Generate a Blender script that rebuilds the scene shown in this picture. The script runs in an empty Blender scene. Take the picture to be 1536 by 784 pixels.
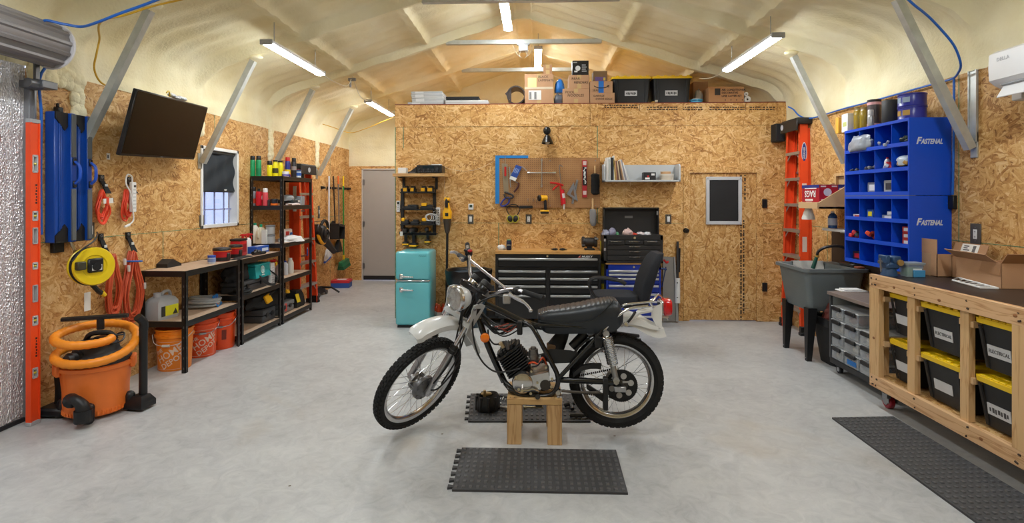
import bpy,bmesh,math,random
from mathutils import Vector as V,Matrix as MX,noise
random.seed(7)
R_ = math.radians
sc = bpy.context.scene
COL = sc.collection
# ---------------------------------------------------------------- camera model (room: x to the side, y into the depth, z up)
FPX = 825.0; EYE = 1.534; TH = math.atan(34/FPX); SN,CS = math.sin(TH),math.cos(TH)
XL,XR,YB,YF,HW = -3.47,3.12,6.962,10.16,2.44
def at(px,py,X=None,Y=None,Z=None):
    a = (px-768)/FPX; b = (297-py)/FPX
    dx = a*CS-SN; dy = a*SN+CS
    F = X/dx if X is not None else Y/dy if Y is not None else (Z-EYE)/b
    return V((F*dx,F*dy,EYE+F*b))
def B(px,py,off=0.0): return at(px,py,Y=YB-off)
def yL(px,X=-3.22): return at(px,297,X=X).y
def T3(px,X):                 # a spot on the tall shelving unit, kept inside its near end
    q = at(px,297,X=X)
    if q.y < 6.6: q = at(px,297,Y=6.6)
    return q.x,q.y
# ---------------------------------------------------------------- materials
_m = {}
def lin(c): c = c/255; return c/12.92 if c <= .04045 else ((c+.055)/1.055)**2.4
def nd(nt,t,**kw):
    n = nt.nodes.new(t)
    for k,v in kw.items():
        if k[0] == 'i': n.inputs[int(k[1:])].default_value = v
        else: setattr(n,k,v)
    return n
def newmat(name):
    m = bpy.data.materials.new(name); m.use_nodes = True; nt = m.node_tree
    return m,nt,nt.nodes['Principled BSDF'],nt.links.new
def c(r,g,b,ro=.5,me=0.0,var=.05,sc_=9.0,bump=0.0,bs=80.0,coat=0.0,spec=.5,al=1.0,tr=0.0):
    key = (r,g,b,ro,me,var,sc_,bump,bs,coat,spec,al,tr)
    if key in _m: return _m[key]
    m,nt,p,ln = newmat('mat_%d_%d_%d' % (r,g,b))
    tc = nd(nt,'ShaderNodeTexCoord'); nz = nd(nt,'ShaderNodeTexNoise'); nz.inputs['Scale'].default_value = sc_; nz.inputs['Detail'].default_value = 4
    ln(tc.outputs['Object'],nz.inputs['Vector'])
    mx = nd(nt,'ShaderNodeMix',data_type='RGBA')
    rgb = [lin(x) for x in (r,g,b)]
    mx.inputs[6].default_value = [x*(1-var*2) for x in rgb]+[1]; mx.inputs[7].default_value = [min(1,x*(1+var*2)) for x in rgb]+[1]
    ln(nz.outputs['Fac'],mx.inputs[0]); ln(mx.outputs[2],p.inputs['Base Color'])
    p.inputs['Roughness'].default_value = ro; p.inputs['Metallic'].default_value = me
    p.inputs['Specular IOR Level'].default_value = spec; p.inputs['Coat Weight'].default_value = coat
    if al < 1: p.inputs['Alpha'].default_value = al
    if tr: p.inputs['Transmission Weight'].default_value = tr
    if bump:
        n2 = nd(nt,'ShaderNodeTexNoise'); n2.inputs['Scale'].default_value = bs; n2.inputs['Detail'].default_value = 3
        ln(tc.outputs['Object'],n2.inputs['Vector'])
        bp = nd(nt,'ShaderNodeBump'); bp.inputs['Strength'].default_value = bump; bp.inputs['Distance'].default_value = .004
        ln(n2.outputs['Fac'],bp.inputs['Height']); ln(bp.outputs['Normal'],p.inputs['Normal'])
    _m[key] = m; return m
def glow(r,g,b,s):
    m,nt,p,ln = newmat('lamp_light'); p.inputs['Base Color'].default_value = (.9,.9,.9,1)
    p.inputs['Emission Color'].default_value = (r,g,b,1); p.inputs['Emission Strength'].default_value = s
    return m
def ramp(nt,stops):
    r = nd(nt,'ShaderNodeValToRGB'); e = r.color_ramp.elements
    while len(e) < len(stops): e.new(.5)
    for i,(p,col) in enumerate(stops):
        e[i].position = p; e[i].color = [lin(x) for x in col]+[1] if len(col) == 3 else col
    return r
def osb(name,ax,dark=1.0,size=1.0):
    """oriented strand board: layers of long random flakes, the one with the highest random priority on top"""
    m,nt,p,ln = newmat(name)
    tc = nd(nt,'ShaderNodeTexCoord'); sp = nd(nt,'ShaderNodeSeparateXYZ'); ln(tc.outputs['Object'],sp.inputs[0])
    cb = nd(nt,'ShaderNodeCombineXYZ'); ln(sp.outputs[ax[0]],cb.inputs[0]); ln(sp.outputs[ax[1]],cb.inputs[1])
    wz = nd(nt,'ShaderNodeTexNoise',noise_dimensions='2D'); wz.inputs['Scale'].default_value = 14; wz.inputs['Detail'].default_value = 3
    ln(cb.outputs[0],wz.inputs['Vector'])
    wv = nd(nt,'ShaderNodeVectorMath',operation='MULTIPLY_ADD'); ln(wz.outputs['Color'],wv.inputs[0]); wv.inputs[1].default_value = (.03,.03,0); ln(cb.outputs[0],wv.inputs[2])
    pr = val = vec = dis = None
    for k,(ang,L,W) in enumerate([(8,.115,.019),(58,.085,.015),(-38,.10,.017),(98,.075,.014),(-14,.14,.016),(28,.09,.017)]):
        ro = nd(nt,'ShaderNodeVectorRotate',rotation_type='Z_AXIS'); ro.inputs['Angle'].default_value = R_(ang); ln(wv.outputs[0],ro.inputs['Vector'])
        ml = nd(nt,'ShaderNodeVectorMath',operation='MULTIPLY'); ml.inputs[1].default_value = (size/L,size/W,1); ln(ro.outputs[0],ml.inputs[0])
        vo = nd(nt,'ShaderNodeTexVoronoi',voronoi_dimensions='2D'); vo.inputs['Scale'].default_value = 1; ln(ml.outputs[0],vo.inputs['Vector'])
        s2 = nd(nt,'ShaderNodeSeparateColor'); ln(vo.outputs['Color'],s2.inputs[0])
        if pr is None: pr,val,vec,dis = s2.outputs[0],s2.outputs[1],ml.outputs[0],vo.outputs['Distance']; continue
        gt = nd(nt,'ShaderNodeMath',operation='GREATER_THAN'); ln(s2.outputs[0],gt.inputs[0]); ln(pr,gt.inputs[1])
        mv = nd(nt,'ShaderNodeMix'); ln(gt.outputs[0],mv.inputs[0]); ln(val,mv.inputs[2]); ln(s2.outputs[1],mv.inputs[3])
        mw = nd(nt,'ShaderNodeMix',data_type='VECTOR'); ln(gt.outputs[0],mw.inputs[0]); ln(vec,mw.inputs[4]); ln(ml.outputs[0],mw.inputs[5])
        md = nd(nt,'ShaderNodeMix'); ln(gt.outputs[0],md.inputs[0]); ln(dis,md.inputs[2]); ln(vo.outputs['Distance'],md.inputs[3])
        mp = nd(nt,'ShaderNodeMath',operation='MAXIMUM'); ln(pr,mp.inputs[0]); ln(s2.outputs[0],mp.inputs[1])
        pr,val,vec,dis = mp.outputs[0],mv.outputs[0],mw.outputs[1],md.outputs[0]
    fs = nd(nt,'ShaderNodeVectorMath',operation='MULTIPLY'); fs.inputs[1].default_value = (.9,2.6,1); ln(vec,fs.inputs[0])      # fibres along each flake
    fz = nd(nt,'ShaderNodeTexNoise',noise_dimensions='2D'); fz.inputs['Scale'].default_value = 1.5; fz.inputs['Detail'].default_value = 4; fz.inputs['Roughness'].default_value = .65; ln(fs.outputs[0],fz.inputs['Vector'])
    bz = nd(nt,'ShaderNodeTexNoise',noise_dimensions='2D'); bz.inputs['Scale'].default_value = 2.2; bz.inputs['Detail'].default_value = 4; ln(cb.outputs[0],bz.inputs['Vector'])
    def mad(x,k,y=None,cst=0.0):
        n = nd(nt,'ShaderNodeMath',operation='MULTIPLY_ADD'); ln(x,n.inputs[0]); n.inputs[1].default_value = k
        if y is None: n.inputs[2].default_value = cst
        else: ln(y,n.inputs[2])
        return n.outputs[0]
    tot = mad(val,.50,mad(fz.outputs['Fac'],.62,mad(bz.outputs['Fac'],.34,mad(dis,-.16,None,-.05))))  # flake edges darkened: shading between strands put into the colour
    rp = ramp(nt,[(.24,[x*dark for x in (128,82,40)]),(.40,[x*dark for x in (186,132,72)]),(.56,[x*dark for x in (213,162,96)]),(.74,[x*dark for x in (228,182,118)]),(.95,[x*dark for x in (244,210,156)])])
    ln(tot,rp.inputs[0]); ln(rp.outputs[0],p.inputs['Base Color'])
    p.inputs['Roughness'].default_value = .6; p.inputs['Specular IOR Level'].default_value = .3
    bp = nd(nt,'ShaderNodeBump'); bp.inputs['Strength'].default_value = .25; bp.inputs['Distance'].default_value = .002; ln(val,bp.inputs['Height']); ln(bp.outputs[0],p.inputs['Normal'])
    return m
def grain(name,base,darkc,ax=1,scale=7,ro=.5,stretch=14):
    """sawn timber: stretched noise rings along one axis"""
    m,nt,p,ln = newmat(name)
    tc = nd(nt,'ShaderNodeTexCoord'); mp = nd(nt,'ShaderNodeMapping'); s = [scale*stretch/7]*3; s[ax] = scale/7
    mp.inputs['Scale'].default_value = s; ln(tc.outputs['Object'],mp.inputs[0])
    nz = nd(nt,'ShaderNodeTexNoise'); nz.inputs['Scale'].default_value = 1.6; nz.inputs['Detail'].default_value = 3; nz.inputs['Distortion'].default_value = .5; ln(mp.outputs[0],nz.inputs['Vector'])
    wv = nd(nt,'ShaderNodeMath',operation='MULTIPLY'); ln(nz.outputs['Fac'],wv.inputs[0]); wv.inputs[1].default_value = 9
    fr = nd(nt,'ShaderNodeMath',operation='PINGPONG'); ln(wv.outputs[0],fr.inputs[0]); fr.inputs[1].default_value = 1
    rp = ramp(nt,[(.0,base),(.62,base),(1.0,darkc)]); ln(fr.outputs[0],rp.inputs[0]); ln(rp.outputs[0],p.inputs['Base Color'])
    p.inputs['Roughness'].default_value = ro
    return m
# ---------------------------------------------------------------- geometry collector
class G:
    def __init__(s): s.bm = bmesh.new(); s.mi = 0; s.T = MX.Identity(4)
    def at(s,T): s.T = T; return s
    def mat(s,i): s.mi = i; return s
    def add(s,vs,fs):
        bv = [s.bm.verts.new(s.T @ V(v)) for v in vs]; out = []
        for f in fs:
            try: bf = s.bm.faces.new([bv[i] for i in f])
            except ValueError: continue
            bf.material_index = s.mi; bf.smooth = True; out.append(bf)
        return bv,out
    def box(s,x0,x1,y0,y1,z0,z1,bev=0.0,seg=1,tx=0.0,ty=0.0):
        """tx, ty: how much the bottom is drawn in on each side"""
        if x0 > x1: x0,x1 = x1,x0
        if y0 > y1: y0,y1 = y1,y0
        if z0 > z1: z0,z1 = z1,z0
        vs = [(x0+tx,y0+ty,z0),(x1-tx,y0+ty,z0),(x1-tx,y1-ty,z0),(x0+tx,y1-ty,z0),(x0,y0,z1),(x1,y0,z1),(x1,y1,z1),(x0,y1,z1)]
        bv,fs = s.add(vs,[(3,2,1,0),(4,5,6,7),(0,1,5,4),(1,2,6,5),(2,3,7,6),(3,0,4,7)])
        if bev:
            ed = list({e for f in fs for e in f.edges})
            r = bmesh.ops.bevel(s.bm,geom=ed,offset=min(bev,.49*min(x1-x0,y1-y0,z1-z0)),segments=seg,affect='EDGES',profile=.5)
            for f in r['faces']: f.material_index = s.mi; f.smooth = True
        return s
    def cbox(s,cx,cy,cz,sx,sy,sz,bev=0.0,seg=1): return s.box(cx-sx/2,cx+sx/2,cy-sy/2,cy+sy/2,cz-sz/2,cz+sz/2,bev,seg)
    def loft(s,rings,cap=True,closed=True):
        n = len(rings[0]); vs = [p for r in rings for p in r]; fs = []
        for i in range(len(rings)-1):
            for j in range(n if closed else n-1):
                a,b = i*n+j,i*n+(j+1) % n; fs.append((a,b,b+n,a+n))
        if cap and closed: fs += [tuple(range(n-1,-1,-1)),tuple(range((len(rings)-1)*n,len(rings)*n))]
        s.add(vs,fs); return s
    def tube(s,pts,r,seg=8,closed=False,flat=None):
        pts = [V(p) for p in pts]; n = len(pts); rings = []; up = None
        for i,p in enumerate(pts):
            if closed: t = (pts[(i+1) % n]-pts[i-1])
            else: t = pts[min(i+1,n-1)]-pts[max(i-1,0)]
            if t.length < 1e-9: t = V((0,0,1))
            t.normalize()
            if up is None: up = V((0,0,1)) if abs(t.z) < .9 else V((1,0,0))
            up = up-t*up.dot(t)
            if up.length < 1e-6: up = t.orthogonal()
            up.normalize(); sd = t.cross(up)
            rr = r[i] if isinstance(r,(list,tuple)) else r
            rw = rr*(flat or 1)
            rings.append([p+(up*math.cos(a)*rr+sd*math.sin(a)*rw) for a in [2*math.pi*k/seg for k in range(seg)]])
        if closed: rings.append(rings[0]); return s.loft(rings,cap=False)
        return s.loft(rings)
    def cyl(s,p0,p1,r,r1=None,seg=16): return s.tube([p0,p1],[r,r if r1 is None else r1],seg)
    def lathe(s,prof,o=(0,0,0),d=(0,0,1),seg=20):
        o = V(o); d = V(d).normalized(); u = d.orthogonal().normalized(); w = d.cross(u)
        rings = [[o+d*z+(u*math.cos(a)+w*math.sin(a))*max(r,1e-4) for a in [2*math.pi*k/seg for k in range(seg)]] for r,z in prof]
        return s.loft(rings)
    def prism(s,pts,o,u,w,dep):
        """polygon in the plane (u, w) at o, extruded by dep against the viewer side u x w"""
        o,u,w = V(o),V(u).normalized(),V(w).normalized(); n = u.cross(w).normalized()
        a = [o+u*x+w*y for x,y in pts]; b = [p-n*dep for p in a]
        k = len(pts)
        ar = sum(pts[i][0]*pts[(i+1) % k][1]-pts[(i+1) % k][0]*pts[i][1] for i in range(k))
        if ar < 0: a,b = a[::-1],b[::-1]
        s.add(a+b,[tuple(range(k)),tuple(range(2*k-1,k-1,-1))]+[(i+k,(i+1) % k+k,(i+1) % k,i) for i in range(k)]); return s
    def ball(s,o,r,sx=1,sy=1,sz=1,seg=14,h=8):
        o = V(o); prof = [(math.sin(math.pi*i/h),-math.cos(math.pi*i/h)) for i in range(h+1)]
        rings = [[o+V((max(q,1e-3)*math.cos(a)*r*sx,max(q,1e-3)*math.sin(a)*r*sy,z*r*sz)) for a in [2*math.pi*k/seg for k in range(seg)]] for q,z in prof]
        return s.loft(rings)
    def torus(s,o,n,Rr,r,seg=32,k=8,e=1.0):
        o,n = V(o),V(n).normalized(); u = V((0,0,1)) if abs(n.z) < .9 else V((1,0,0)); u = (u-n*u.dot(n)).normalized(); w = n.cross(u)
        return s.tube([o+(u*math.cos(a)*e+w*math.sin(a))*Rr for a in [2*math.pi*i/seg for i in range(seg)]],r,k,closed=True)
def spl(pts,n=6,closed=False):
    pts = [V(p) for p in pts]; out = []; k = len(pts)
    for i in range(k if closed else k-1):
        if closed: a,b,c_,d = pts[i-1],pts[i],pts[(i+1) % k],pts[(i+2) % k]
        else: a,b,c_,d = pts[max(i-1,0)],pts[i],pts[i+1],pts[min(i+2,k-1)]
        for j in range(n):
            t = j/n; out.append(.5*((2*b)+(c_-a)*t+(2*a-5*b+4*c_-d)*t*t+(3*b-a-3*c_+d)*t**3))
    if not closed: out.append(pts[-1])
    return out
def make(name,g,mats,par=None,sharp=38,noshift=False):
    if not isinstance(mats,(list,tuple)): mats = [mats]
    bmesh.ops.recalc_face_normals(g.bm,faces=g.bm.faces[:])
    ca = R_(sharp)
    for e in g.bm.edges:
        if len(e.link_faces) != 2 or e.calc_face_angle(0) > ca: e.smooth = False
    me = bpy.data.meshes.new(name); g.bm.to_mesh(me); g.bm.free()
    for m in mats: me.materials.append(m)
    o = bpy.data.objects.new(name,me); COL.objects.link(o)
    if par: o.parent = par
    if noshift: o['_keep'] = 1
    return o
def thing(name,label,cat,loc=None,rz=0.0,grp=None):
    o = bpy.data.objects.new(name,None); COL.objects.link(o); o.empty_display_size = .1
    if loc is not None: o.location = loc; o['_placed'] = 1
    o.rotation_euler = (0,0,rz); o['label'] = label; o['category'] = cat
    if grp: o['group'] = grp
    return o
def tag(o,label,cat,grp=None,kind=None):
    o['label'] = label; o['category'] = cat
    if grp: o['group'] = grp
    if kind: o['kind'] = kind
    return o
def struct(name,g,mats,par=None):
    o = make(name,g,mats,par)
    if not par: o['kind'] = 'structure'
    o['_keep'] = 1
    return o
def dup(o,loc=None,rz=None,label=None,par=None):
    n = o.copy(); COL.objects.link(n)
    if par: n.parent = par
    if loc is not None: n.location = loc
    if rz is not None: n.rotation_euler[2] = rz
    if label: n['label'] = label
    for ch in o.children: dup(ch,par=n)
    return n
def FR(o,x,y):
    x = V(x).normalized(); y = V(y); y = (y-x*y.dot(x)).normalized(); z = x.cross(y)
    m = MX((x,y,z)).transposed().to_4x4(); m.translation = V(o); return m
FX,FZ,LX,RX = (1,0,0),(0,0,1),(0,1,0),(0,-1,0)     # writing directions: facing the camera, left wall, right wall
def text(body,size,o,x,y,mat,par=None,name='lettering',align='LEFT',ext=.0006,sx=1.0,shear=0.0,wgt=0.0):
    cu = bpy.data.curves.new(name,'FONT'); cu.body = body; cu.size = size; cu.align_x = align; cu.extrude = ext; cu.shear = shear; cu.offset = wgt; cu.resolution_u = 2
    ob = bpy.data.objects.new('tmp',cu); COL.objects.link(ob)
    me = bpy.data.meshes.new_from_object(ob.evaluated_get(bpy.context.evaluated_depsgraph_get()))
    bpy.data.objects.remove(ob)
    me.transform(FR(o,x,y) @ MX.Diagonal((sx,1,1,1))); me.name = name; me.materials.clear(); me.materials.append(mat)
    r = bpy.data.objects.new(name,me); COL.objects.link(r)
    if par: r.parent = par
    return r
def sag(a,b,d,n=10): a,b = V(a),V(b); return [a.lerp(b,i/n)-V((0,0,d*4*(i/n)*(1-i/n))) for i in range(n+1)]
# common colours
BLK = c(22,22,24,.45); BLKS = c(14,14,15,.28); BLKR = c(26,26,27,.75,bump=.3); WHT = c(232,232,230,.4); CHR = c(215,217,220,.16,1.0,var=.02); STL = c(150,152,155,.38,.9)
GALV = c(186,190,186,.42,.45,var=.12,sc_=14); CARD = c(186,144,108,.8,bump=.1); CARD2 = c(172,130,94,.8,bump=.1); TAPE = c(190,160,110,.3); YEL = c(236,198,20,.4); DEW = c(248,182,20,.42); RED = c(196,30,28,.4); ORG = c(236,84,22,.45)
PAPER = c(226,224,218,.7); CLEAR = c(205,212,218,.15,al=.38); OUTL = c(84,78,70,.4)
WOODP = grain('pine_grain',(212,174,124),(190,146,96),2); WOODY = grain('pine_rail',(216,176,132),(186,138,92),1); WOODX = grain('pine_board',(208,168,112),(178,130,78),0); MAPLE = grain('oiled_top',(208,158,92),(186,132,70),0,5,.35)
# ================================================================ THE ROOM
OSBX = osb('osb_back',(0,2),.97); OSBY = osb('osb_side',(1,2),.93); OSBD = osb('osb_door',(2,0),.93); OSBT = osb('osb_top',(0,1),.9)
def concrete():
    m,nt,p,ln = newmat('concrete')
    tc = nd(nt,'ShaderNodeTexCoord')
    n1 = nd(nt,'ShaderNodeTexNoise'); n1.inputs['Scale'].default_value = 1.1; n1.inputs['Detail'].default_value = 6; n1.inputs['Roughness'].default_value = .62; ln(tc.outputs['Object'],n1.inputs['Vector'])
    n2 = nd(nt,'ShaderNodeTexNoise'); n2.inputs['Scale'].default_value = 9; n2.inputs['Detail'].default_value = 8; n2.inputs['Roughness'].default_value = .7; n2.inputs['Distortion'].default_value = 1.2; ln(tc.outputs['Object'],n2.inputs['Vector'])
    ad = nd(nt,'ShaderNodeMath',operation='ADD'); ln(n1.outputs['Fac'],ad.inputs[0]); ln(n2.outputs['Fac'],ad.inputs[1])
    hf = nd(nt,'ShaderNodeMath',operation='MULTIPLY'); ln(ad.outputs[0],hf.inputs[0]); hf.inputs[1].default_value = .5
    rp = ramp(nt,[(.3,(148,149,150)),(.45,(172,173,174)),(.55,(184,185,185)),(.7,(200,200,199))]); ln(hf.outputs[0],rp.inputs[0])
    v = nd(nt,'ShaderNodeTexVoronoi'); v.inputs['Scale'].default_value = 2.6; ln(tc.outputs['Object'],v.inputs['Vector'])     # sparse specks of dirt
    v2 = nd(nt,'ShaderNodeMath',operation='LESS_THAN'); ln(v.outputs['Distance'],v2.inputs[0]); v2.inputs[1].default_value = .022
    n3 = nd(nt,'ShaderNodeTexNoise'); n3.inputs['Scale'].default_value = .9; n3.inputs['Detail'].default_value = 5; n3.inputs['Distortion'].default_value = .8; ln(tc.outputs['Object'],n3.inputs['Vector'])
    st = ramp(nt,[(.62,(0,0,0)),(.74,(255,255,255))]); ln(n3.outputs['Fac'],st.inputs[0])
    f3 = nd(nt,'ShaderNodeMath',operation='MULTIPLY'); ln(st.outputs[0],f3.inputs[0]); f3.inputs[1].default_value = .45
    mx = nd(nt,'ShaderNodeMix',data_type='RGBA'); ln(f3.outputs[0],mx.inputs[0]); ln(rp.outputs[0],mx.inputs[6]); mx.inputs[7].default_value = [lin(x) for x in (172,160,142)]+[1]
    m2 = nd(nt,'ShaderNodeMix',data_type='RGBA'); ln(v2.outputs[0],m2.inputs[0]); ln(mx.outputs[2],m2.inputs[6]); m2.inputs[7].default_value = [lin(x) for x in (96,84,70)]+[1]
    ln(m2.outputs[2],p.inputs['Base Color'])
    p.inputs['Roughness'].default_value = .42; p.inputs['Specular IOR Level'].default_value = .35
    bp = nd(nt,'ShaderNodeBump'); bp.inputs['Strength'].default_value = .12; bp.inputs['Distance'].default_value = .004; ln(n2.outputs['Fac'],bp.inputs['Height']); ln(bp.outputs[0],p.inputs['Normal'])
    return m
def foam_mat():
    m,nt,p,ln = newmat('spray_foam')
    tc = nd(nt,'ShaderNodeTexCoord')
    n1 = nd(nt,'ShaderNodeTexNoise'); n1.inputs['Scale'].default_value = 2.2; n1.inputs['Detail'].default_value = 5; ln(tc.outputs['Object'],n1.inputs['Vector'])
    rp = ramp(nt,[(.3,(229,216,172)),(.5,(237,227,190)),(.72,(243,236,206))]); ln(n1.outputs['Fac'],rp.inputs[0]); ln(rp.outputs[0],p.inputs['Base Color'])
    p.inputs['Roughness'].default_value = .75; p.inputs['Specular IOR Level'].default_value = .25
    n2 = nd(nt,'ShaderNodeTexNoise'); n2.inputs['Scale'].default_value = 38; n2.inputs['Detail'].default_value = 4; ln(tc.outputs['Object'],n2.inputs['Vector'])
    bp = nd(nt,'ShaderNodeBump'); bp.inputs['Strength'].default_value = .55; bp.inputs['Distance'].default_value = .012; ln(n2.outputs['Fac'],bp.inputs['Height']); ln(bp.outputs[0],p.inputs['Normal'])
    return m
FOAM = foam_mat(); GREEN = c(52,132,102,.7); SEAM = c(96,70,44,.8)
YN = -2.6
struct('floor',G().box(XL-.3,XR+.3,YN-.2,YF+.3,-.15,0),concrete())
# left wall with the window opening (y 5.57..6.30, z 1.21..2.08); the roll-up door opening is y 0.55..3.62
WY0,WY1,WZ0,WZ1 = 5.575,6.30,1.215,2.085
g = G(); X0 = XL-.12
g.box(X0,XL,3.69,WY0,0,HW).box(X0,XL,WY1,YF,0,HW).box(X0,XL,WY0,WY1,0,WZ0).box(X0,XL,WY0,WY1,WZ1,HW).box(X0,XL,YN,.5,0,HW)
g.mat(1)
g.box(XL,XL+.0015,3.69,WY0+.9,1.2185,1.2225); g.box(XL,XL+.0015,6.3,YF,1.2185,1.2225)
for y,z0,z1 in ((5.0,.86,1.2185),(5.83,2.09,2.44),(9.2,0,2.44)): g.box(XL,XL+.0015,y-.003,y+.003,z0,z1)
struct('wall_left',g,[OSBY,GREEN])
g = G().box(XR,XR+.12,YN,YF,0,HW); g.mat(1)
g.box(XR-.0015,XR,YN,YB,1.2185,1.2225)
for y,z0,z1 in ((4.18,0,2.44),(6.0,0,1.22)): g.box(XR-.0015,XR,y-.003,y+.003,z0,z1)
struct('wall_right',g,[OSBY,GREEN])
# partition wall with the plywood door: door leaf px 1027..1138, top 256
DX0,DX1,DZ1 = B(1034,400).x,B(1135,400).x,B(1085,259).z
PX0 = B(593,300).x; ZT = 2.70
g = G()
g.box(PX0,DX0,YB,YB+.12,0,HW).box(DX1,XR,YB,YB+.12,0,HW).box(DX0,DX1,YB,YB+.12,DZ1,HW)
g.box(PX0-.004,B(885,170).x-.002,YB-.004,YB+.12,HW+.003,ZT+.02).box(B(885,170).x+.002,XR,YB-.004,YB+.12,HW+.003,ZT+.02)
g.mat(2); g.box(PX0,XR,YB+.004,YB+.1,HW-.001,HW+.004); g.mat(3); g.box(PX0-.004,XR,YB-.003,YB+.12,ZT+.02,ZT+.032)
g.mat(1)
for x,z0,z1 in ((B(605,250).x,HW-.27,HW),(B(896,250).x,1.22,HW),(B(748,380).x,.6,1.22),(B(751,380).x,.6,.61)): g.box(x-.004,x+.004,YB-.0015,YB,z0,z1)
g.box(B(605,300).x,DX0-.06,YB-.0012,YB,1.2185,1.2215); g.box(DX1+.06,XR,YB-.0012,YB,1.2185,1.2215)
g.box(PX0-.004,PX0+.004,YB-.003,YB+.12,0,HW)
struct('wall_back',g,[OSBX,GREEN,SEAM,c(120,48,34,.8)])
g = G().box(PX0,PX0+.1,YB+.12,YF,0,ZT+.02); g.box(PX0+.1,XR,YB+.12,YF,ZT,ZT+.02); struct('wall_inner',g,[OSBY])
# printed stamps along the top strip and the door: rows of dark ink dashes
INK = c(70,52,36,.8)
g = G()
rs = random.Random(3)
for x0,x1,y in ((907,958,158),(970,1016,161),(1024,1056,161),(1064,1118,161),(1124,1164,161)):
    for row in (0,3.2):
        x = x0
        while x < x1-2:
            w = rs.uniform(1.2,4.5); a,b = B(x,y+row-1),B(min(x+w,x1),y+row+.8)
            g.box(a.x,b.x,YB-.0055,YB-.004,b.z,a.z); x += w+rs.uniform(.7,1.6)
for x in (959,1118,1165): g.box(B(x,160).x,B(x+.6,160).x,YB-.0055,YB-.004,B(x,166).z,B(x,156).z)
struct('trim_1',g,INK)
# plywood door
d = thing('door_3','',''); del d['label'],d['category']; d['kind'] = 'structure'; d['_keep'] = 1
g = G().box(DX0+.004,DX1-.004,YB+.012,YB+.05,.012,DZ1-.004); struct('door_leaf',g,OSBD,d)
g = G()
for x0,x1,z0,z1 in ((DX0-.075,DX0+.002,.01,DZ1+.075),(DX1-.002,DX1+.075,.01,DZ1+.075),(DX0+.002,DX1-.002,DZ1,DZ1+.075)): g.box(x0,x1,YB-.014,YB,z0,z1,.001)
struct('door_frame',g,osb('osb_trim',(2,0),.96,1.4),d)
for k,z in enumerate((305,430)): 
    a = B(1142.5,z-6.5); b = B(1150,z+6.5); g = G().box(a.x,b.x,YB-.024,YB-.0,b.z,a.z,.002); g.cyl((b.x-.012,YB-.028,b.z),(b.x-.012,YB-.028,a.z),.006,seg=8); struct('hinge',g,BLK,d)
g = G(); k = B(1028,345.5); g.cyl((k.x,YB-.014,k.z),(k.x,YB-.022,k.z),.032,seg=20).cyl((k.x,YB-.02,k.z),(k.x,YB-.06,k.z),.012).lathe([(.014,0),(.027,.008),(.03,.02),(.024,.034),(.005,.038)],(k.x,YB-.05,k.z),(0,-1,0)); struct('door_knob',g,BLKS,d)
g = G(); rs = random.Random(5)
for px,y0,y1 in ((1112,262,480),(1118,262,300),(1116,330,470)):
    y = y0
    while y < y1:
        h = rs.uniform(1.5,6); a,b = B(px-1.2,y),B(px+1.2,min(y+h,y1)); g.box(a.x,b.x,YB+.0105,YB+.0125,b.z,a.z); y += h+rs.uniform(1,3)
for y in (290,412,462): a,b = B(1106,y),B(1124,y+.7); g.box(a.x,b.x,YB+.0105,YB+.0125,b.z,a.z)
struct('print_mark',g,INK,d)
# far wall: OSB to door height, foam above
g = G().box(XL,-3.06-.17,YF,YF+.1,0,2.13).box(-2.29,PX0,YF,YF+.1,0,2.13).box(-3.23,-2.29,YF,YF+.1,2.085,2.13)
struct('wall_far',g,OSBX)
def gable(y,z0,x0=XL-.1,x1=XR+.1,wr=.02,facing=-1,nm='wall_upper'):
    g = G(); nx,nz = 110,40; vs = []; fs = []
    for j in range(nz+1):
        for i in range(nx+1):
            x = x0+(x1-x0)*i/nx; top = 3.99-.318*abs(x+.145); z = z0+(top-z0)*j/nz
            dd = wr*(noise.fractal(V((x*1.3,3,z*3.5)),1,2,4)+.25*math.sin(z*15))
            vs.append((x,y+facing*dd,z))
    for j in range(nz):
        for i in range(nx): a = j*(nx+1)+i; fs.append((a,a+1,a+nx+2,a+nx+1))
    g.add(vs,fs); return struct(nm,g,FOAM)
gable(YF,2.13); gable(YN,0,wr=.01,facing=1,nm='wall_near')
# grey steel door
d = thing('door_2','',''); del d['label'],d['category']; d['kind'] = 'structure'; d['_keep'] = 1
GREYD = c(172,168,164,.5,var=.02); g = G().box(-3.205,-2.315,YF+.012,YF+.055,.03,2.06,.002); struct('door_leaf',g,GREYD,d)
g = G().box(-3.23,-3.207,YF-.012,YF+.06,0,2.085,.002).box(-2.313,-2.29,YF-.012,YF+.06,0,2.085,.002).box(-3.23,-2.29,YF-.012,YF+.06,2.062,2.085,.002); struct('door_frame',g,c(206,202,196,.5),d)
struct('door_sweep',G().box(-3.2,-2.32,YF+.005,YF+.012,.008,.085),BLK,d)
for z in (.27,1.05,1.83): struct('hinge',G().cyl((-3.206,YF-.008,z-.055),(-3.206,YF-.008,z+.055),.008,seg=8).box(-3.2,-3.175,YF+.006,YF+.012,z-.05,z+.05),STL,d)
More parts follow.
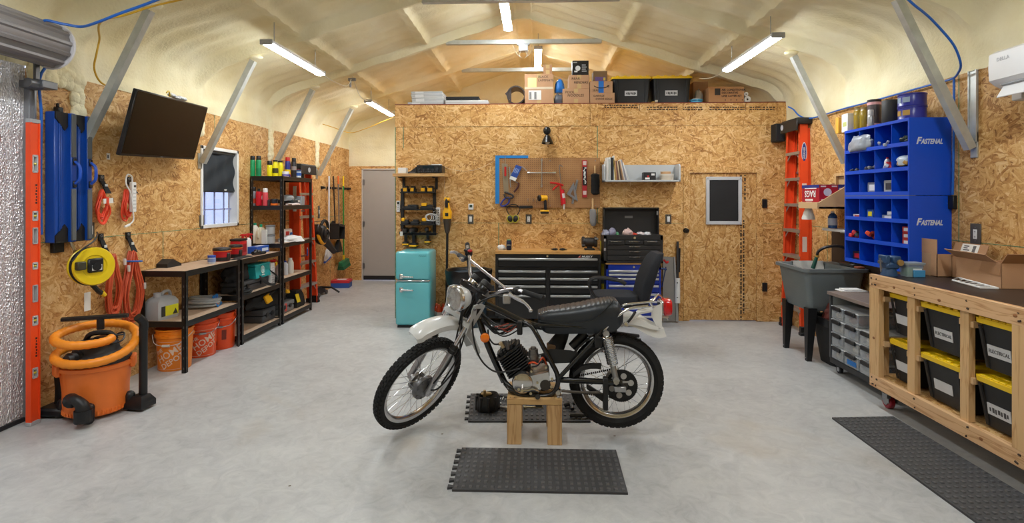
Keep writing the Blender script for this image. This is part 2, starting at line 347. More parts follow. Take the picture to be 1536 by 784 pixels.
# ---- sprayed foam ceiling: one height field over the arch, steel bows and purlins swelling under it
XC = -.145; FR_Y = [-2.09,-.56,.97,2.5,4.03,5.56,7.08,8.62]
def zr(x): return 3.95-.318*max(abs(x-XC),.0)-(.02 if abs(x-XC) < .08 else 0)
def prof():
    pts = []
    def side(xw,sg):
        p = [V((xw,HW-.005+.03*i)) for i in range(8)]
        e0 = V((xw,HW+.235)); cc = V((xw,zr(xw))); e1 = V((xw+sg*.3,zr(xw+sg*.3)))
        p += [(1-t)**2*e0+2*t*(1-t)*cc+t*t*e1 for t in [i/14 for i in range(15)]]
        n = int(abs(XC-e1.x)/.03); p += [V((e1.x+(XC-e1.x)*i/n,zr(e1.x+(XC-e1.x)*i/n))) for i in range(1,n+1)]
        return p
    a = side(XL,1); b = side(XR,-1)
    return a+b[:-1][::-1]
def bow(d,w,f): d = abs(d); return 1.0 if d < w else max(0.0,1-(d-w)/f)**2
g = G(); P = prof(); NP = len(P); DY = .032; NY = int((YF-YN)/DY); vs = []; fs = []
nrm = []
for i in range(NP):
    t = P[min(i+1,NP-1)]-P[max(i-1,0)]; n = V((t.y,-t.x)); nrm.append(n.normalized())
for j in range(NY+1):
    y = YN+(YF-YN)*j/NY; fy = min(FR_Y,key=lambda q: abs(q-y)); fb = bow(y-fy,.035,.075)
    for i in range(NP):
        x,z = P[i]; roof = min(1,max(0,(z-2.68)/.15)); k = noise.noise(V((x*.9,y*.9,z)))
        h = .085*fb*(.35+.65*roof)*(1+.25*k)
        for px_ in (1.26,2.26): h = max(h,.05*bow(abs(x-XC)-px_,.025,.07)*roof*(1+.4*k))
        h = max(h,.03*bow(abs(x-XC)-.12,.012,.03)*roof)
        h += roof*.011*math.sin(y*2*math.pi/.2286+.8*k)*(1-fb)*(.6+.8*abs(noise.noise(V((x*.7,y*.5,3)))))
        h += .014*noise.noise(V((x*3.1,y*3.1,z*3)))+.006*noise.noise(V((x*9,y*9,z*9)))+(1-roof)*.02*noise.noise(V((5,y*2.2,z*7)))
        q = P[i]+nrm[i]*h; vs.append((q.x,y,q.y))
for j in range(NY):
    for i in range(NP-1): a = j*NP+i; fs.append((a,a+1,a+NP+1,a+NP))
g.add(vs,fs); o = struct('ceiling',g,FOAM)
# lumpy foam filling the slots at the wall posts, and the messy foam beside the roll-up door
def lump(nm,pts,r,seed,x):
    g = G(); rs = random.Random(seed)
    for p in pts:
        q = V(p); g.ball(q+V((0,rs.uniform(-.012,.012),0)),r*rs.uniform(.8,1.25),.55,1,1.1,10,6)
    struct(nm,g,FOAM)
n = 2
for y,z0 in ((4.03,2.05),(5.56,2.2),(7.08,2.05),(8.62,2.05)):
    lump('trim_%d' % n,[(XL+.005,y+.0+(.03 if k % 2 else -.02),z0+.02*k) for k in range(int((2.44-z0)/.02)+1)],.04,n,XL); n += 1
lump('trim_%d' % n,[(XL+.004,3.66+.03*(k % 13),2.385+.03*(k//13)) for k in range(39)],.045,20,XL); n += 1
# ---- left window: vinyl frame, two panes with a grille, black roller blind over the upper half, daylight beyond
w = thing('window_1','',''); del w['label'],w['category']; w['kind'] = 'structure'; w['_keep'] = 1
g = G(); X1 = XL+.012
for y0,y1,z0,z1 in ((WY0,WY0+.035,WZ0,WZ1),(WY1-.035,WY1,WZ0,WZ1),(WY0,WY1,WZ0,WZ0+.035),(WY0,WY1,WZ1-.035,WZ1),(WY0,WY1,1.60,1.635)): g.box(XL-.09,X1 if z0 != 1.60 else XL-.04,y0,y1,z0,z1,.003)
struct('window_frame',g,c(226,226,224,.4),w)
g = G()
for z in (1.41,): g.box(XL-.072,XL-.06,WY0+.03,WY1-.03,z-.007,z+.007)
for k in (1,2,3): y = WY0+(WY1-WY0)*k/4; g.box(XL-.072,XL-.06,y-.006,y+.006,WZ0+.03,1.61)
struct('grille',g,c(150,156,196,.5),w)
gl = c(225,232,245,.03,tr=1.0,var=0); struct('pane',G().box(XL-.08,XL-.076,WY0+.02,WY1-.02,WZ0+.02,WZ1-.02),gl,w)
b = thing('roller_blind','black fabric roller blind pulled halfway down over the window','blind'); 
g = G(); rings = []
for j in range(25):
    z = WZ1-.02-(WZ1-.02-1.61)*j/24; rings.append([(XL-.03+.012*math.sin(j*.5+i*.4)+.006*math.sin(i*1.1),WY0+.037+(WY1-WY0-.075)*i/20,z) for i in range(21)])
vs = [p for r in rings for p in r]; g.add(vs,[(j*21+i,j*21+i+1,j*21+i+22,j*21+i+21) for j in range(24) for i in range(20)])
o = make('fabric',g,c(34,40,46,.85),b); md = o.modifiers.new('thick','SOLIDIFY'); md.thickness = .003
make('roller',G().cyl((XL-.03,WY0+.037,WZ1-.05),(XL-.03,WY1-.037,WZ1-.05),.02),c(60,62,64,.5),b)
make('bottom_bar',G().box(XL-.04,XL-.028,WY0+.04,WY1-.04,1.598,1.618,.002),c(30,34,38,.6),b)
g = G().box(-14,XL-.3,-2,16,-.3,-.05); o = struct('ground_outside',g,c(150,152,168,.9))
g = G()
for k in range(26): g.box(-9,-8.96,1+k*.4,1.36+k*.4,0,1.9)
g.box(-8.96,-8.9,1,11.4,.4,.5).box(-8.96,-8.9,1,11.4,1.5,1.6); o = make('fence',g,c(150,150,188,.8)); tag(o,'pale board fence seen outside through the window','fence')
# ---- roll-up door on the left wall: foil-insulated curtain, ribbed drum above, guide and bracket
def foil():
    m,nt,p,ln = newmat('bubble_foil'); p.inputs['Metallic'].default_value = .6; p.inputs['Roughness'].default_value = .35; p.inputs['Base Color'].default_value = (.86,.85,.88,1)
    tc = nd(nt,'ShaderNodeTexCoord'); mp = nd(nt,'ShaderNodeMapping'); mp.inputs['Scale'].default_value = (1,1,.55); ln(tc.outputs['Object'],mp.inputs[0])
    v = nd(nt,'ShaderNodeTexVoronoi'); v.inputs['Scale'].default_value = 105; ln(mp.outputs[0],v.inputs['Vector'])
    n2 = nd(nt,'ShaderNodeTexNoise'); n2.inputs['Scale'].default_value = 9; n2.inputs['Detail'].default_value = 4; ln(mp.outputs[0],n2.inputs['Vector'])
    a = nd(nt,'ShaderNodeMath',operation='MULTIPLY_ADD'); ln(n2.outputs['Fac'],a.inputs[0]); a.inputs[1].default_value = 2.2; ln(v.outputs['Distance'],a.inputs[2])
    bp = nd(nt,'ShaderNodeBump'); bp.inputs['Strength'].default_value = 1.0; bp.inputs['Distance'].default_value = .012; ln(a.outputs[0],bp.inputs['Height']); ln(bp.outputs[0],p.inputs['Normal'])
    return m
d = thing('door_1','',''); del d['label'],d['category']; d['kind'] = 'structure'; d['_keep'] = 1
g = G(); vs = []; ny,nz = 150,60
for j in range(nz+1):
    for i in range(ny+1):
        y = .55+(3.65-.55)*i/ny; z = .02+2.5*j/nz
        x = -3.53+.012*math.sin(y*2*math.pi/.11)**2+.01*noise.noise(V((0,y*3,z*2)))-.006*(abs((z-.85) % .62) < .012)
        vs.append((x,y,z))
g.add(vs,[(j*(ny+1)+i,j*(ny+1)+i+1,(j+1)*(ny+1)+i+1,(j+1)*(ny+1)+i) for j in range(nz) for i in range(ny)])
o = struct('curtain',g,foil(),d); o.modifiers.new('thick','SOLIDIFY').thickness = .01
struct('bottom_bar',G().box(-3.545,-3.50,.55,3.65,0,.03,.004),c(40,40,42,.6),d)
g = G(); ring = []
for k in range(96):
    a = 2*math.pi*k/96; q = (k % 8)/8; r = .135+(.013 if q < .3 else .0); ring.append((r*math.cos(a)*.98,r*math.sin(a)))
cx,cz = -3.255,2.56
g.loft([[(cx+x,y,cz+z) for x,z in ring] for y in (.45,3.58)]); struct('rolled_drum',g,c(128,124,124,.42,.3),d)
g = G().lathe([(.0,0),(.15,0),(.152,.006),(.15,.012),(.0,.012)],(cx,3.585,cz),(0,1,0),40); g.torus((cx,3.592,cz),(0,1,0),.15,.008,40,6); struct('end_cap',g,c(206,204,208,.4),d)
struct('guide_rail',G().box(-3.55,-3.472,3.64,3.685,0,2.36,.004).box(-3.472,-3.46,3.67,3.685,0,2.3),c(150,152,156,.4,.5),d)
struct('bracket',G().box(-3.472,-3.30,3.56,3.68,2.28,2.33,.004).box(-3.36,-3.34,3.55,3.585,2.33,2.46,.003).cyl((-3.35,3.5,2.30),(-3.35,3.6,2.30),.03),c(110,112,116,.4,.7),d)
struct('trim_30',G().box(XL-.16,XL-.1,.4,3.7,2.2,2.5),FOAM)
# ---- steel knee braces and ridge ties
def bar(g,p,q,w,h):
    p,q = V(p),V(q); t = (q-p).normalized(); s = V((0,1,0)); n = t.cross(s).normalized()
    g.loft([[o_+s*a*w/2+n*b*h/2 for a,b in ((-1,-1),(1,-1),(1,1),(-1,1))] for o_ in (p,q)])
nth = ['nearest the roll-up door','between the TV and the window','above the tall black shelf','beside the hung brooms']
for k,y in enumerate((4.03,5.56,7.08,8.62)):
    t = thing('knee_brace','galvanised steel knee brace on the left wall, '+nth[k],'brace',grp='knee braces')
    g = G(); bar(g,(XL+.035,y,1.90),(-2.9,y,2.95),.055,.055); make('tube',g,GALV,t)
    make('foot_plate',G().box(XL,XL+.012,y-.03,y+.03,1.84,2.0,.002),GALV,t)
    g = G().ball((-2.87,y,2.985),.05,1.4,1,.5); make('foam_collar',g,FOAM,t)
for y,w in ((4.03,'closest to the white air conditioner'),(5.6,'behind the orange ladder')):
    t = thing('knee_brace','galvanised steel knee brace on the right wall, '+w,'brace',grp='knee braces')
    g = G(); bar(g,(XR-.035,y,1.885),(2.58,y,2.95),.055,.055); make('tube',g,GALV,t)
    make('foot_plate',G().box(XR-.012,XR,y-.03,y+.03,1.82,2.0,.002),GALV,t)
    make('foam_collar',G().ball((2.56,y,2.985),.05,1.4,1,.5),FOAM,t)
for k,(y,w) in enumerate(((5.56,'nearest to the camera at the top edge'),(7.08,'directly over the partition wall with a junction box'),(8.62,'farthest back over the loft'))):
    t = thing('collar_tie','horizontal galvanised tie under the roof ridge, '+w,'beam',grp='roof ties')
    g = G().box(XC-1.0,XC+1.0,y-.028,y+.028,3.515,3.57,.002); make('tube',g,GALV,t)
    if k == 1:
        make('junction_box',G().box(XC-.06,XC+.06,y-.05,y+.05,3.42,3.50,.004).box(XC-.08,XC+.08,y-.03,y+.03,3.5,3.515),STL,t)
        g = G()
        for s in (-1,1): g.tube(spl([(XC+s*.03,y-.03,3.42),(XC+s*.05,y-.04,3.36),(XC+s*.02,y-.03,3.33),(XC+s*.09,y,3.40),(XC+s*.14,y,3.52)],5),.003,6)
        make('loose_wire',g,c(200,196,180,.5),t)
make('steel_post',G().box(XR-.018,XR-.002,4.0,4.06,1.93,2.44).box(XR-.024,XR-.0185,3.992,4.002,1.93,2.44).box(XR-.024,XR-.0185,4.058,4.068,1.93,2.44),GALV); tag(bpy.data.objects['steel_post'],'strip of bare galvanised post in the right wall beside the air conditioner','post')
# ---- shop lights
LAMP = glow(.92,.97,1.0,17.0)
def shoplight(x,y0,y1,z,lab,cord=None):
    t = thing('shop_light',lab,'light',grp='hanging LED shop lights')
    make('housing',G().box(x-.055,x+.055,y0,y1,z+.012,z+.042,.006).box(x-.04,x+.04,y0+.2,y1-.2,z+.042,z+.055,.004),c(226,226,226,.4),t)
    for y in (y0,y1): make('end_cap',G().box(x-.058,x+.058,y-.012 if y == y0 else y-.008,y+.008 if y == y0 else y+.012,z-.004,z+.044,.004),c(170,172,174,.4),t)
    g = G(); r = [(x+.05*math.cos(a),z+.012-.02*math.sin(a)) for a in [math.pi*k/10 for k in range(11)]]
    g.loft([[(p,y,q) for p,q in r] for y in (y0+.006,y1-.006)]); make('diffuser',g,LAMP,t)
    zt = zr(x)+.02
    for y in (y0+.15,y1-.15): make('chain',G().cyl((x,y,z+.04),(x,y,zt),.004,seg=6),STL,t)
    if cord: make('cord',G().tube(spl(cord,6),.005,6),c(214,208,190,.5),t)
    return t
zl = 2.94
shoplight(-2.45,4.93,6.2,zl,'long lit LED shop light over the left side, nearer of the two',[(-2.45,6.2,zl+.02),(-2.42,6.6,zl+.0),(-2.4,6.95,zl+.03),(-2.38,7.05,zl+.14)])
shoplight(-2.45,8.0,9.3,zl,'lit LED shop light on the left side beyond the partition corner',[(-2.45,8.0,zl+.02),(-2.44,7.6,zl+.02),(-2.4,7.15,zl+.2)])
shoplight(2.13,4.91,6.19,zl,'long lit LED shop light hanging over the right side near the ladder',[(2.13,6.19,zl+.02),(2.1,6.6,zl+.02),(2.05,6.93,zl+.08)])
shoplight(-.33,5.5,6.85,3.62,'lit LED shop light under the ridge in front of the tie beam')
shoplight(.05,7.75,8.9,3.63,'lit LED shop light under the ridge above the loft boxes')
for x,nm in ((-2.45,'left'),(2.13,'right')): shoplight(x,1.6,2.9,zl,'added unseen LED shop light on the %s side nearest the camera' % nm)  # extra fixtures added out of view to even out the brightness
shoplight(-.33,1.2,2.5,3.62,'added unseen LED shop light under the ridge above the camera')  # also added out of view, for its light on the near half
make('cable_stub',G().box(-2.43,-2.33,7.07,7.1,3.06,3.1,.004).cyl((-2.4,7.08,2.98),(-2.4,7.08,3.08),.012),STL); tag(bpy.data.objects['cable_stub'],'small metal socket box where the two left light cords meet','socket')
# air lines and cables along the foam edge
def hose(nm,pts,r,m,lab,cat,n=6): o = make(nm,G().tube(spl(pts,n),r,8),m); return tag(o,lab,cat)
BLUE = c(24,96,190,.4)
hose('air_hose',[(-3.435,at(62,372,X=-3.435).y,1.28),(-3.44,at(61,300,X=-3.44).y,1.7),(-3.435,at(62,200,X=-3.435).y,2.1),(-3.42,at(62,130,X=-3.42).y,2.4),(-3.36,3.84,2.62),at(66,33,X=-3.2),at(95,36,X=-3.1),at(122,40,X=-3.02),at(147,33,X=-2.85),at(180,20,X=-2.7),at(214,8,X=-2.55),at(250,-6,X=-2.4)],.009,BLUE,'blue air hose looping over the foam and down beside the orange level','hose')
t = thing('air_fitting','brass and black air outlet at the lower end of the left blue hose','fitting')
make('block',G().box(XL,XL+.03,3.80,3.89,1.14,1.3,.003),BLK,t)
make('nozzle',G().cyl((-3.42,3.89,1.27),(-3.41,3.94,1.15),.011).cyl((-3.41,3.945,1.14),(-3.405,3.98,1.10),.016,.01),c(196,190,170,.3,.9),t)
hose('yellow_cable',[(-3.38,4.26,2.41),(-3.37,4.13,2.44),(-3.34,4.04,2.52),(-3.28,3.99,2.62),(-3.25,3.98,2.72),at(151,33,X=-2.95),at(190,22,X=-2.75),at(230,9,X=-2.6),at(270,0,X=-2.5),at(290,-6,X=-2.4)],.007,c(206,160,30,.5),'yellow cable curving over the foam beside the left brace','cable')
hose('yellow_cable',[at(484,186,X=-3.3),at(500,191,X=-3.2),at(525,199,X=-3.1),at(548,193,X=-2.8),at(570,184,X=-2.5),at(590,176,X=-2.1)],.006,c(206,160,30,.5),'yellow cable drooping above the grey steel door','cable')
pts = [at(1182,160,X=2.98),at(1190,164,X=3.02),at(1200,174,X=3.06),at(1218,177,X=XR-.03),at(1262,164,X=XR-.03),at(1300,154,X=XR-.03),at(1350,140,X=XR-.03),at(1400,126,X=XR-.03),at(1428,118,X=XR-.03),at(1438,108,X=3.04),at(1441,95,X=2.98),at(1432,70,X=2.9),at(1415,48,X=2.8),at(1392,24,X=2.65),at(1372,8,X=2.5),at(1358,-5,X=2.45)]
hose('air_hose',pts,.008,BLUE,'blue air hose strung along the top of the right wall and up over the roof','hose')
hose('air_hose',[at(1431,118,X=XR-.03),at(1431,170,X=XR-.03),at(1430,240,X=XR-.03),at(1429,292,X=XR-.03)],.008,BLUE,'blue air hose dropping straight down beside the blue bin cabinets','hose',3)
t = thing('air_fitting','black air outlet with brass nipple beside the blue bin cabinets','fitting'); q = at(1430,303,X=XR)
make('block',G().box(XR-.03,XR,q.y-.04,q.y+.02,q.z-.05,q.z+.05,.003),BLK,t); make('nozzle',G().cyl((XR-.03,q.y+.02,q.z),(XR-.05,q.y+.07,q.z-.03),.012).cyl((XR-.05,q.y+.07,q.z-.03),(XR-.055,q.y+.09,q.z-.04),.017),c(206,196,170,.35,.7),t)
# ================================================================ LEFT SIDE
def outlet(name,lab,o,xd,duplex=True,plate=OUTL,w=.075,h=.12):
    """wall outlet or switch: o is the centre on the wall, xd the writing direction along it"""
    t = thing(name,lab,'outlet' if duplex else 'switch',grp='grey wall plates'); T = FR(o,xd,(0,0,1))
    g = G().at(T).box(-w/2,w/2,-h/2,h/2,0,.008,.003); make('cover_plate',g,plate,t)
    g = G().at(T).box(-.017,.017,-.034,.034,.007,.011,.002)
    if duplex:
        g.mat(1)
        for s in (-1,1): g.box(-.006,-.003,s*.018-.005,s*.018+.005,.011,.0115).box(.003,.006,s*.018-.005,s*.018+.005,.011,.0115).box(-.002,.002,s*.018-.011,s*.018-.008,.011,.0115)
    else: g.box(-.012,.012,-.026,.026,.011,.014,.002)
    make('insert',g,[WHT,BLK],t)
    g = G().at(T)
    for s in (-1,1): g.cyl((0,s*.048,.007),(0,s*.048,.0095),.004,seg=8)
    make('screw',g,STL,t); return t
# ---- orange box level standing against the door guide
t = thing('box_level','tall orange box level standing upright beside the foil curtain','level')
a,b = at(47,182,X=-3.4100),at(48,625,X=-3.4100); yc = a.y; z1 = a.z; hw = .034
g = G()
slots = []
zz = lambda py: at(47,py,X=-3.4100).z
holes = [(zz(258),zz(233),.017),(zz(330),zz(317),.017),(zz(365),zz(342),.016),(zz(403),zz(394),.016),(zz(452),zz(428),.016),(zz(487),zz(474),.017),(zz(566),zz(552),.017)]
prev = z1
for zl_,zh,w_ in holes:
    g.box(-3.4100,-3.3850,yc-hw,yc+hw,zh,prev); g.box(-3.4100,-3.3850,yc-hw,yc-w_,zl_,zh).box(-3.4100,-3.3850,yc+w_,yc+hw,zl_,zh); prev = zl_
g.box(-3.4100,-3.3850,yc-hw,yc+hw,.025,prev)
g.box(-3.4160,-3.3790,yc-hw-.002,yc-hw+.008,.025,z1).box(-3.4160,-3.3790,yc+hw-.008,yc+hw+.002,.025,z1)
make('body',g,c(240,78,30,.42),t)
for z in (.012,z1): make('end_cap',G().box(-3.4180,-3.3780,yc-hw-.004,yc+hw+.004,z-.012,z+.015,.003),c(170,172,176,.4),t)
VIAL = c(206,190,70,.15)
for i in (0,1,3,5,6):
    zl_,zh,w_ = holes[i]; f = make('vial_frame',G().box(-3.4080,-3.3810,yc-w_-.004,yc-w_+.004,zl_,zh).box(-3.4080,-3.3810,yc+w_-.004,yc+w_+.004,zl_,zh).box(-3.4080,-3.3810,yc-w_,yc+w_,zl_-.004,zl_+.008).box(-3.4080,-3.3810,yc-w_,yc+w_,zh-.008,zh+.004).box(-3.4080,-3.4020,yc-w_,yc+w_,zl_,zh),c(190,192,194,.4),t)
    make('vial',G().cyl((-3.3920,yc-.018,(zl_+zh)/2),(-3.3920,yc+.018,(zl_+zh)/2),.008,seg=12),VIAL,f)
for i in (2,4):
    zl_,zh,w_ = holes[i]; make('handle_slot',G().box(-3.4060,-3.3800,yc-w_-.003,yc-w_+.003,zl_,zh).box(-3.4060,-3.3800,yc+w_-.003,yc+w_+.003,zl_,zh).box(-3.4060,-3.3800,yc-w_,yc+w_,zh-.004,zh+.004).box(-3.4060,-3.3800,yc-w_,yc+w_,zl_-.004,zl_+.004),c(170,172,174,.4),t)
for z in (zz(290),zz(520)):
    g = G()
    for k in range(7): g.box(-3.3852,-3.3845,yc+.004+.002*(k % 3),yc+.018-.003*(k % 2),z+.02*k-.07,z+.02*k-.057)
    make('print_mark',g,c(60,30,24,.6),t)
# ---- two folded blue sawhorses hung upright
for k,(y0,y1,lab) in enumerate(((yL(80,-3.4),yL(107,-3.4),'folded blue sawhorse hung upright on the wall, the one nearer the orange level'),(yL(109,-3.4),yL(131,-3.4),'folded blue sawhorse hung upright, the narrower one nearer the metal brace'))):
    t = thing('sawhorse',lab,'sawhorse',grp='folded sawhorses'); z0,z1 = 1.215,2.15
    BL = c(16,70,160,.38); xo = -3.36
    g = G().box(XL+.005,xo-.03,y0,y1-.02,z0,z1,.006)
    for q in (.25,.55): g.box(xo-.03,xo-.022,y0+.02+q*(y1-y0)*.3,y0+.03+q*(y1-y0)*.3,z0+.03,z1-.03,.003)
    make('leg_panel',g,BL,t)
    make('top_beam',G().box(xo-.07,xo,y1-.045,y1,z0,z1,.006),BL,t)
    rub = c(92,94,96,.8,bump=.4,bs=200)
    for s,(p,q) in enumerate(((z0+.01,1.60),(1.83,z1-.005))): make('grip_strip',G().box(xo-.006,xo+.005,y1-.043,y1-.004,p,q,.003).box(xo-.05,xo-.005,y1-.003,y1+.003,p,q),rub,t)
    for z in (1.635,1.80): make('handle_mount',G().box(xo-.002,xo+.012,y1-.036,y1-.008,z-.025,z+.025,.004),BLK,t)
    make('handle',G().tube(spl([(xo+.008,y1-.022,1.64),(xo+.04,y1-.022,1.67),(xo+.047,y1-.022,1.72),(xo+.04,y1-.022,1.77),(xo+.008,y1-.022,1.80)],5),.009,8,flat=1.4),c(26,86,200,.4),t)
    w_ = .8*(y1-y0)
    for z,s in ((z0,1),(z1,-1)): make('corner_plate',G().prism([(0,0),(w_-.02,0),(w_-.02,.1),(w_-.045,.13),(.02,.07),(0,.05)] if s > 0 else [(0,0),(w_-.02,0),(w_-.02,-.1),(w_-.045,-.13),(.02,-.07),(0,-.05)],(xo-.021,y0,z),LX,FZ,.01),BLK,t)
    if k == 0: make('latch',G().box(XL+.01,XL+.06,y0+.06,y0+.10,z1,z1+.04,.006).box(XL+.02,XL+.04,y0+.07,y0+.09,z1+.03,z1+.07,.006),BLK,t)
# ---- TV on a swing arm, tilted out, with odds and ends on its back edge
t = thing('television','black flat screen TV on a tilted wall arm above the cords','tv')
p0,p1,p2,p3 = V((-3.10,4.17,2.395)),V((-3.02,5.02,2.41)),V((-3.20,5.02,1.885)),V((-3.27,4.15,1.865))
Tt = None
def quadframe(px): return [at(*p,X=x) for p,x in px]
tl,tr,br,bl = at(203,134,X=-3.04),at(309,160,X=-3.17),at(295,240,X=-3.33),at(183,232,X=-3.18)
u = (tr-tl+br-bl).normalized(); v_ = (tl-bl+tr-br).normalized(); v_ = (v_-u*u.dot(v_)).normalized(); cen = (tl+tr+br+bl)/4; W,Hh = ((tr-tl).length+(br-bl).length)/2,((tl-bl).length+(tr-br).length)/2
T = FR(cen,u,v_)
g = G().at(T).box(-W/2,W/2,-Hh/2,Hh/2,-.035,0,.006); make('bezel',g,c(16,16,17,.3),t)
make('screen',G().at(T).box(-W/2+.012,W/2-.012,-Hh/2+.02,Hh/2-.012,-.001,.0015),c(12,11,11,.22,var=.1,spec=.25),t)
make('back_cover',G().at(T).box(-W*.3,W*.3,-Hh*.4,Hh*.2,-.075,-.03,.015),BLK,t)
g = G(); pb = T @ V((0,-.02,-.07)); g.box(XL,XL+.02,pb.y-.08,pb.y+.08,pb.z-.1,pb.z+.1,.003); g.tube([(XL+.015,pb.y,pb.z),pb],.02,8); make('wall_arm',g,BLKS,t)
make('logo',G().at(T).box(-.02,.02,-Hh/2+.006,-Hh/2+.012,0,.0015),c(120,120,122,.4),t)
q = T @ V((.1,Hh/2,-.02))
t = thing('stuffed_bag','crumpled white bag of papers lying on top of the TV','bag')
g = G(); rs = random.Random(2)
for k in range(7): g.ball(q+V((-.03,-.09+.03*k,.018+.012*rs.random())),.022,1.2,1.3,.8,8,5)
make('bag',g,c(220,222,226,.4,bump=.6,bs=50),t)
make('cable_end',G().tube(spl([q+V((-.02,-.12,.016)),q+V((0,-.16,.05)),q+V((.0,-.19,.03))],4),.006,6),YEL,t)
# ---- hook-and-loop straps with cords
def strap(px,py0,py1,X,lab,lean=.012):
    t = thing('storage_strap',lab,'strap',grp='black wall straps')
    a,b = at(px,py0,X=X),at(px+4,py1,X=X); w = .032
    g = G().prism([(-.024,0),(.024,0),(.024,-.045),(.019,-.06),(-.019,-.06),(-.024,-.045)],a+V((.012,0,0)),LX,FZ,.012); g.mat(1).torus(a+V((.013,0,-.018)),(1,0,0),.009,.003,12,6); make('hanger_head',g,[BLK,STL],t)
    L = a.z-b.z
    g = G().loft([[p+V((dx,s*w*(.7+.3*k/6),0)) for dx,s in ((0,-.9),(.008,-.9),(.008,.9),(0,.9))] for k,p in enumerate([a+V((.01+.03*k/6,(b.y-a.y)*k/6,-.05-(L-.05)*k/6)) for k in range(7)])]); make('webbing',g,c(26,26,28,.85,bump=.4,bs=300),t)
    make('label_patch',G().box(a.x+.034,a.x+.038,(a.y+b.y)/2-.014,(a.y+b.y)/2+.014,a.z-L*.62,a.z-L*.5),c(210,210,208,.6),t)
    return b
def coil(g,cx,cy,ztop,zbot,wy,n,r,seed,amp=.01,dx=.03):
    rs = random.Random(seed)
    for k in range(n):
        w = wy*rs.uniform(.62,1.0); zt,zb = ztop-rs.uniform(0,.016),zbot+rs.uniform(0,.09)
        off = rs.uniform(-.5,.5)*wy*.35; x = cx+rs.uniform(-dx,dx)*.5
        P_ = [(x,cy+off*.3,zt),(x+.008,cy+off-w*.5,zt-(zt-zb)*.3),(x+.01,cy+off-w,zt-(zt-zb)*.68),(x,cy+off-w*.55,zb+.01),(x+.004,cy+off+w*.1,zb-.01),(x,cy+off+w*.7,zb+.03),(x+.01,cy+off+w,zt-(zt-zb)*.62),(x+.006,cy+off+w*.45,zt-(zt-zb)*.28)]
        g.tube(spl(P_,5,True),r,6,closed=True)
CORD = c(232,74,42,.45); CORD2 = c(210,90,54,.45)
b = strap(151,262,290,XL,'black hanging strap over the single coiled orange cord below the white sticker')
t = thing('extension_cord','coiled orange extension cord hung under the white sticker','cord',grp='hung orange cords')
cy = at(154,320,X=-3.430).y; zt,zb = at(154,284,X=-3.430).z,at(154,336,X=-3.430).z
g = G(); coil(g,-3.432,cy,zt,zb,.066,9,.0065,1); make('cable',g,CORD,t)
make('plug',G().box(-3.412,-3.390,cy-.005,cy+.022,zt-.13,zt-.06,.006).cyl((-3.401,cy+.008,zt-.13),(-3.401,cy,zt-.17),.008),CORD,t)
make('paper_tag',G().at(FR((-3.395,cy+.02,zt-.09),(.1,1,.08),FZ)).box(-.05,.04,-.02,.02,0,.001),PAPER,t)
strap(192,265,290,XL,'black hanging strap under the white power strip')
t = thing('extension_cord','coiled orange extension cord behind the white power strip','cord',grp='hung orange cords')
cy = at(191,310,X=-3.430).y; g = G(); coil(g,-3.435,cy,at(192,284,X=-3.430).z,at(192,332,X=-3.430).z,.062,8,.0065,4); make('cable',g,CORD,t)
t = thing('power_strip','white power strip with its looped cord hung over a strap','power strip')
p0,p1 = at(201,273,X=-3.390),at(203,318,X=-3.390)
T = FR((p0+p1)/2,LX,FZ); L = (p0-p1).length
make('housing',G().at(T).box(-.026,.026,-L/2,L/2,-.03,.0,.006),WHT,t)
g = G().at(T)
for k in range(6): g.box(-.010,-.007,-L*.38+k*L*.12,-L*.38+k*L*.12+.012,0,.001).box(.005,.008,-L*.38+k*L*.12,-L*.38+k*L*.12+.012,0,.001)
g.box(-.008,.012,L*.33,L*.4,0,.004); make('sockets',g,c(60,60,62,.5),t)
q = at(191,264,X=-3.410)
make('power_cord',G().tube(spl([p0+V((-.015,0,-.01)),q+V((0,.05,.0)),q+V((0,0,.01)),at(189,275,X=-3.390),at(196,290,X=-3.380),at(199,312,X=-3.385),at(200,330,X=-3.390),at(193,337,X=-3.390)],6),.006,8).tube([at(194,337,X=-3.390),at(187,340,X=-3.395)],[.012,.009],8),WHT,t)
strap(150,350,384,XL,'black hanging strap partly behind the yellow cord reel')
t = thing('extension_cord','long orange cord hanging in loops behind the yellow reel','cord',grp='hung orange cords')
cy = at(170,420,X=-3.430).y; g = G(); coil(g,-3.435,cy,at(160,382,X=-3.430).z,at(160,478,X=-3.430).z,.085,13,.0065,11,dx=.04); make('cable',g,CORD2,t)
make('paper_tag',G().at(FR(at(131,452,X=-3.400),(0,1,0),(0,.2,1))).box(-.03,.03,-.07,.07,0,.001),PAPER,t)
strap(191,348,378,XL,'black hanging strap closest to the black shelving bench')
t = thing('extension_cord','bundle of orange cords tied with a blue cable tie beside the bench','cord',grp='hung orange cords')
cy = at(200,430,X=-3.420).y; g = G(); coil(g,-3.430,cy,at(197,376,X=-3.430).z,at(197,482,X=-3.430).z,.10,16,.0065,23,dx=.05); make('cable',g,CORD2,t)
make('cable_tie',G().torus((-3.420,cy-.0,at(197,392,X=-3.420).z),(0,.1,1),.062,.007,24,6),c(30,104,190,.4),t)
g = G()
for k,(px,py) in enumerate(((187,388),(193,398),(217,424))): q = at(px,py,X=-3.390); g.cyl(q,q+V((0,.004,-.05)),.012,.010,8)
make('plug',g,c(214,208,200,.4),t)
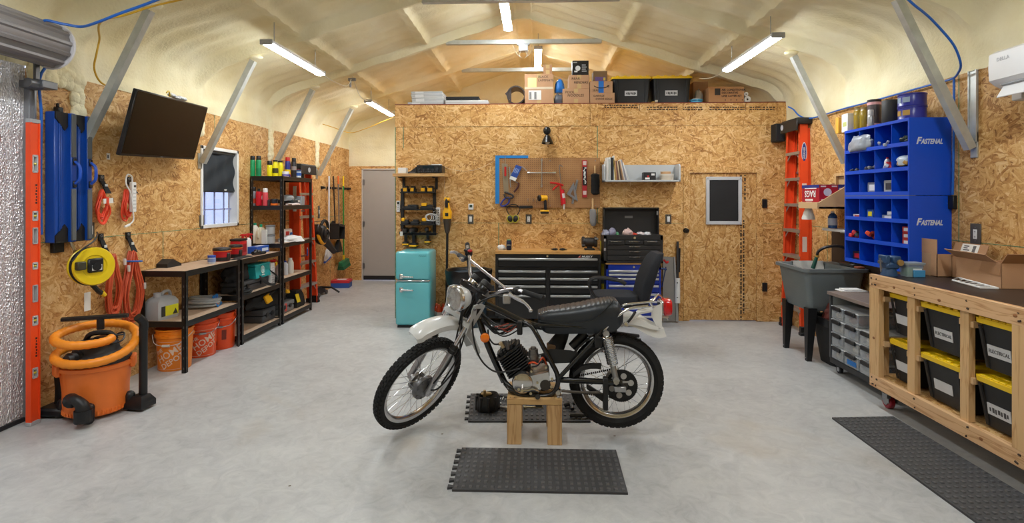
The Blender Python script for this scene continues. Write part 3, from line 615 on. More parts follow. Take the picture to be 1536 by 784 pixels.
# ---- yellow cord reel
t = thing('cord_reel','round yellow cord reel with black plug hung in front of orange cords','cord reel')
q = at(137,399,X=-3.30); r = .135; n = V((1,-.45,.05)).normalized()
g = G().lathe([(.0,-.05),(r,-.05),(r+.006,-.042),(r+.006,-.03),(r*.94,-.02),(r*.94,.016),(r+.006,.03),(r+.006,.042),(r,.05),(r*.62,.05),(r*.58,.042),(0,.042)],q,n,36); make('drum',g,c(240,208,28,.35),t)
T = FR(q+n*.043,V((.35,1,0)),FZ)
make('hub',G().at(T).box(-.055,.055,-.045,.06,0,.022,.01).cyl((0,0,.016),(0,0,.034),.03),BLK,t)
make('rating_label',G().at(T).box(-.03,.04,-.03,.012,.022,.0235),PAPER,t)
make('rim_stripe',G().torus(q+n*.0,n,r*.945,.017,36,8),BLK,t)
make('handle',G().tube(spl([q+V((0,-.02,-.11)),q+V((.02,.04,-.19)),q+V((.02,.07,-.21))],5),.018,8),BLK,t)
make('plug_tip',G().cyl(q+V((.02,.07,-.205)),q+V((.022,.10,-.235)),.02,.016),YEL,t)
make('lead',G().tube(spl([(XL+.03,at(140,348,X=XL).y,at(140,348,X=XL).z),at(146,352,X=-3.33),at(140,362,X=-3.28),at(122,375,X=-3.27),at(108,392,X=-3.27)],6),.006,6),BLK,t)
make('side_clip',G().at(FR(q+V((.02,-.12,.016)),V((.35,1,0)),FZ)).box(-.03,.03,-.03,.03,-.02,.02,.006),c(60,58,40,.5),t)
outlet('wall_outlet','grey wall outlet beside the folded blue sawhorses',at(135,345,X=XL),LX)
t = thing('sticker','small white paper sticker on the boards below the TV','sticker'); q = at(162.5,234.5,X=XL); make('paper',G().at(FR(q,LX,FZ)).box(-.018,.018,-.026,.026,0,.001),PAPER,t)
g = G().at(FR(q,LX,FZ)); g.box(-.012,.004,-.015,.012,.001,.0014); make('print',g,c(90,90,92,.6),t)
outlet('wall_outlet','grey wall outlet just below the window corner',at(302,331,X=XL),LX)
outlet('wall_outlet','small wall outlet above the leaf blower',at(478,318,X=XL),LX,w=.07,h=.2)
# ---- shelving: black angle posts, particle board decks
DECK = grain('particle_board',(186,160,136),(172,146,122),1,30,.6,8); SHB = c(24,22,22,.42)
def shelf_unit(lab,y0,y1,levels,ztop,posts=None):
    t = thing('shelving_unit',lab,'shelving',grp='black shelving along the left wall'); x0,x1 = XL+.012,-3.055
    for x in (x0,x1):
        for y in (y0,y1):
            sx = 1 if x == x0 else -1; sy = 1 if y == y0 else -1
            g = G().box(x,x+sx*.036,y,y+sy*.004,0,ztop).box(x,x+sx*.004,y,y+sy*.036,0,ztop); g.mat(1)
            for k in range(int(ztop/.09)): g.box(x-sx*.0006,x,y+sy*.013,y+sy*.022,.03+.09*k,.05+.09*k).box(x+sx*.013,x+sx*.022,y-sy*.0006,y,.03+.09*k,.05+.09*k)
            make('post',g,[SHB,c(90,88,86,.6)],t)
    for z in levels:
        g = G()
        for x in (x0+.002,x1-.002): s = 1 if x < -3.2 else -1; g.box(x,x+s*.004,y0+.004,y1-.004,z-.05,z+.002).box(x,x+s*.018,y0+.004,y1-.004,z-.02,z-.017)
        for y in (y0+.002,y1-.002): s = 1 if y < (y0+y1)/2 else -1; g.box(x0+.004,x1-.004,y,y+s*.004,z-.05,z+.002)
        f = make('shelf_frame',g,SHB,t)
        make('deck',G().box(x0+.006,x1-.006,y0+.006,y1-.006,z-.014,z,.001),DECK,f)
    return t
U1,U2,U3 = (4.695,5.585),(5.625,6.515),(6.555,7.43)
shelf_unit('black bench-height shelving with one lower deck, over the orange buckets',*U1,(.893,.45),.893)
shelf_unit('black bench-height shelving with two lower decks, beside the tall unit',*U2,(.893,.51,.09),.893)
shelf_unit('tall black five-deck shelving unit loaded with cans and bottles',*U3,(1.80,1.44,.98,.55,.09),1.80)
# ---- bottles, cans and tubs
def turned(name,lab,cat,x,y,z,prof,col,parts=(),grp=None,seg=20,band=None,rz=0):
    """turned container; parts: (name, profile, material)"""
    t = thing(name,lab,cat,(x,y,z),rz,grp)
    make('body',G().lathe(prof,seg=seg),col,t)
    if band:
        z0,z1,r,m = band; make('label_band',G().lathe([(r,z0),(r+.0012,z0+.001),(r+.0012,z1-.001),(r,z1)],seg=seg),m,t)
    for n_,pf,m in parts: make(n_,G().lathe(pf,seg=seg),m,t)
    return t
def spray_can(lab,x,y,z,col,cap,r=.033,h=.16,grp=None,band=None):
    return turned('spray_can',lab,'can',x,y,z,[(.0,0),(r*.96,0),(r,.006),(r,h),(r*.86,h+.012),(r*.5,h+.02),(0,h+.02)],col,[('cap',[(r*.88,h+.008),(r*.9,h+.012),(r*.88,h+.055),(r*.8,h+.06),(0,h+.06)],cap)],grp,band=band)
def bottle(lab,x,y,z,col,cap,r=.04,h=.2,grp=None,band=None,name='bottle',neck=.35):
    return turned(name,lab,'bottle',x,y,z,[(0,0),(r*.95,0),(r,.008),(r,h*.68),(r*.8,h*.8),(r*neck,h*.9),(r*neck,h*.96),(0,h*.96)],col,[('cap',[(r*neck*1.15,h*.9),(r*neck*1.15,h),(0,h)],cap)],grp,band=band)
def tub(lab,x,y,z,col,lid,r=.05,h=.1,grp=None,band=None,name='tub',cat='tub'):
    return turned(name,lab,cat,x,y,z,[(0,0),(r*.92,0),(r*.95,.005),(r,h),(0,h)],col,[('lid',[(r*1.03,h-.012),(r*1.05,h-.008),(r*1.05,h+.006),(r*.98,h+.01),(0,h+.01)],lid)],grp,band=band)
def sprayer(lab,x,y,z,col,trig,r=.042,h=.2,grp=None,rz=0,band=None):
    t = bottle(lab,x,y,z,col,trig,r,h,grp,band,'spray_bottle',.34); t.rotation_euler[2] = rz
    g = G().box(-.012,.04,-.011,.011,h,h+.028,.005).box(.036,.05,-.008,.008,h+.006,h+.024,.003); g.tube(spl([(.028,0,h),(.04,0,h-.02),(.034,0,h-.05)],4),.005,6); g.tube([(-.01,0,h+.02),(-.03,0,h+.008)],[.01,.006],8); make('trigger_head',g,trig,t); return t
G1 = 'cans and bottles on the top deck of the tall black shelf'
Z = 1.80; GRN = c(22,150,92,.3); YC = c(226,214,20,.3)
spray_can('green spray can with black cap on the tall shelf, nearest the window',*T3(379,-3.28),Z,GRN,BLK,.031,.19,G1)
spray_can('green spray can with black cap, the second from the window',*T3(388,-3.27),Z,GRN,BLK,.031,.19,G1,band=(.02,.1,.0312,c(16,128,84,.3)))
spray_can('yellow can with black cap standing next to the green cans',*T3(404.5,-3.20),Z,YC,BLK,.031,.13,G1)
bottle('yellow jug bottle with black dotted label, first of the pair',*T3(413,-3.18),Z,YC,BLK,.033,.20,G1,(.04,.1,.0335,c(60,56,20,.4)),neck=.7)
bottle('yellow jug bottle with black cap, second of the pair',*T3(420.5,-3.18),Z,YC,BLK,.036,.20,G1,neck=.7)
spray_can('blue lubricant can with red spray cap on the tall shelf',*T3(431.5,-3.17),Z,c(26,44,132,.3),RED,.032,.2,G1,band=(.04,.1,.0325,YEL))
tub('small white tub with purple band on the tall shelf edge',*T3(428.5,-3.10),Z,c(230,228,236,.4),c(226,226,230,.4),.04,.055,G1,band=(.01,.03,.0405,c(90,76,170,.4)))
spray_can('tall black and grey can behind the tub on the tall shelf',*T3(441,-3.16),Z,c(44,42,48,.35),BLK,.03,.2,G1,band=(.1,.15,.0305,c(160,150,150,.4)))
tub('white can with blue label at the far end of the tall shelf',*T3(447.5,-3.14),Z,c(214,224,236,.4),c(40,60,110,.4),.036,.10,G1,band=(.03,.07,.0365,c(40,96,190,.4)))
spray_can('dark can with olive cap behind the lubricant can',*T3(440,-3.27),Z,c(56,56,66,.4),c(90,88,60,.4),.033,.17,G1)
tub('small black jar at the back of the tall shelf, farthest from the window',*T3(452,-3.3),Z,c(34,34,38,.4),BLK,.04,.08,G1)
G2 = 'containers on the second deck of the tall shelf'; Z = 1.44
spray_can('grey and red can on the second deck against the shelf post',*T3(380.5,-3.27),Z,c(150,150,156,.35),BLK,.03,.17,G2,band=(.03,.09,.0305,c(200,70,40,.4)))
t = thing('jug','wide red tin with black cap and white oval label on the second deck','tin',(*T3(389.5,-3.22),Z),0,G2)
make('body',G().box(-.025,.03,-.055,.055,0,.175,.012,2),c(196,26,44,.3),t); make('label_oval',G().lathe([(.0,0),(.03,0),(.03,.001),(0,.001)],(.0302,0.01,.1),(1,0,0)),WHT,t); make('cap',G().cyl((0,-.02,.175),(0,-.02,.21),.016),BLK,t)
spray_can('pink-red spray can with white top on the second deck',*T3(398,-3.17),Z,c(214,78,88,.35),c(228,226,226,.4),.032,.155,G2)
bottle('tiny black bottle with red nozzle on the second deck',*T3(403.5,-3.12),Z,c(48,40,42,.4),RED,.018,.09,G2)
bottle('tiny white bottle with red tip in front of the red tin',*T3(387,-3.09),Z,WHT,RED,.012,.06,G2)
tub('squat black jar with orange lower band on the second deck',*T3(411.5,-3.12),Z,c(34,36,48,.4),c(30,32,40,.4),.042,.075,G2,band=(.006,.03,.043,c(226,110,30,.4)))
def heap(name,lab,cat,o,s,m,seed,grp=None,n=12):
    """crumpled soft thing: one lumpy closed surface"""
    g = G(); rs = random.Random(seed); rings = []
    for j in range(n+1):
        a = math.pi*j/n; ring = []
        for i in range(20):
            b = 2*math.pi*i/20; d = V((math.sin(a)*math.cos(b),math.sin(a)*math.sin(b),-math.cos(a)))
            k = 1+.32*noise.noise(d*2.1+V((seed,0,0)))+.14*noise.noise(d*5.2+V((0,seed,0)))
            q = V((d.x*s[0],d.y*s[1],max(d.z*s[2]*1.0,-s[2]*.55)))*k; q.z = max(q.z,-s[2]*.55); ring.append(V(o)+q+V((0,0,s[2]*.55)))
        rings.append(ring)
    g.loft(rings); t = make(name,g,m,sharp=60); return tag(t,lab,cat,grp)
heap('rag','crumpled grey rag bag on the second deck of the tall shelf','rag',(*T3(431,-3.2),Z+.06),(.07,.11,.05),c(150,156,160,.6,bump=.5,bs=40),3)
t = thing('tool_case','flat dark green case with a white sticker on the second deck','case'); y = yL(438,-3.2); make('shell',G().box(-3.33,-3.12,y-.16,y+.13,Z+.03,Z+.075,.01),c(34,46,50,.5),t); make('sticker',G().box(-3.12,-3.119,y-.0,y+.08,Z+.04,Z+.066),PAPER,t)
heap('glove','pair of red and white work gloves under the dark green case','glove',(*T3(440,-3.16),Z),(.07,.16,.025),c(222,206,200,.7,bump=.4,bs=30),8)
tag(make('glove_box',G().box(-3.2,-3.1,yL(449,-3.15)-.05,yL(449,-3.15)+.06,Z,Z+.12,.004),c(150,154,160,.6)),'grey carton at the far end of the second deck','carton')
G3 = 'containers on the third deck of the tall shelf'; Z = .98
bottle('white glue bottle with green spout on the third deck',*T3(382.5,-3.24),Z,c(226,222,210,.4),c(30,150,110,.4),.045,.25,G3)
t = thing('jug','cream jug with a handle and green cap on the third deck','jug',(*T3(391.5,-3.14),Z),0,G3)
make('body',G().loft([[(x*s,y*s2,z) for x,y in ((-.035,-.06),(.035,-.06),(.035,.06),(-.035,.06))] for s,s2,z in ((.95,.95,0),(1,1,.01),(1,1,.14),(.7,.6,.185),(.4,.25,.2))]),c(224,212,188,.4),t); make('cap',G().cyl((0,0,.2),(0,0,.235),.016),c(30,150,110,.4),t); make('handle',G().tube(spl([(0,-.03,.19),(0,-.075,.17),(0,-.075,.09),(0,-.055,.06)],4),.009,6),c(224,212,188,.4),t); make('label',G().box(.0352,.036,-.03,.04,.03,.11),c(206,180,120,.5),t)
for k,zz_ in enumerate((Z,Z+.115)): tub('clear lidded tub on the third deck, '+('lower of the stack' if k == 0 else 'upper of the stack'),*T3(405.5,-3.2),zz_,c(196,198,200,.3,al=.75),c(120,122,126,.4),.055,.1,G3)
tag(make('carton',G().box(-3.3,-3.24,yL(398,-3.25),yL(398,-3.25)+.1,Z,Z+.17,.002),c(214,212,206,.6)),'plain white carton behind the clear stacked tubs','carton')
heap('rag','heap of white cotton rags on the third deck of the tall shelf','rag',(*T3(436,-3.17),Z-.02),(.12,.26,.055),c(224,224,224,.8,bump=.4,bs=30),5)
t = thing('rag_bag','printed red and white bag of wipes on the third deck','bag'); y = yL(431,-3.24); make('bag',G().box(-3.31,-3.23,y-.1,y+.14,Z+.05,Z+.15,.02,2),c(226,220,216,.4,bump=.5,bs=30),t); make('print',G().box(-3.229,-3.228,y-.07,y+.03,Z+.07,Z+.12),c(196,50,44,.4),t); make('corner_print',G().box(-3.229,-3.228,y+.05,y+.13,Z+.07,Z+.10),c(40,100,180,.4),t)
Z = .55; G4 = 'spray bottles on the fourth deck'
sprayer('spray bottle of pink cleaner with red trigger, first on the fourth deck',*T3(408,-3.17),Z,c(222,196,192,.3),RED,.04,.2,G4,.2,(.05,.12,.0405,c(236,226,222,.5)))
sprayer('spray bottle of rose cleaner with red trigger, second on the fourth deck',*T3(419,-3.12),Z,c(216,180,178,.3),RED,.045,.2,G4,.2,(.05,.12,.0455,c(222,196,192,.5)))
bottle('yellow bottle with red cap behind the pink spray bottles',*T3(412,-3.27),Z,YEL,RED,.035,.22,G4)
bottle('blue-labelled white bottle behind the shelf post on the fourth deck',*T3(428,-3.2),Z,c(210,214,226,.4),c(40,66,150,.4),.035,.18,G4)
bottle('plain white bottle standing alone on the fourth deck',*T3(435.5,-3.2),Z,c(230,228,222,.4),WHT,.042,.2,G4,neck=.5)
sprayer('white spray bottle with red trigger nearest the red canister on the bench',-3.36,yL(364,-3.36),.893,WHT,RED,.036,.2,'bottles behind the red canisters',.4)
sprayer('white spray bottle with red trigger just beside the tall shelf post',-3.36,yL(372,-3.36),.893,c(232,224,222,.3),RED,.036,.2,'bottles behind the red canisters',.4)
t = thing('strip_tag','thin blue and white marker hanging from the red step ladder','tag'); q = at(461,378,X=-3.2); make('tube',G().cyl(q+V((0,0,-.05)),q+V((0,0,.05)),.009),c(60,90,170,.3),t); make('tip',G().cyl(q+V((0,0,.05)),q+V((0,0,.065)),.006),WHT,t)
# ---- on and under the bench
Z = .893
t = thing('wedge_stand','black wedge shaped stand at the near end of the bench top','stand'); q = at(239,402,Z=Z)
g = G().prism([(-.10,0),(.10,0),(.10,.02),(-.02,.075),(-.10,.035)],(q.x-.13,q.y+.11,Z),(0,1,0),FZ,-.2); make('body',g,c(30,30,32,.5),t)
T0 = (q.x+.07,q.y,Z)
g = G(); 
for k in range(6): g.box(q.x-.11,q.x+.05,q.y+.05+.024*k,q.y+.058+.024*k,Z+.003,Z+.012)
make('rib',g,BLKR,t)
tub('blue-lidded small white tub beside the red canisters',-3.17,yL(317.5,-3.17),Z,c(196,206,222,.4),c(36,76,170,.35),.035,.07,band=(.015,.05,.0355,c(120,140,190,.5)),name='tub')
def canister(lab,px,X,r,h):
    t = thing('wipe_canister',lab,'canister',(X,yL(px,X),Z),0,'red canisters on the bench')
    make('body',G().lathe([(0,0),(r*.86,0),(r*.9,.01),(r,h*.72),(r,h*.8),(0,h*.8)],seg=28),c(186,26,34,.3),t)
    make('base_band',G().lathe([(r*.9,.004),(r*.93,.006),(r*.955,h*.3),(r*.94,h*.3)],seg=28),c(30,28,30,.4),t)
    make('lid',G().lathe([(r*1.02,h*.76),(r*1.05,h*.78),(r*1.05,h*.9),(r*.96,h*.97),(r*.5,h),(0,h)],seg=28),c(28,28,30,.35),t)
    make('trim_ring',G().torus((0,0,h*.75),(0,0,1),r*1.02,.005,28,6),c(232,110,30,.4),t)
    make('side_clip',G().at(FR((r*.93,-r*.2,h*.1),(0,1,0),FZ)).box(-.02,.02,0,h*.5,-.02,.01,.004),c(40,36,38,.4),t)
canister('round red canister with black lid, the bigger one next to the blue-lidded tub',333,-3.19,.083,.14)
canister('round red canister with black lid, squeezed between its twin and the tall red one',353.5,-3.21,.066,.145)
yq = yL(359,-3.24); t = thing('rag_canister','tall square red tub with black lid behind the round canisters','tub')
make('body',G().box(-3.36,-3.24,yq+.02,yq+.17,Z,Z+.17,.015,2),c(186,24,38,.3),t); make('lid',G().box(-3.364,-3.236,yq+.016,yq+.174,Z+.165,Z+.19,.01,2),c(30,28,30,.35),t); make('label',G().box(-3.2405,-3.239,yq+.04,yq+.15,Z+.04,Z+.13),c(150,20,34,.4),t)
yq = yL(393,-3.2); t = thing('glove_carton','blue and white box of disposable gloves at the far end of the bench','carton')
make('carton',G().box(-3.3,-3.19,yq-.14,yq+.15,Z,Z+.08,.003),c(34,84,176,.4),t); make('label',G().box(-3.1905,-3.189,yq-.02,yq+.13,Z+.02,Z+.055),c(200,212,230,.5),t); make('top_slot',G().box(-3.26,-3.22,yq-.05,yq+.1,Z+.08,Z+.082),WHT,t)
yq = yL(362,-3.12); t = thing('knife_pouch','flat black pouch in front of the square red tub','pouch'); make('pouch',G().loft([[(-3.12+x,y,z) for x,z in ((-.03,Z),(.03,Z),(.02,Z+h),(-.02,Z+h))] for y,h in ((yq-.16,.008),(yq-.05,.02),(yq+.1,.022),(yq+.18,.01))]),BLKR,t)
yq = yL(386,-3.12); t = thing('heat_gun','black hand tool lying in front of the glove box','tool'); make('barrel',G().tube([(-3.12,yq-.1,Z+.03),(-3.12,yq+.04,Z+.03)],[.02,.027],10),BLK,t); make('grip',G().tube([(-3.12,yq+.02,Z+.022),(-3.09,yq+.12,Z+.02)],[.018,.017],8),BLKR,t); make('knob',G().ball((-3.12,yq-.03,Z+.045),.024),BLK,t)
Z = .45
t = thing('jug','square grey jug with yellow label on the lower deck of the bench','jug'); q = at(247,479,Z=Z); q.x -= .05
T = MX.Translation((q.x-.02,q.y+.06,Z)) @ MX.Rotation(R_(-8),4,'Z')
gr = c(176,178,180,.4)
make('body',G().at(T).loft([[(x*s*.085,y*s2*.115,z) for x,y in ((-1,-.85),(-.85,-1),(.85,-1),(1,-.85),(1,.85),(.85,1),(-.85,1),(-1,.85))] for s,s2,z in ((.96,.96,0),(1,1,.012),(1,1,.15),(.8,.8,.185),(.5,.4,.205))]),gr,t)
make('cap',G().at(T).cyl((0,-.045,.19),(0,-.045,.235),.032,seg=18),gr,t); make('handle',G().at(T).tube(spl([(0,-.01,.2),(0,.03,.235),(0,.085,.23),(0,.1,.18),(0,.1,.13)],5),.014,8),gr,t)
g = G().at(T).box(.086,.0872,-.05,.098,.03,.12); make('label',g,c(222,218,30,.4),t); g = G().at(T).box(.087,.0876,-.096,-.052,.03,.12).prism([(0,0),(.06,0),(.035,.05)],(.0882,.03,.035),(0,1,0),FZ,.001); make('label_panel',g,c(52,52,44,.5),t)
q = at(316,463,Z=Z)
t = thing('hose_coil','coil of clear tubing in printed plastic on the lower bench deck','hose'); cx,cy = q.x-.16,q.y+.1
g = G()
for k in range(6): g.torus((cx+.004*k,cy+.02*(k % 3),Z+.02+.012*k),(.04*(k % 2),.05,1),.14-.008*(k % 3),.012,32,7,e=1.15)
make('tubing',g,c(178,182,184,.2,al=.75),t)
g = G(); rs = random.Random(4); T = FR((cx+.12,cy+.07,Z+.05),(-.35,1,0),(-.5,0,1))
g.at(T).box(-.1,.1,-.06,.06,0,.012,.005); make('wrapper',g,c(40,120,190,.3,bump=.6,bs=40),t)
for k,col in enumerate(((226,70,120),(240,220,60),(90,60,160),(235,235,235),(240,220,60))): make('print_patch',G().at(T).box(-.09+.04*k,-.065+.04*k,-.03+.02*(k % 2),.0+.02*(k % 3),.0125,.0135),c(*col,.4),t)
# buckets
def bucket(lab,px,py,col,graphic,turn=-52):
    q = at(px,py,Z=0); t = thing('bucket',lab,'bucket',(q.x-.03,q.y+.1,0),R_(turn),'five gallon buckets under the bench')
    make('shell',G().lathe([(0,0),(.128,0),(.132,.006),(.146,.29),(.155,.293),(.157,.3),(.157,.318),(.148,.321),(.148,.352),(.156,.356),(.156,.366),(.146,.368),(.14,.362),(.126,.03),(0,.03)],seg=40),col,t)
    make('bail',G().tube(spl([(-.01,.158,.33),(.06,.158,.31),(.135,.1,.25),(.155,0,.235),(.135,-.1,.25),(.06,-.158,.31),(-.01,-.158,.33)],6),.003,6).cyl((.154,-.03,.235),(.154,.03,.235),.011),STL if graphic != 1 else c(210,210,206,.4),t)
    def curve(o):       # wrap flat lettering round the bucket's wall
        for v in o.data.vertices: a = v.co.y/.143; r = .1315+.0495*v.co.z+.0016+v.co.x; v.co.x,v.co.y = r*math.cos(a),r*math.sin(a)
    if graphic in (1,2):
        for body,s,yy,z,sh in (('THE',.045,-.075,.19,0),('HOME',.085,-.085,.115,0),('DEPOT',.068,-.085,.052,0)):
            o = text(body,s,(0,yy,z),LX,(0,.0,1),c(228,200,180,.5),t,ext=.0003,wgt=.001)
            o.data.transform(MX.Translation((0,0,.12)) @ MX.Rotation(R_(32),4,'X') @ MX.Translation((0,0,-.12))); curve(o)
        g = G()
        for y0,y1,z0,z1 in ((-.115,.115,.018,.021),(-.115,.115,.262,.265),(-.115,-.112,.02,.263),(.112,.115,.02,.263)):
            n = 14
            for k in range(n): g.box(.0,.0006,y0+(y1-y0)*k/n,y0+(y1-y0)*(k+1)/n,z0,z1)
        o = make('logo_border',g,c(228,190,170,.5),t); curve(o)
    else:
        g = G().box(0,.0006,-.09,-.02,.19,.235).box(0,.0006,-.09,-.02,.05,.09).box(0,.0006,.02,.065,.1,.2)
        g.tube([V((.0003,-.055+.032*math.cos(a),.138+.032*math.sin(a))) for a in [2*math.pi*k/20 for k in range(20)]],.003,4,closed=True).tube([(.0003,-.078,.16),(.0003,-.032,.116)],.003,4)
        o = make('warning_print',g,c(120,36,14,.5),t); curve(o)
    return t
bucket('orange hardware store bucket, the paler one nearest the shop vacuum',256,556,c(236,132,24,.42),1,-82)
bucket('red-orange hardware store bucket in the middle, half hidden by the leg',296,536,c(232,82,26,.42),2)
bucket('red-orange bucket with black warning print, farthest under the bench',326,524,c(230,78,22,.42),0,-62)
# unit 2 decks
Z = .51
q = at(350,436,Z=Z); t = thing('tool_case','dark grey hard case on the middle deck under the teal bag','case')
make('shell',G().box(-3.34,-3.12,5.72,6.3,Z,Z+.075,.015,2),c(58,60,64,.55),t); make('lid',G().box(-3.345,-3.115,5.71,6.31,Z+.078,Z+.125,.015,2),c(64,66,70,.55),t)
for y in (5.85,6.15): make('latch',G().box(-3.118,-3.105,y-.02,y+.02,Z+.05,Z+.10,.003),BLK,t)
t = heap('duffel_bag','black soft tool bag on top of the dark grey case','bag',(-3.24,5.85,Z+.125),(.10,.2,.13),c(26,26,28,.8,bump=.3,bs=60),12)
t = thing('tool_bag','teal and black tool bag with white round emblem on the middle deck','bag')
TEAL = c(22,150,152,.6); ox,oy,oz = -3.16,6.16,Z+.127
make('body',G().loft([[(ox+x,oy+y,oz+z) for x,z in ((-.08,0),(.07,0),(.055,h),(-.06,h))] for y,h in ((-.17,.12),(-.15,.13),(.12,.15),(.16,.14))]),TEAL,t)
make('flap',G().box(ox-.07,ox+.065,oy-.18,oy+.17,oz+.13,oz+.155,.012,2),TEAL,t)
g = G(); T = FR((ox+.066,oy-.02,oz+.085),LX,(-.1,0,1)); g.at(T)
for k in range(18): a = 2*math.pi*k/18
g.lathe([(0,0),(.042,0),(.042,.003),(0,.003)],seg=24); g.mat(1)
for q_ in (.012,.024,.034): g.torus((0,0,.003),(0,0,1),q_,.0025,20,4)
make('emblem',g,[WHT,TEAL],t); g = G().at(T)
for k in range(4): g.box(-.03+.016*k,-.02+.016*k,-.062,-.052,0,.003)
make('letter_mark',g,WHT,t)
make('strap',G().tube(spl([(ox+.06,oy-.1,oz+.02),(ox+.14,oy-.02,oz-.08),(ox+.15,oy+.14,oz-.09),(ox+.11,oy+.22,oz-.02),(ox+.05,oy+.15,oz+.06)],6),.016,8,flat=.35),BLK,t)
make('clip',G().box(ox+.1,ox+.13,oy+.2,oy+.24,oz-.07,oz-.02,.006),BLK,t)
q = at(340,444,Z=Z)
t = thing('cable_coil','flat coil of black cable at the near end of the middle deck','cable'); g = G()
for k in range(5): g.torus((-3.15+.01*k,5.74+.02*(k % 3),Z+.01+.009*k),(.03,.02*(k % 2),1),.09-.008*k,.007,28,6,e=1.25)
make('cable',g,BLK,t)
t = thing('spray_carton','white and silver carton standing at the far end of the middle deck','carton'); make('carton',G().box(-3.26,-3.09,6.33,6.42,Z,Z+.26,.002),c(206,206,206,.5),t); make('printed_panel',G().box(-3.25,-3.12,6.3285,6.33,Z+.02,Z+.22),c(110,106,116,.6),t)
g = G()
for k in range(7): g.box(-3.0897,-3.0885,6.345,6.405,Z+.03+.028*k,Z+.036+.028*k)
make('print_line',g,c(150,130,140,.6),t)
t = thing('bottle_carton','grey carton behind the white carton on the middle deck','carton'); make('carton',G().box(-3.36,-3.28,6.15,6.4,Z,Z+.3,.003),c(150,152,156,.6),t); make('cap',G().cyl((-3.32,6.25,Z+.3),(-3.32,6.25,Z+.33),.03),c(190,192,196,.4),t)
# unit 3 bottom deck
Z = .09
def hardcase(lab,x0,x1,y0,y1,h,col,acc=None):
    t = thing('tool_case',lab,'case',grp='hard cases on the bottom deck'); make('base',G().box(x0,x1,y0,y1,Z,Z+h*.55,.015,2),col,t); make('lid',G().box(x0-.004,x1+.004,y0-.004,y1+.004,Z+h*.57,Z+h,.015,2),col,t)
    for k in (.3,.7): make('latch',G().box(x1,x1+.012,y0+(y1-y0)*k-.025,y0+(y1-y0)*k+.025,Z+h*.4,Z+h*.75,.003),BLK,t)
    if acc: make('badge',G().box(x1+.004,x1+.006,y0+.3*(y1-y0),y0+.45*(y1-y0),Z+h*.2,Z+h*.9),acc,t)
hardcase('dark grey hard case on the bottom deck at the tall shelf leg',-3.36,-3.12,6.2,6.5,.15,c(62,64,68,.55))
hardcase('lighter grey hard case with a red badge on the bottom deck',-3.36,-3.12,6.62,7.02,.14,c(110,112,114,.55),c(190,60,50,.5))
t = thing('contractor_bag','long black and yellow contractor tool bag lying on the hard cases','bag')
o = heap('bag_body','','',(-3.24,6.55,Z+.15),(.12,.48,.14),c(26,26,27,.8,bump=.4,bs=50),21); del o['label'],o['category']; o.parent = t
make('yellow_panel',G().at(FR((-3.115,6.32,Z+.27),(.1,1,.2),(-.4,0,1))).box(-.06,.05,-.05,.05,-.02,.012,.008),DEW,t); make('yellow_tip',G().at(FR((-3.13,6.86,Z+.26),(0,1,-.2),(-.4,0,1))).box(-.04,.04,-.02,.025,-.02,.01,.006),DEW,t)
make('carry_strap',G().tube(spl([(-3.15,6.25,Z+.24),(-3.1,6.4,Z+.33),(-3.1,6.6,Z+.34),(-3.13,6.75,Z+.26)],6),.012,6,flat=.4),BLK,t)
t = thing('tool_pouch','black tool pouch with a yellow tag at the end of the bottom deck','bag')
make('pouch',G().loft([[(-3.2+x*s,7.2+y*s,Z+z) for x,y in ((-.09,-.12),(.09,-.12),(.09,.14),(-.09,.14))] for s,z in ((.9,0),(1,.03),(.85,.15),(.6,.22))]),BLKR,t); make('tag',G().at(FR((-3.105,7.1,Z+.14),(.1,1,0),(-.3,0,1))).box(-.05,.03,-.06,.05,0,.004),c(206,176,30,.5),t)
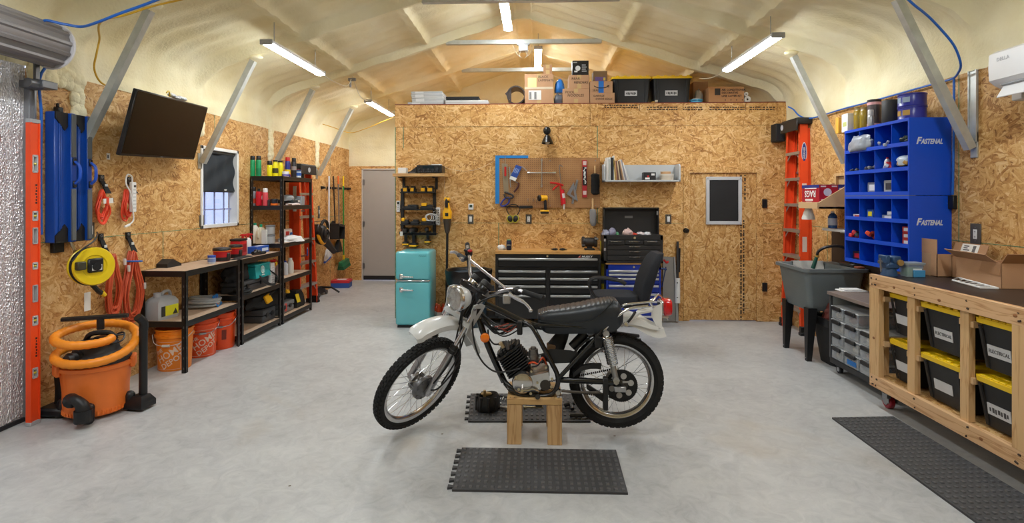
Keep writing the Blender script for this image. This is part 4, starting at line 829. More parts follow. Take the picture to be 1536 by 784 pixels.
# ---- orange-red fibreglass step ladders
LAD = c(238,78,34,.4); ALU = c(184,184,184,.35,.8)
def ladder(lab,o,rz,h,w,n,lean,brandlab=None,spread=.30,rear=.16,dk=.09):
    """folded A-frame step ladder: local x across the rungs, local y towards the wall (rear legs), base at z=0"""
    t = thing('step_ladder',lab,'ladder',o,rz)
    hw0,hw1 = w/2+.06,w/2-.03
    X = lambda z,s: s*(hw0+(hw1-hw0)*z/h)
    Yf = lambda z: lean*z/h
    for s in (-1,1):
        g = G(); P0,P1 = V((X(0,s),0,0)),V((X(h,s),Yf(h),h))
        for (dx,dy,ww,dd) in ((0,0,.008,dk),(-s*.016,0,.036,.007),(-s*.016,dk-.007,.036,.007)):
            g.loft([[p+V((dx+a*ww/2,dy+b*dd,0)) for a,b in ((-1,0),(1,0),(1,1),(-1,1))] for p in (P0,P1)])
        make('front_rail',g,LAD,t)
        g = G(); Q0,Q1 = V((X(0,s)*.93,rear,0.02)),V((X(h,s)*.9,Yf(h)+dk+.01,h-.05))
        for dx,ww,dd in ((0,.007,.06),(-s*.014,.03,.007)): g.loft([[p+V((dx+a*ww/2,b*dd,0)) for a,b in ((-1,0),(1,0),(1,1),(-1,1))] for p in (Q0,Q1)])
        make('rear_rail',g,LAD,t)
        make('foot',G().box(X(0,s)-.03,X(0,s)+.03,-.015,dk+.01,0,.035,.005).box(X(0,s)-.025,X(0,s)+.025,-.008,dk,.035,.10,.004),BLK,t)
        make('rear_foot',G().box(X(0,s)*.93-.025,X(0,s)*.93+.025,rear-.01,rear+.07,0,.06,.005),BLK,t)
    for k in range(1,n+1):
        z = h*k/(n+1)-.02; wd = X(z,1); y = Yf(z)
        make('step',G().box(-wd+.005,wd-.005,y-.004,y+dk,z-.004,z+.004,.001).box(-wd+.005,wd-.005,y-.006,y-.002,z-.03,z+.004).box(-wd+.005,wd-.005,y+dk-.002,y+dk+.002,z-.03,z+.004),ALU,t)
        for s in (-1,1): make('step_brace',G().tube([(s*(wd-.012),y+.01,z-.10),(s*(wd-.10),y+.01,z-.02)],.006,6),ALU,t)
    for k in (2,n-1):
        z = h*k/(n+1)+.05; make('spreader',G().box(-hw1*.9,hw1*.9,Yf(z)+dk+.02,Yf(z)+dk+.028,z-.012,z+.012),ALU,t)
    y = Yf(h); make('top_cap',G().box(-hw1-.045,hw1+.045,y-.05,y+dk+.07,h-.01,h+.065,.014,2).box(-hw1-.05,hw1+.05,y-.055,y-.04,h-.08,h+.05,.006),c(30,30,32,.5),t)
    return t,X,Yf
t,X,Yf = ladder('orange-red step ladder folded behind the tall black shelf',(-3.21,7.72,0),R_(86),1.95,.42,5,.06,rear=.10)
make('warning_label',G().box(-X(1.2,1)-.007,-X(1.2,1)-.0045,.08,.13,1.35,1.7),PAPER,t)
make('cap_badge',G().at(MX.Translation((0,Yf(1.93)-.056,1.935)) @ MX.Rotation(R_(90),4,'X')).lathe([(0,0),(.035,0),(.035,.003),(0,.003)]),c(190,196,206,.4),t)
# ---- broom rack and what hangs on it
t = thing('tool_rack','row of black broom clips screwed to the boards by the grey door','rack'); z = at(483,281,X=XL).z
for k,px in enumerate((482,491,499,507,515,521)):
    y = yL(px,XL); make('clip',G().box(XL,XL+.03,y-.035,y+.035,z-.025,z+.02,.004).box(XL+.03,XL+.06,y-.035,y-.02,z-.02,z+.015,.004).box(XL+.03,XL+.06,y+.02,y+.035,z-.02,z+.015,.004),BLK,t)
def pole(g,a,b,r=.013): g.cyl(a,b,r,seg=10)
PX = XL+.06
t = thing('mop','white-handled floor squeegee mop hanging in the first clip','mop'); make('handle',G().cyl(at(493.5,264,X=PX),at(493,372,X=PX),.014,seg=10),c(226,228,238,.35),t)
a,b = at(494,370,X=PX),at(497,384,X=PX-.01); make('clamp',G().cyl(a,b,.02),WHT,t)
T = FR(at(494,381,X=PX+.03),(0,1,.25),(0,-.25,1)); make('head',G().at(T).prism([(-.16,-.06),(.05,-.05),(.12,.09),(-.03,.09)],(0,0,0),(1,0,0),(0,1,0),.04),c(224,228,234,.5),t); make('blade',G().at(T).box(-.2,.06,-.085,-.06,-.03,.005,.003),c(50,90,180,.4),t)
t = thing('dustpan','black lobby dustpan on a long handle hanging in the second clip','dustpan'); make('handle',G().cyl(at(500,264,X=PX),at(502.5,334,X=PX),.012,seg=8),c(48,36,30,.5),t)
T = FR(at(504.5,345,X=PX+.03),(0,1,-.06),FZ); g = G().at(T)
g.prism([(-.15,.1),(-.04,.16),(.05,.16),(.15,.08),(.14,-.15),(-.13,-.15)],(0,0,-.05),(1,0,0),(0,1,0),.01); g.box(-.15,-.135,-.15,.1,-.05,.1,.003).box(.13,.145,-.15,.08,-.05,.1,.003); g.loft([[(x,y,z) for x,y in ((-.15,.07),(.15,.05))]+[(x,y,z) for x,y in ((.15,.09),(-.15,.11))] for z in (-.05,.1)]); make('pan',g,c(34,32,32,.5),t); make('inner_tray',G().at(T).box(-.1,.13,-.14,.0,-.045,-.035),c(112,104,96,.6),t)
t = thing('lobby_broom','small black broom with orange-tipped grey handle in the third clip','broom'); make('handle',G().cyl(at(507.5,275,X=PX),at(509,360,X=PX),.012,seg=8),c(120,112,108,.45),t); make('handle_tip',G().cyl(at(507.3,264,X=PX),at(507.5,276,X=PX),.014,seg=8),c(226,106,40,.45),t)
T = FR(at(507.5,369,X=PX),(0,1,0),FZ); make('brush',G().at(T).loft([[(x*s,y,z*s2) for x,z in ((-.5,-.03),(.5,-.03),(.5,.03),(-.5,.03))] for s,s2,y in ((.05,.6,.11),(.12,1,.05),(.22,1.2,-.1))]),BLKR,t)
t = thing('push_broom','green-handled broom with wide green head nearest the grey door','broom'); make('handle',G().cyl(at(515,278,X=PX),at(515.5,384,X=PX),.013,seg=10),c(40,140,60,.4),t); make('handle_tip',G().cyl(at(515,264,X=PX),at(515,279,X=PX),.015,seg=10),c(236,196,30,.4),t); make('socket',G().cyl(at(515.5,382,X=PX),at(515.5,390,X=PX),.02),c(236,196,30,.4),t)
T = FR(at(516,393,X=PX+.03),(0,1,.12),FZ); make('head',G().at(T).loft([[(x,y*s,z*s) for y,z in ((-.045,-.05),(-.045,.05),(.035,.035),(.035,-.035))] for x,s in ((-.19,.75),(-.17,1),(.17,1),(.19,.75))]),c(26,104,66,.6),t); make('bristle',G().at(T).loft([[(x,y,z) for y,z in ((-.1,-.06),(-.1,.06),(-.04,.045),(-.04,-.045))] for x in (-.18,.18)]),c(24,92,60,.8,bump=.6,bs=200),t)
# ---- leaf blower
t = thing('leaf_blower','black and yellow cordless leaf blower hung on the left wall by the ladder','blower'); q = at(482,352,X=XL+.14)
T = FR(q,(.1,1,-.6),(0,.5,1))
make('housing',G().at(T).ball((0,0,0),.14,1.1,1.15,.7,18,10),BLK,t)
make('tube',G().at(T).tube([(.08,-.02,0),(.25,-.03,0),(.52,-.04,0)],[.075,.06,.045],14),c(40,40,40,.5),t)
make('yellow_shell',G().at(T).torus((-.0,.0,.0),(.0,.25,1),.135,.028,24,8).ball((.05,.1,.03),.06,1.3,.8,.8),DEW,t)
make('handle',G().at(T).tube(spl([(-.08,.12,0),(-.02,.24,0),(.1,.26,0),(.16,.17,0),(.1,.07,0)],5),.024,8),BLKR,t)
make('battery',G().at(T).box(-.25,-.1,-.07,.06,-.06,.06,.012),BLK,t); make('intake',G().at(T).torus((-.02,0,.1),(0,0,1),.07,.014,20,6).torus((-.02,0,.1),(0,0,1),.035,.01,16,6),c(50,50,52,.5),t)
make('wall_hook',G().cyl((XL,q.y-.02,q.z+.2),(XL+.16,q.y-.02,q.z+.22),.008),STL,t)
# ---- floor things by the far left
q = at(509,432,Z=0); t = thing('shoe_box','small red and blue box on the floor under the brooms','box'); T = FR((q.x-.02,q.y+.12,0),(1,.12,0),(0,1,0))
make('base',G().at(T).box(-.15,.17,-.12,.12,0,.09,.006),c(46,90,170,.5),t); make('lid',G().at(T).box(-.155,.175,-.125,.125,.085,.13,.006),c(196,40,56,.5),t); make('top_print',G().at(T).box(-.06,.1,-.06,.08,.1305,.132),c(226,214,210,.6),t)
t = thing('floor_jack','black long-handled trolley jack on the floor beyond the shelving','jack'); q = at(478,444,Z=0)
make('chassis',G().loft([[(q.x-.06+x,q.y+y,z) for x,z in ((-.09,.03),(.09,.03),(.07,h),(-.07,h))] for y,h in ((-.16,.12),(.05,.15),(.25,.08))]),BLK,t)
make('handle',G().tube([(q.x-.04,q.y+.15,.12),at(498,431,Z=.12),at(509,438,Z=.05)],.016,8),BLK,t)
for s in (-1,1):
    for y in (-.12,.2): make('wheel',G().cyl((q.x-.06+s*.09,q.y+y,.035),(q.x-.06+s*.12,q.y+y,.035),.035),c(70,70,72,.4),t)
make('saddle',G().cyl((q.x-.06,q.y-.05,.13),(q.x-.06,q.y-.05,.18),.05),STL,t)
# ---- shop vacuum
VO = c(238,122,46,.5,var=.06); HO = c(244,146,34,.45)
t = thing('shop_vacuum','big orange shop vacuum with coiled hose in front of the boards','vacuum'); q = at(148,626,Z=0); cx,cy = -3.14,3.82
s_ = .235
make('drum',G().lathe([(0,.025),(.182,.025),(.188,.04),(.194,.06),(.196,.19),(.208,.31),(.212,.335),(.224,.34),(.226,.365),(.218,.37),(.1,.37)],(cx,cy,0),seg=44),VO,t)
g = G()
for k in range(44): a = 2*math.pi*k/44; g.box(*[v for v in (cx+.191*math.cos(a)-.006,cx+.191*math.cos(a)+.006)],cy+.191*math.sin(a)-.006,cy+.191*math.sin(a)+.006,.035,.065)
make('base_rib',g,VO,t)
make('power_head',G().lathe([(.208,.365),(.21,.39),(.195,.415),(.16,.43),(.14,.45),(.13,.50),(.11,.515),(0,.52)],(cx,cy,0),seg=36),c(44,44,46,.55),t)
make('side_latch',G().at(FR((cx+.19,cy+.10,.36),(-.5,.86,0),FZ)).box(-.06,.06,-.05,.03,-.01,.022,.008),VO,t); make('side_latch',G().at(FR((cx-.14,cy-.17,.36),(.78,-.62,0),FZ)).box(-.05,.05,-.05,.03,-.01,.022,.008),VO,t)
make('lid_handle',G().tube(spl([(cx-.1,cy+.02,.50),(cx-.04,cy+.0,.56),(cx+.06,cy+.04,.56),(cx+.1,cy+.06,.51)],5),.018,8).box(cx-.02,cx+.1,cy-.02,cy+.08,.51,.54,.01),BLK,t)
make('port',G().lathe([(.05,0),(.05,.05),(.038,.06),(.044,.1),(.03,.12),(0,.12)],(cx-.02,cy-.1,.43),(-.1,-1,.05),16),BLK,t)
g = G()
def hel(cx_,cy_,z0,z1,rx,ry,a0,a1,n=40): return [V((cx_+rx*math.cos(a0+(a1-a0)*k/n),cy_+ry*math.sin(a0+(a1-a0)*k/n),z0+(z1-z0)*k/n)) for k in range(n+1)]
pts = [V((cx+r*math.cos(R_(a)),cy+r*math.sin(R_(a)),z)) for a,r,z in ((-5,.12,.535),(-30,.15,.53),(-60,.18,.528),(-90,.21,.532),(-115,.228,.545),(-141,.235,.562),(-170,.228,.575),(-200,.228,.585),(-231,.228,.59),(-260,.23,.585),(-290,.232,.565),(-321,.236,.53),(-345,.238,.485),(-370,.238,.445),(-395,.238,.42),(-420,.238,.41),(-450,.238,.412),(-480,.235,.425),(-505,.23,.44),(-530,.225,.452),(-560,.21,.46),(-590,.17,.465))]
sp_ = spl([p for p in pts],8); rr = [.0295+.0016*math.sin(i*1.9) for i in range(len(sp_))]
g.tube(sp_,rr,12); make('hose',g,HO,t)
for k,(dx,dy,a) in enumerate(((.10,-.19,-20),(.2,.06,60),(-.16,-.1,200),(-.1,.18,120))):
    f = make('caster_arm',G().at(MX.Translation((cx+dx,cy+dy,0))).cyl((0,0,.035),(0,0,.1),.034).ball((0,0,.1),.036),BLK,t)
    make('wheel',G().at(MX.Translation((cx+dx*1.05,cy+dy*1.05,0)) @ MX.Rotation(R_(a),4,'Z')).cyl((-.022,0,.027),(.022,0,.027),.027),BLK,f)
make('elbow_nozzle',G().tube(spl([(cx+.02,cy-.24,.17),(cx+.07,cy-.27,.19),(cx+.12,cy-.27,.15),(cx+.125,cy-.265,.10)],5),[.05,.046,.036,.032,.03,.03,.032,.034,.036,.038,.04,.042,.042,.044,.046,.048],12).cyl((cx+.125,cy-.265,.04),(cx+.125,cy-.265,.12),.052),BLK,t)
a,b = at(211,478,X=cx+.27),at(209,598,X=cx+.27)
make('wand',G().cyl((cx+.27,cy+.10,.06),(cx+.265,cy+.11,.57),.028).tube(spl([(cx+.265,cy+.11,.56),(cx+.265,cy+.11,.62),(cx+.25,cy+.07,.67)],4),[.03]*9,10),BLK,t)
make('wand_foot',G().loft([[(cx+.27+x*s,cy+.08+y*s,z) for x,y in ((-.09,-.06),(.06,-.08),(.07,.06),(-.07,.07))] for s,z in ((1,.015),(1,.055),(.6,.1))]),BLK,t)
a,b = at(101,476,Z=.72),at(187,463,Z=.72)
make('floor_brush',G().tube([V((cx-.24,cy-.02,.665)),V((cx+.14,cy+.12,.67))],.017,6,flat=1.6).cyl((cx-.02,cy+.06,.58),(cx-.02,cy+.06,.66),.024),BLK,t)
make('crevice_tool',G().tube(spl([(cx-.25,cy-.02,.06),(cx-.26,cy-.02,.18),(cx-.275,cy-.03,.30)],4),[.05,.045,.04,.036,.032,.03,.026,.022,.02],8,flat=.5).box(cx-.33,cx-.14,cy-.14,cy+.04,.01,.07,.015),BLK,t)
make('power_cable',G().tube(spl([(cx+.05,cy+.05,.52),(cx+.12,cy+.1,.55),(cx+.17,cy+.02,.51),(cx+.1,cy-.06,.50),(cx+.03,cy,.53),(cx+.14,cy+.08,.54)],6),.006,6),BLK,t)
# ================================================================ BACK WALL
def bx(px,off=0.0): return B(px,300,off).x
def bz(py,off=0.0): return B(768,py,off).z
def brect(g,x0,x1,y0,y1,off0,off1,bev=0): a,b = B(x0,y0,off1),B(x1,y1,off1); g.box(a.x,b.x,YB-off1,YB-off0,b.z,a.z,bev); return g
# wooden wall shelf with two black brackets
t = thing('wall_shelf','pine wall shelf holding the black receiver over the battery rack','shelf')
z1 = bz(260.5,.14); x0,x1 = bx(589,.28),bx(667,.28)
make('board',G().box(x0,x1,YB-.29,YB,z1-.036,z1,.002),WOODX,t)
for px in (606,655): x = bx(px); make('bracket',G().box(x-.016,x+.016,YB-.02,YB-.004,z1-.19,z1-.037).box(x-.016,x+.016,YB-.24,YB-.01,z1-.05,z1-.037),BLK,t)
t = thing('router_box','small white box on the near end of the pine shelf','box'); x = bx(604.5,.2); make('body',G().box(x-.052,x+.052,YB-.25,YB-.15,z1,z1+.072,.006),c(214,212,208,.5),t); make('foot',G().box(x-.05,x+.05,YB-.245,YB-.155,z1-.0,z1+.006),c(120,118,116,.5),t)
t = thing('stereo_receiver','black stereo receiver with a row of knobs on the pine shelf','receiver'); xa,xb = bx(626,.25),bx(663,.25)
make('body',G().box(xa,xb,YB-.27,YB-.02,z1+.01,z1+.10,.004),c(24,24,26,.4),t)
make('front_panel',G().box(xa-.003,xb+.003,YB-.278,YB-.268,z1+.008,z1+.103,.003),c(18,18,20,.3),t)
g = G(); 
for k in range(9): g.box(xa+.02+.028*k,xa+.036+.028*k,YB-.281,YB-.277,z1+.018,z1+.026)
make('button',g,c(90,92,96,.4),t)
make('display',G().box(xa+.07,xb-.09,YB-.2795,YB-.277,z1+.06,z1+.09),c(30,44,50,.1),t)
for k in range(5): make('knob',G().cyl((xa+.03+.055*k,YB-.278,z1+.045 if k % 2 else z1+.05),(xa+.03+.055*k,YB-.298,z1+.045 if k % 2 else z1+.05),.012 if k < 4 else .02),c(50,52,56,.3),t)
for s in (xa+.03,xb-.03): make('foot',G().cyl((s,YB-.2,z1),(s,YB-.2,z1+.012),.015),BLK,t)
t = thing('speaker_wedge','black sloping desk unit beside the receiver on the pine shelf','device'); x = bx(613,.2); make('body',G().prism([(0,0),(bx(626,.2)-x-.005,0),(bx(626,.2)-x-.005,.085),(.03,.03),(0,.02)],(x,YB-.24,z1),FX,FZ,.17),BLK,t); make('key_panel',G().box(x+.02,bx(624,.2),YB-.243,YB-.239,z1+.008,z1+.022),c(70,70,74,.4),t)
t = thing('paper_stack','white folded paper lying on top of the black receiver','paper'); make('sheet',G().box(bx(647,.2),bx(661,.2),YB-.2,YB-.06,z1+.104,z1+.118,.002),PAPER,t); make('grey_cover',G().box(bx(641,.2),bx(647,.2),YB-.19,YB-.08,z1+.104,z1+.112),c(150,150,154,.5),t)
# battery rack: two uprights, three trays, a tool bar
t = thing('battery_rack','black metal wall rack with three trays for batteries and chargers','rack'); RK = c(26,26,28,.45); D = .17
for px in (604,652): a,b = B(px,285),B(px,350); make('upright',G().box(a.x-.02,a.x+.02,YB-.025,YB-.002,b.z,a.z+.02,.002),RK,t)
TR = []
for py in (289,314.5,337):
    z = bz(py,D/2); TR.append(z); g = G().box(bx(600,D),bx(654,D),YB-D,YB-.02,z-.006,z).box(bx(600,D),bx(654,D),YB-D,YB-D+.004,z-.006,z+.01)
    make('tray',g,RK,t)
z = bz(351,.1); make('tool_bar',G().box(bx(604,.1),bx(655,.1),YB-.13,YB-.02,z-.006,z+.006).box(bx(604,.1),bx(655,.1),YB-.13,YB-.126,z-.015,z+.02),RK,t)
for px in (600,615,630,645): make('tray_end',G().box(bx(px,.1)-.003,bx(px,.1)+.003,YB-.13,YB-.03,z-.004,z+.03),RK,t)
def battery(lab,px,z,w,h=.065,col=BLK,d=.09):
    t = thing('battery',lab,'battery',grp='tool batteries on the rack'); x = bx(px,.11)
    make('case',G().box(x-w/2,x+w/2,YB-.15,YB-.15+d,z,z+h*.62,.006),col,t); make('yellow_band',G().box(x-w/2+.004,x+w/2-.02,YB-.154,YB-.154+d,z+h*.2,z+h*.72,.003),DEW,t); make('rail_top',G().box(x-w*.34,x+w*.34,YB-.145,YB-.15+d,z+h*.6,z+h,.006),c(40,40,42,.4),t)
for k,(px,w) in enumerate(((609.5,.07),(620,.065),(636,.075),(646.5,.085))): battery(('first','second','third','fourth')[k]+' yellow-banded battery on the top tray, counted from the grey door',px,TR[0],w,.085)
def charger(lab,px0,px1,z,bat=True):
    t = thing('battery_charger',lab,'charger',grp='battery chargers on the rack'); xa,xb = bx(px0,.11),bx(px1,.11)
    make('base',G().box(xa,xb,YB-.16,YB-.05,z,z+.045,.012),BLK,t); make('top_rail',G().box(xa+(xb-xa)*.3,xb-.01,YB-.14,YB-.07,z+.04,z+.065,.006),c(44,44,46,.4),t)
    if bat: make('docked_battery',G().box(xa+(xb-xa)*.1,xa+(xb-xa)*.48,YB-.155,YB-.07,z+.045,z+.085,.006),DEW,t)
charger('wide black charger without a battery on the middle tray',605,628,TR[1],False); charger('black charger with a yellow battery on the middle tray',631,651,TR[1])
charger('black charger with a yellow battery at the door end of the lowest tray',602,614,TR[2]); charger('plain black charger in the middle of the lowest tray',616,629,TR[2],False); charger('black charger under the coiled white cord on the lowest tray',632,650,TR[2])
t = thing('charging_cord','loops of white cord hanging over the lowest tray','cord'); g = G(); q = B(645,326,.17)
for k in range(4): g.torus((q.x+.015*k-.02,YB-.165,q.z-.0),(.5-.2*k,1,.2*k),.05+.006*k,.005,22,6,e=.8)
g.tube(spl([B(650,318,.16),B(655,315,.09),B(657,322,.05)],5),.005,6); make('cord',g,c(214,212,210,.5),t)
t = thing('power_strip','white power strip mounted upright beside the battery rack','power strip'); g = brect(G(),653.5,660,311,337.5,.002,.04,.006); make('housing',g,WHT,t)
g = G()
for k in range(6): g = brect(g,655.2,656.2,314+3.7*k,316+3.7*k,.04,.041); g = brect(g,657.3,658.3,314+3.7*k,316+3.7*k,.04,.041)
make('socket',g,BLK,t)
def drill(lab,px,py,s=1.0,yaw=0,impact=False):
    """cordless drill hung head-up: chuck towards the room"""
    t = thing('cordless_drill',lab,'drill',grp='cordless drills hanging under the rack'); q = B(px,py,.10); T = MX.Translation(q) @ MX.Rotation(yaw,4,'Z') @ MX.Scale(s,4)
    make('motor_body',G().at(T).cyl((0,-.03,0),(0,.10,0),.036,.034),DEW if not impact else c(60,58,54,.5),t); make('rear_cap',G().at(T).lathe([(.036,0),(.034,.02),(.02,.03),(0,.03)],(0,.10,0),(0,1,0)),BLK,t)
    make('chuck',G().at(T).lathe([(.036,0),(.03,.015),(.026,.05),(.016,.062),(0,.062)],(0,-.03,0),(0,-1,0)),c(48,46,46,.35),t)
    make('handle',G().at(T).loft([[(x,y+o,z) for x,y in ((-.018,-.026),(.018,-.026),(.02,.024),(-.02,.024))] for z,o in ((-.02,.03),(-.07,.04),(-.12,.05),(-.15,.048))]),BLK,t)
    f = make('battery',G().at(T).box(-.04,.04,-.02,.1,-.205,-.15,.01),BLK,t); make('yellow_band',G().at(T).box(-.042,.042,-.025,.104,-.195,-.172,.006),DEW,f)
drill('cordless drill with bright yellow band hung nearest the grey door',608,345.5,.95,.1,True); drill('brown-headed cordless drill hung in the middle under the rack',619.5,345.5,1.05,-.1,True); drill('yellow cordless drill hung beside the end of the rack',641,344,.85,0)
t = thing('tag_card','small white and red tag hanging from the door-side end of the rack','tag'); g = brect(G(),600,604,347,354,.13,.132); make('card',g,PAPER,t); make('string',G().cyl(B(602,347,.13),B(602,343,.13),.002,seg=6),RED,t)
t = thing('remote_control','white air conditioner remote in a holder on the wall corner','remote'); make('body',brect(G(),594.5,600,301,318,.002,.022,.004),c(226,226,226,.4),t); make('display',brect(G(),595.7,598.8,302.6,306.5,.022,.023),c(50,56,52,.2),t); g = G()
for k in range(3): g = brect(g,596,598.5,308+2.4*k,309.3+2.4*k,.022,.0235)
make('button',g,c(150,152,156,.5),t)
# stick vacuum
t = thing('stick_vacuum','yellow and black cordless stick vacuum standing against the wall','vacuum'); x = bx(671,.1); y = YB-.10
zf = lambda py: bz(py,.1)
make('handle',G().tube(spl([(x,y+.03,zf(312)),(x+.0,y+.05,zf(303)),(x,y+.02,zf(297)),(x,y-.06,zf(299)),(x,y-.06,zf(311))],5),.019,8),BLK,t)
make('battery_pack',G().box(x-.03,x+.03,y-.075,y+.05,zf(301),zf(296),.008),DEW,t)
make('motor_housing',G().loft([[(x+a*w_,y+b*d_,zf(py)) for a,b in ((-1,-.7),(-.7,-1),(.7,-1),(1,-.7),(1,.7),(.7,1),(-.7,1),(-1,.7))] for py,w_,d_ in ((328,.05,.05),(318,.055,.055),(313,.035,.05),(310,.03,.045),(304,.02,.03))]),DEW,t)
make('vent',G().box(x-.02,x+.02,y-.058,y-.05,zf(324),zf(319),.002),BLK,t)
make('dust_canister',G().loft([[(x+w_*math.cos(a),y+w_*math.sin(a),zf(py)) for a in [2*math.pi*k/16 for k in range(16)]] for py,w_ in ((328,.052),(333,.05),(346,.034),(350,.022))]),c(70,60,52,.3),t)
make('wand',G().cyl((x,y,zf(349)),(x-.01,y-.01,.10),.016,seg=12),BLK,t)
make('floor_head',G().loft([[(x-.05+a*w_,y-.03+b,z) for a,b in ((-1,-.06),(1,-.06),(.8,.06),(-.8,.06))] for z,w_ in ((.01,.13),(.05,.13),(.10,.05))]),BLK,t)
# fridge
t = thing('retro_fridge','small turquoise retro fridge with chrome handles against the boards','fridge'); FT = c(104,192,202,.28,coat=.4,var=.02)
fy = 6.461; fa = at(593.5,491,Y=fy); fb = at(645,491,Y=fy); x0,x1 = fa.x,fb.x; zt = at(619,377,Y=fy).z; y1 = YB-.04; dz = at(619,421,Y=fy).z
make('cabinet',G().box(x0+.006,x1-.006,fy+.05,y1,.025,zt-.004,.035,4),FT,t)
d1 = make('freezer_door',G().box(x0,x1,fy-.02,fy+.045,dz+.012,zt,.03,4),FT,t); d2 = make('fridge_door',G().box(x0,x1,fy-.02,fy+.045,.03,dz-.008,.03,4),FT,t)
make('chrome_band',G().box(x0+.004,x1-.004,fy-.022,fy+.04,dz-.006,dz+.01,.003),CHR,t); make('kick_plate',G().box(x0+.02,x1-.02,fy+.0,fy+.05,.0,.028),BLK,t)
for dd,z in ((d1,at(619,414,Y=fy).z),(d2,at(619,434,Y=fy).z)):
    hx = x0+.075; make('handle',G().box(hx-.02,hx+.02,fy-.045,fy-.02,z-.03,z+.03,.006).tube([(hx,fy-.05,z),(hx+.14,fy-.06,z-.003)],[.014,.009],10).ball((hx+.14,fy-.06,z-.003),.011),CHR,dd)
make('script_badge',G().tube(spl([(x1-.13+.011*k,fy-.021,zt-.055+(.008 if k % 2 else -.003)*(1.6 if k == 1 else 1)) for k in range(9)],4),.0016,5),c(60,120,124,.3,.5),d1)
for x in (x0+.05,x1-.05): make('foot',G().cyl((x,fy+.03,0),(x,fy+.03,.03),.018,seg=10),BLK,t)
# thermostat, switches, outlets
t = thing('thermostat','small white thermostat above the switch on the back wall','thermostat'); make('body',brect(G(),702.5,710,305.5,314.5,.001,.02,.004),WHT,t); make('display',brect(G(),704.2,708.4,307,311,.02,.021),c(60,80,70,.2),t)
outlet('wall_switch','grey wall switch below the white thermostat',B(706,328.5),FX,False)
outlet('wall_outlet','grey wall outlet below the pegboard',B(793,328.5),FX)
outlet('wall_switch','grey wall switch beside the open tool chest lid',B(1002.5,328.5),FX,False)
t = thing('dangling_string','thin pale string draped from the receiver across the boards','string'); make('string',G().tube(spl([B(664,250,.05),B(690,256,.01),B(715,254,.01),B(740,242,.012)],6),.0015,5).tube(spl([B(666,258,.02),B(667,300,.006),B(664,330,.006),B(655,352,.02)],6),.0015,5),c(214,200,180,.6),t)
# trash can with black liner
t = thing('trash_can','blue-grey round trash can with a black bag folded over its rim','trash can'); cx,cy = bx(702,.42),YB-.33
make('bin',G().lathe([(0,0),(.19,0),(.20,.02),(.255,.63),(.0,.63)],(cx,cy,0),seg=32),c(44,64,78,.45),t)
g = G(); rings = []
for z,r in ((.50,.262),(.56,.275),(.65,.283),(.675,.278),(.67,.255),(.61,.235),(.47,.22),(.45,.05)): rings.append([V((cx+(r+.014*noise.noise(V((math.cos(a)*3,math.sin(a)*3,z*6))))*math.cos(a),cy+(r+.014*noise.noise(V((math.cos(a)*3+9,math.sin(a)*3,z*6))))*math.sin(a),z+.02*noise.noise(V((math.cos(a)*2,math.sin(a)*2,4))))) for a in [2*math.pi*k/40 for k in range(40)]])
g.loft(rings,cap=False); make('liner',g,c(20,20,22,.3,bump=.5,bs=40),t)
make('side_label',G().at(FR((cx-.08,cy-.232,.40),(1,-.35,0),FZ)).box(-.07,.07,-.05,.05,-.006,.004),c(110,116,84,.5),t)
rs = random.Random(8); BO = c(206,66,22,.25)
for k in range(5):
    x = bx(655+5*k,.14)+.0; y = YB-.14-.07*(k % 2)
    t = bottle('orange drink bottle on the floor beside the fridge, '+('closest to it','second from it','third from it','fourth from it','farthest from it')[k],x,y,0,BO,c(226,96,50,.4),.036,.22,'orange drink bottles',(.06,.13,.0365,c(196,180,170,.5)),neck=.42)
# ---- black tool cabinet with wooden top
t = thing('tool_cabinet','wide black rolling tool cabinet with a wooden top and silver drawer pulls','cabinet')
ty = 6.58; tx = lambda px: at(px,400,Y=ty).x; tz = lambda py: at(820,py,Y=ty).z; X0,X1 = tx(743),tx(901); KB = c(24,24,26,.32)
ztop = tz(381); make('body',G().box(X0,X1,ty+.022,YB-.02,.12,ztop-.002,.004),KB,t)
make('work_top',G().box(X0-.004,X1+.004,ty-.01,YB-.01,ztop,ztop+.036,.003),MAPLE,t)
make('frame_rail',G().box(X0,X1,ty,ty+.022,tz(386.5),ztop-.002,.002).box(X0,X0+.03,ty,ty+.022,.12,tz(386)).box(X1-.03,X1,ty,ty+.022,.12,tz(386)).box((X0+X1)/2-.022,(X0+X1)/2+.022,ty,ty+.022,.12,tz(402)),KB,t)
make('lock',G().cyl(at(821,384,Y=ty+.001),at(821,384,Y=ty-.012),.012),CHR,t)
def drawer(par,xa,xb,za,zb,y,m,hm,pull='rail',full=True):
    f = make('drawer',G().box(xa,xb,y-.004,y+.02,za,zb,.003),m,par)
    if pull == 'rail': make('drawer_pull',G().box(xa+.004,xb-.004,y-.024,y-.004,zb-.03,zb-.004,.004),hm,f)
    return f
PUL = c(190,192,194,.32,.85); mid = (X0+X1)/2
drawer(t,X0+.034,X1-.034,tz(400),tz(386.5),ty,KB,PUL)
rows = [402.5,413.5,425.5,440,472]
make('gap_strip',G().box(X0+.03,X1-.03,ty+.003,ty+.02,tz(405),tz(400.5)),BLKS,t)
rows = [(405,415),(416,426),(427.5,440),(441.5,478)]
for ya,yb in rows:
    for xa,xb in ((X0+.034,mid-.025),(mid+.025,X1-.034)): drawer(t,xa,xb,tz(yb),tz(ya),ty,KB,PUL)
T_ = at(868,386,Y=ty)
text('HUSKY',.032,(T_.x+.035,ty-.0006,tz(385.8)),FX,FZ,c(222,222,222,.4),t,sx=1.25,shear=.2,wgt=.001)
make('logo_mark',G().prism([(0,0),(.03,.026),(.045,.026),(.03,.012),(.04,0)],(T_.x-.012,ty-.001,tz(386)),FX,FZ,.001),c(206,120,110,.4),t)
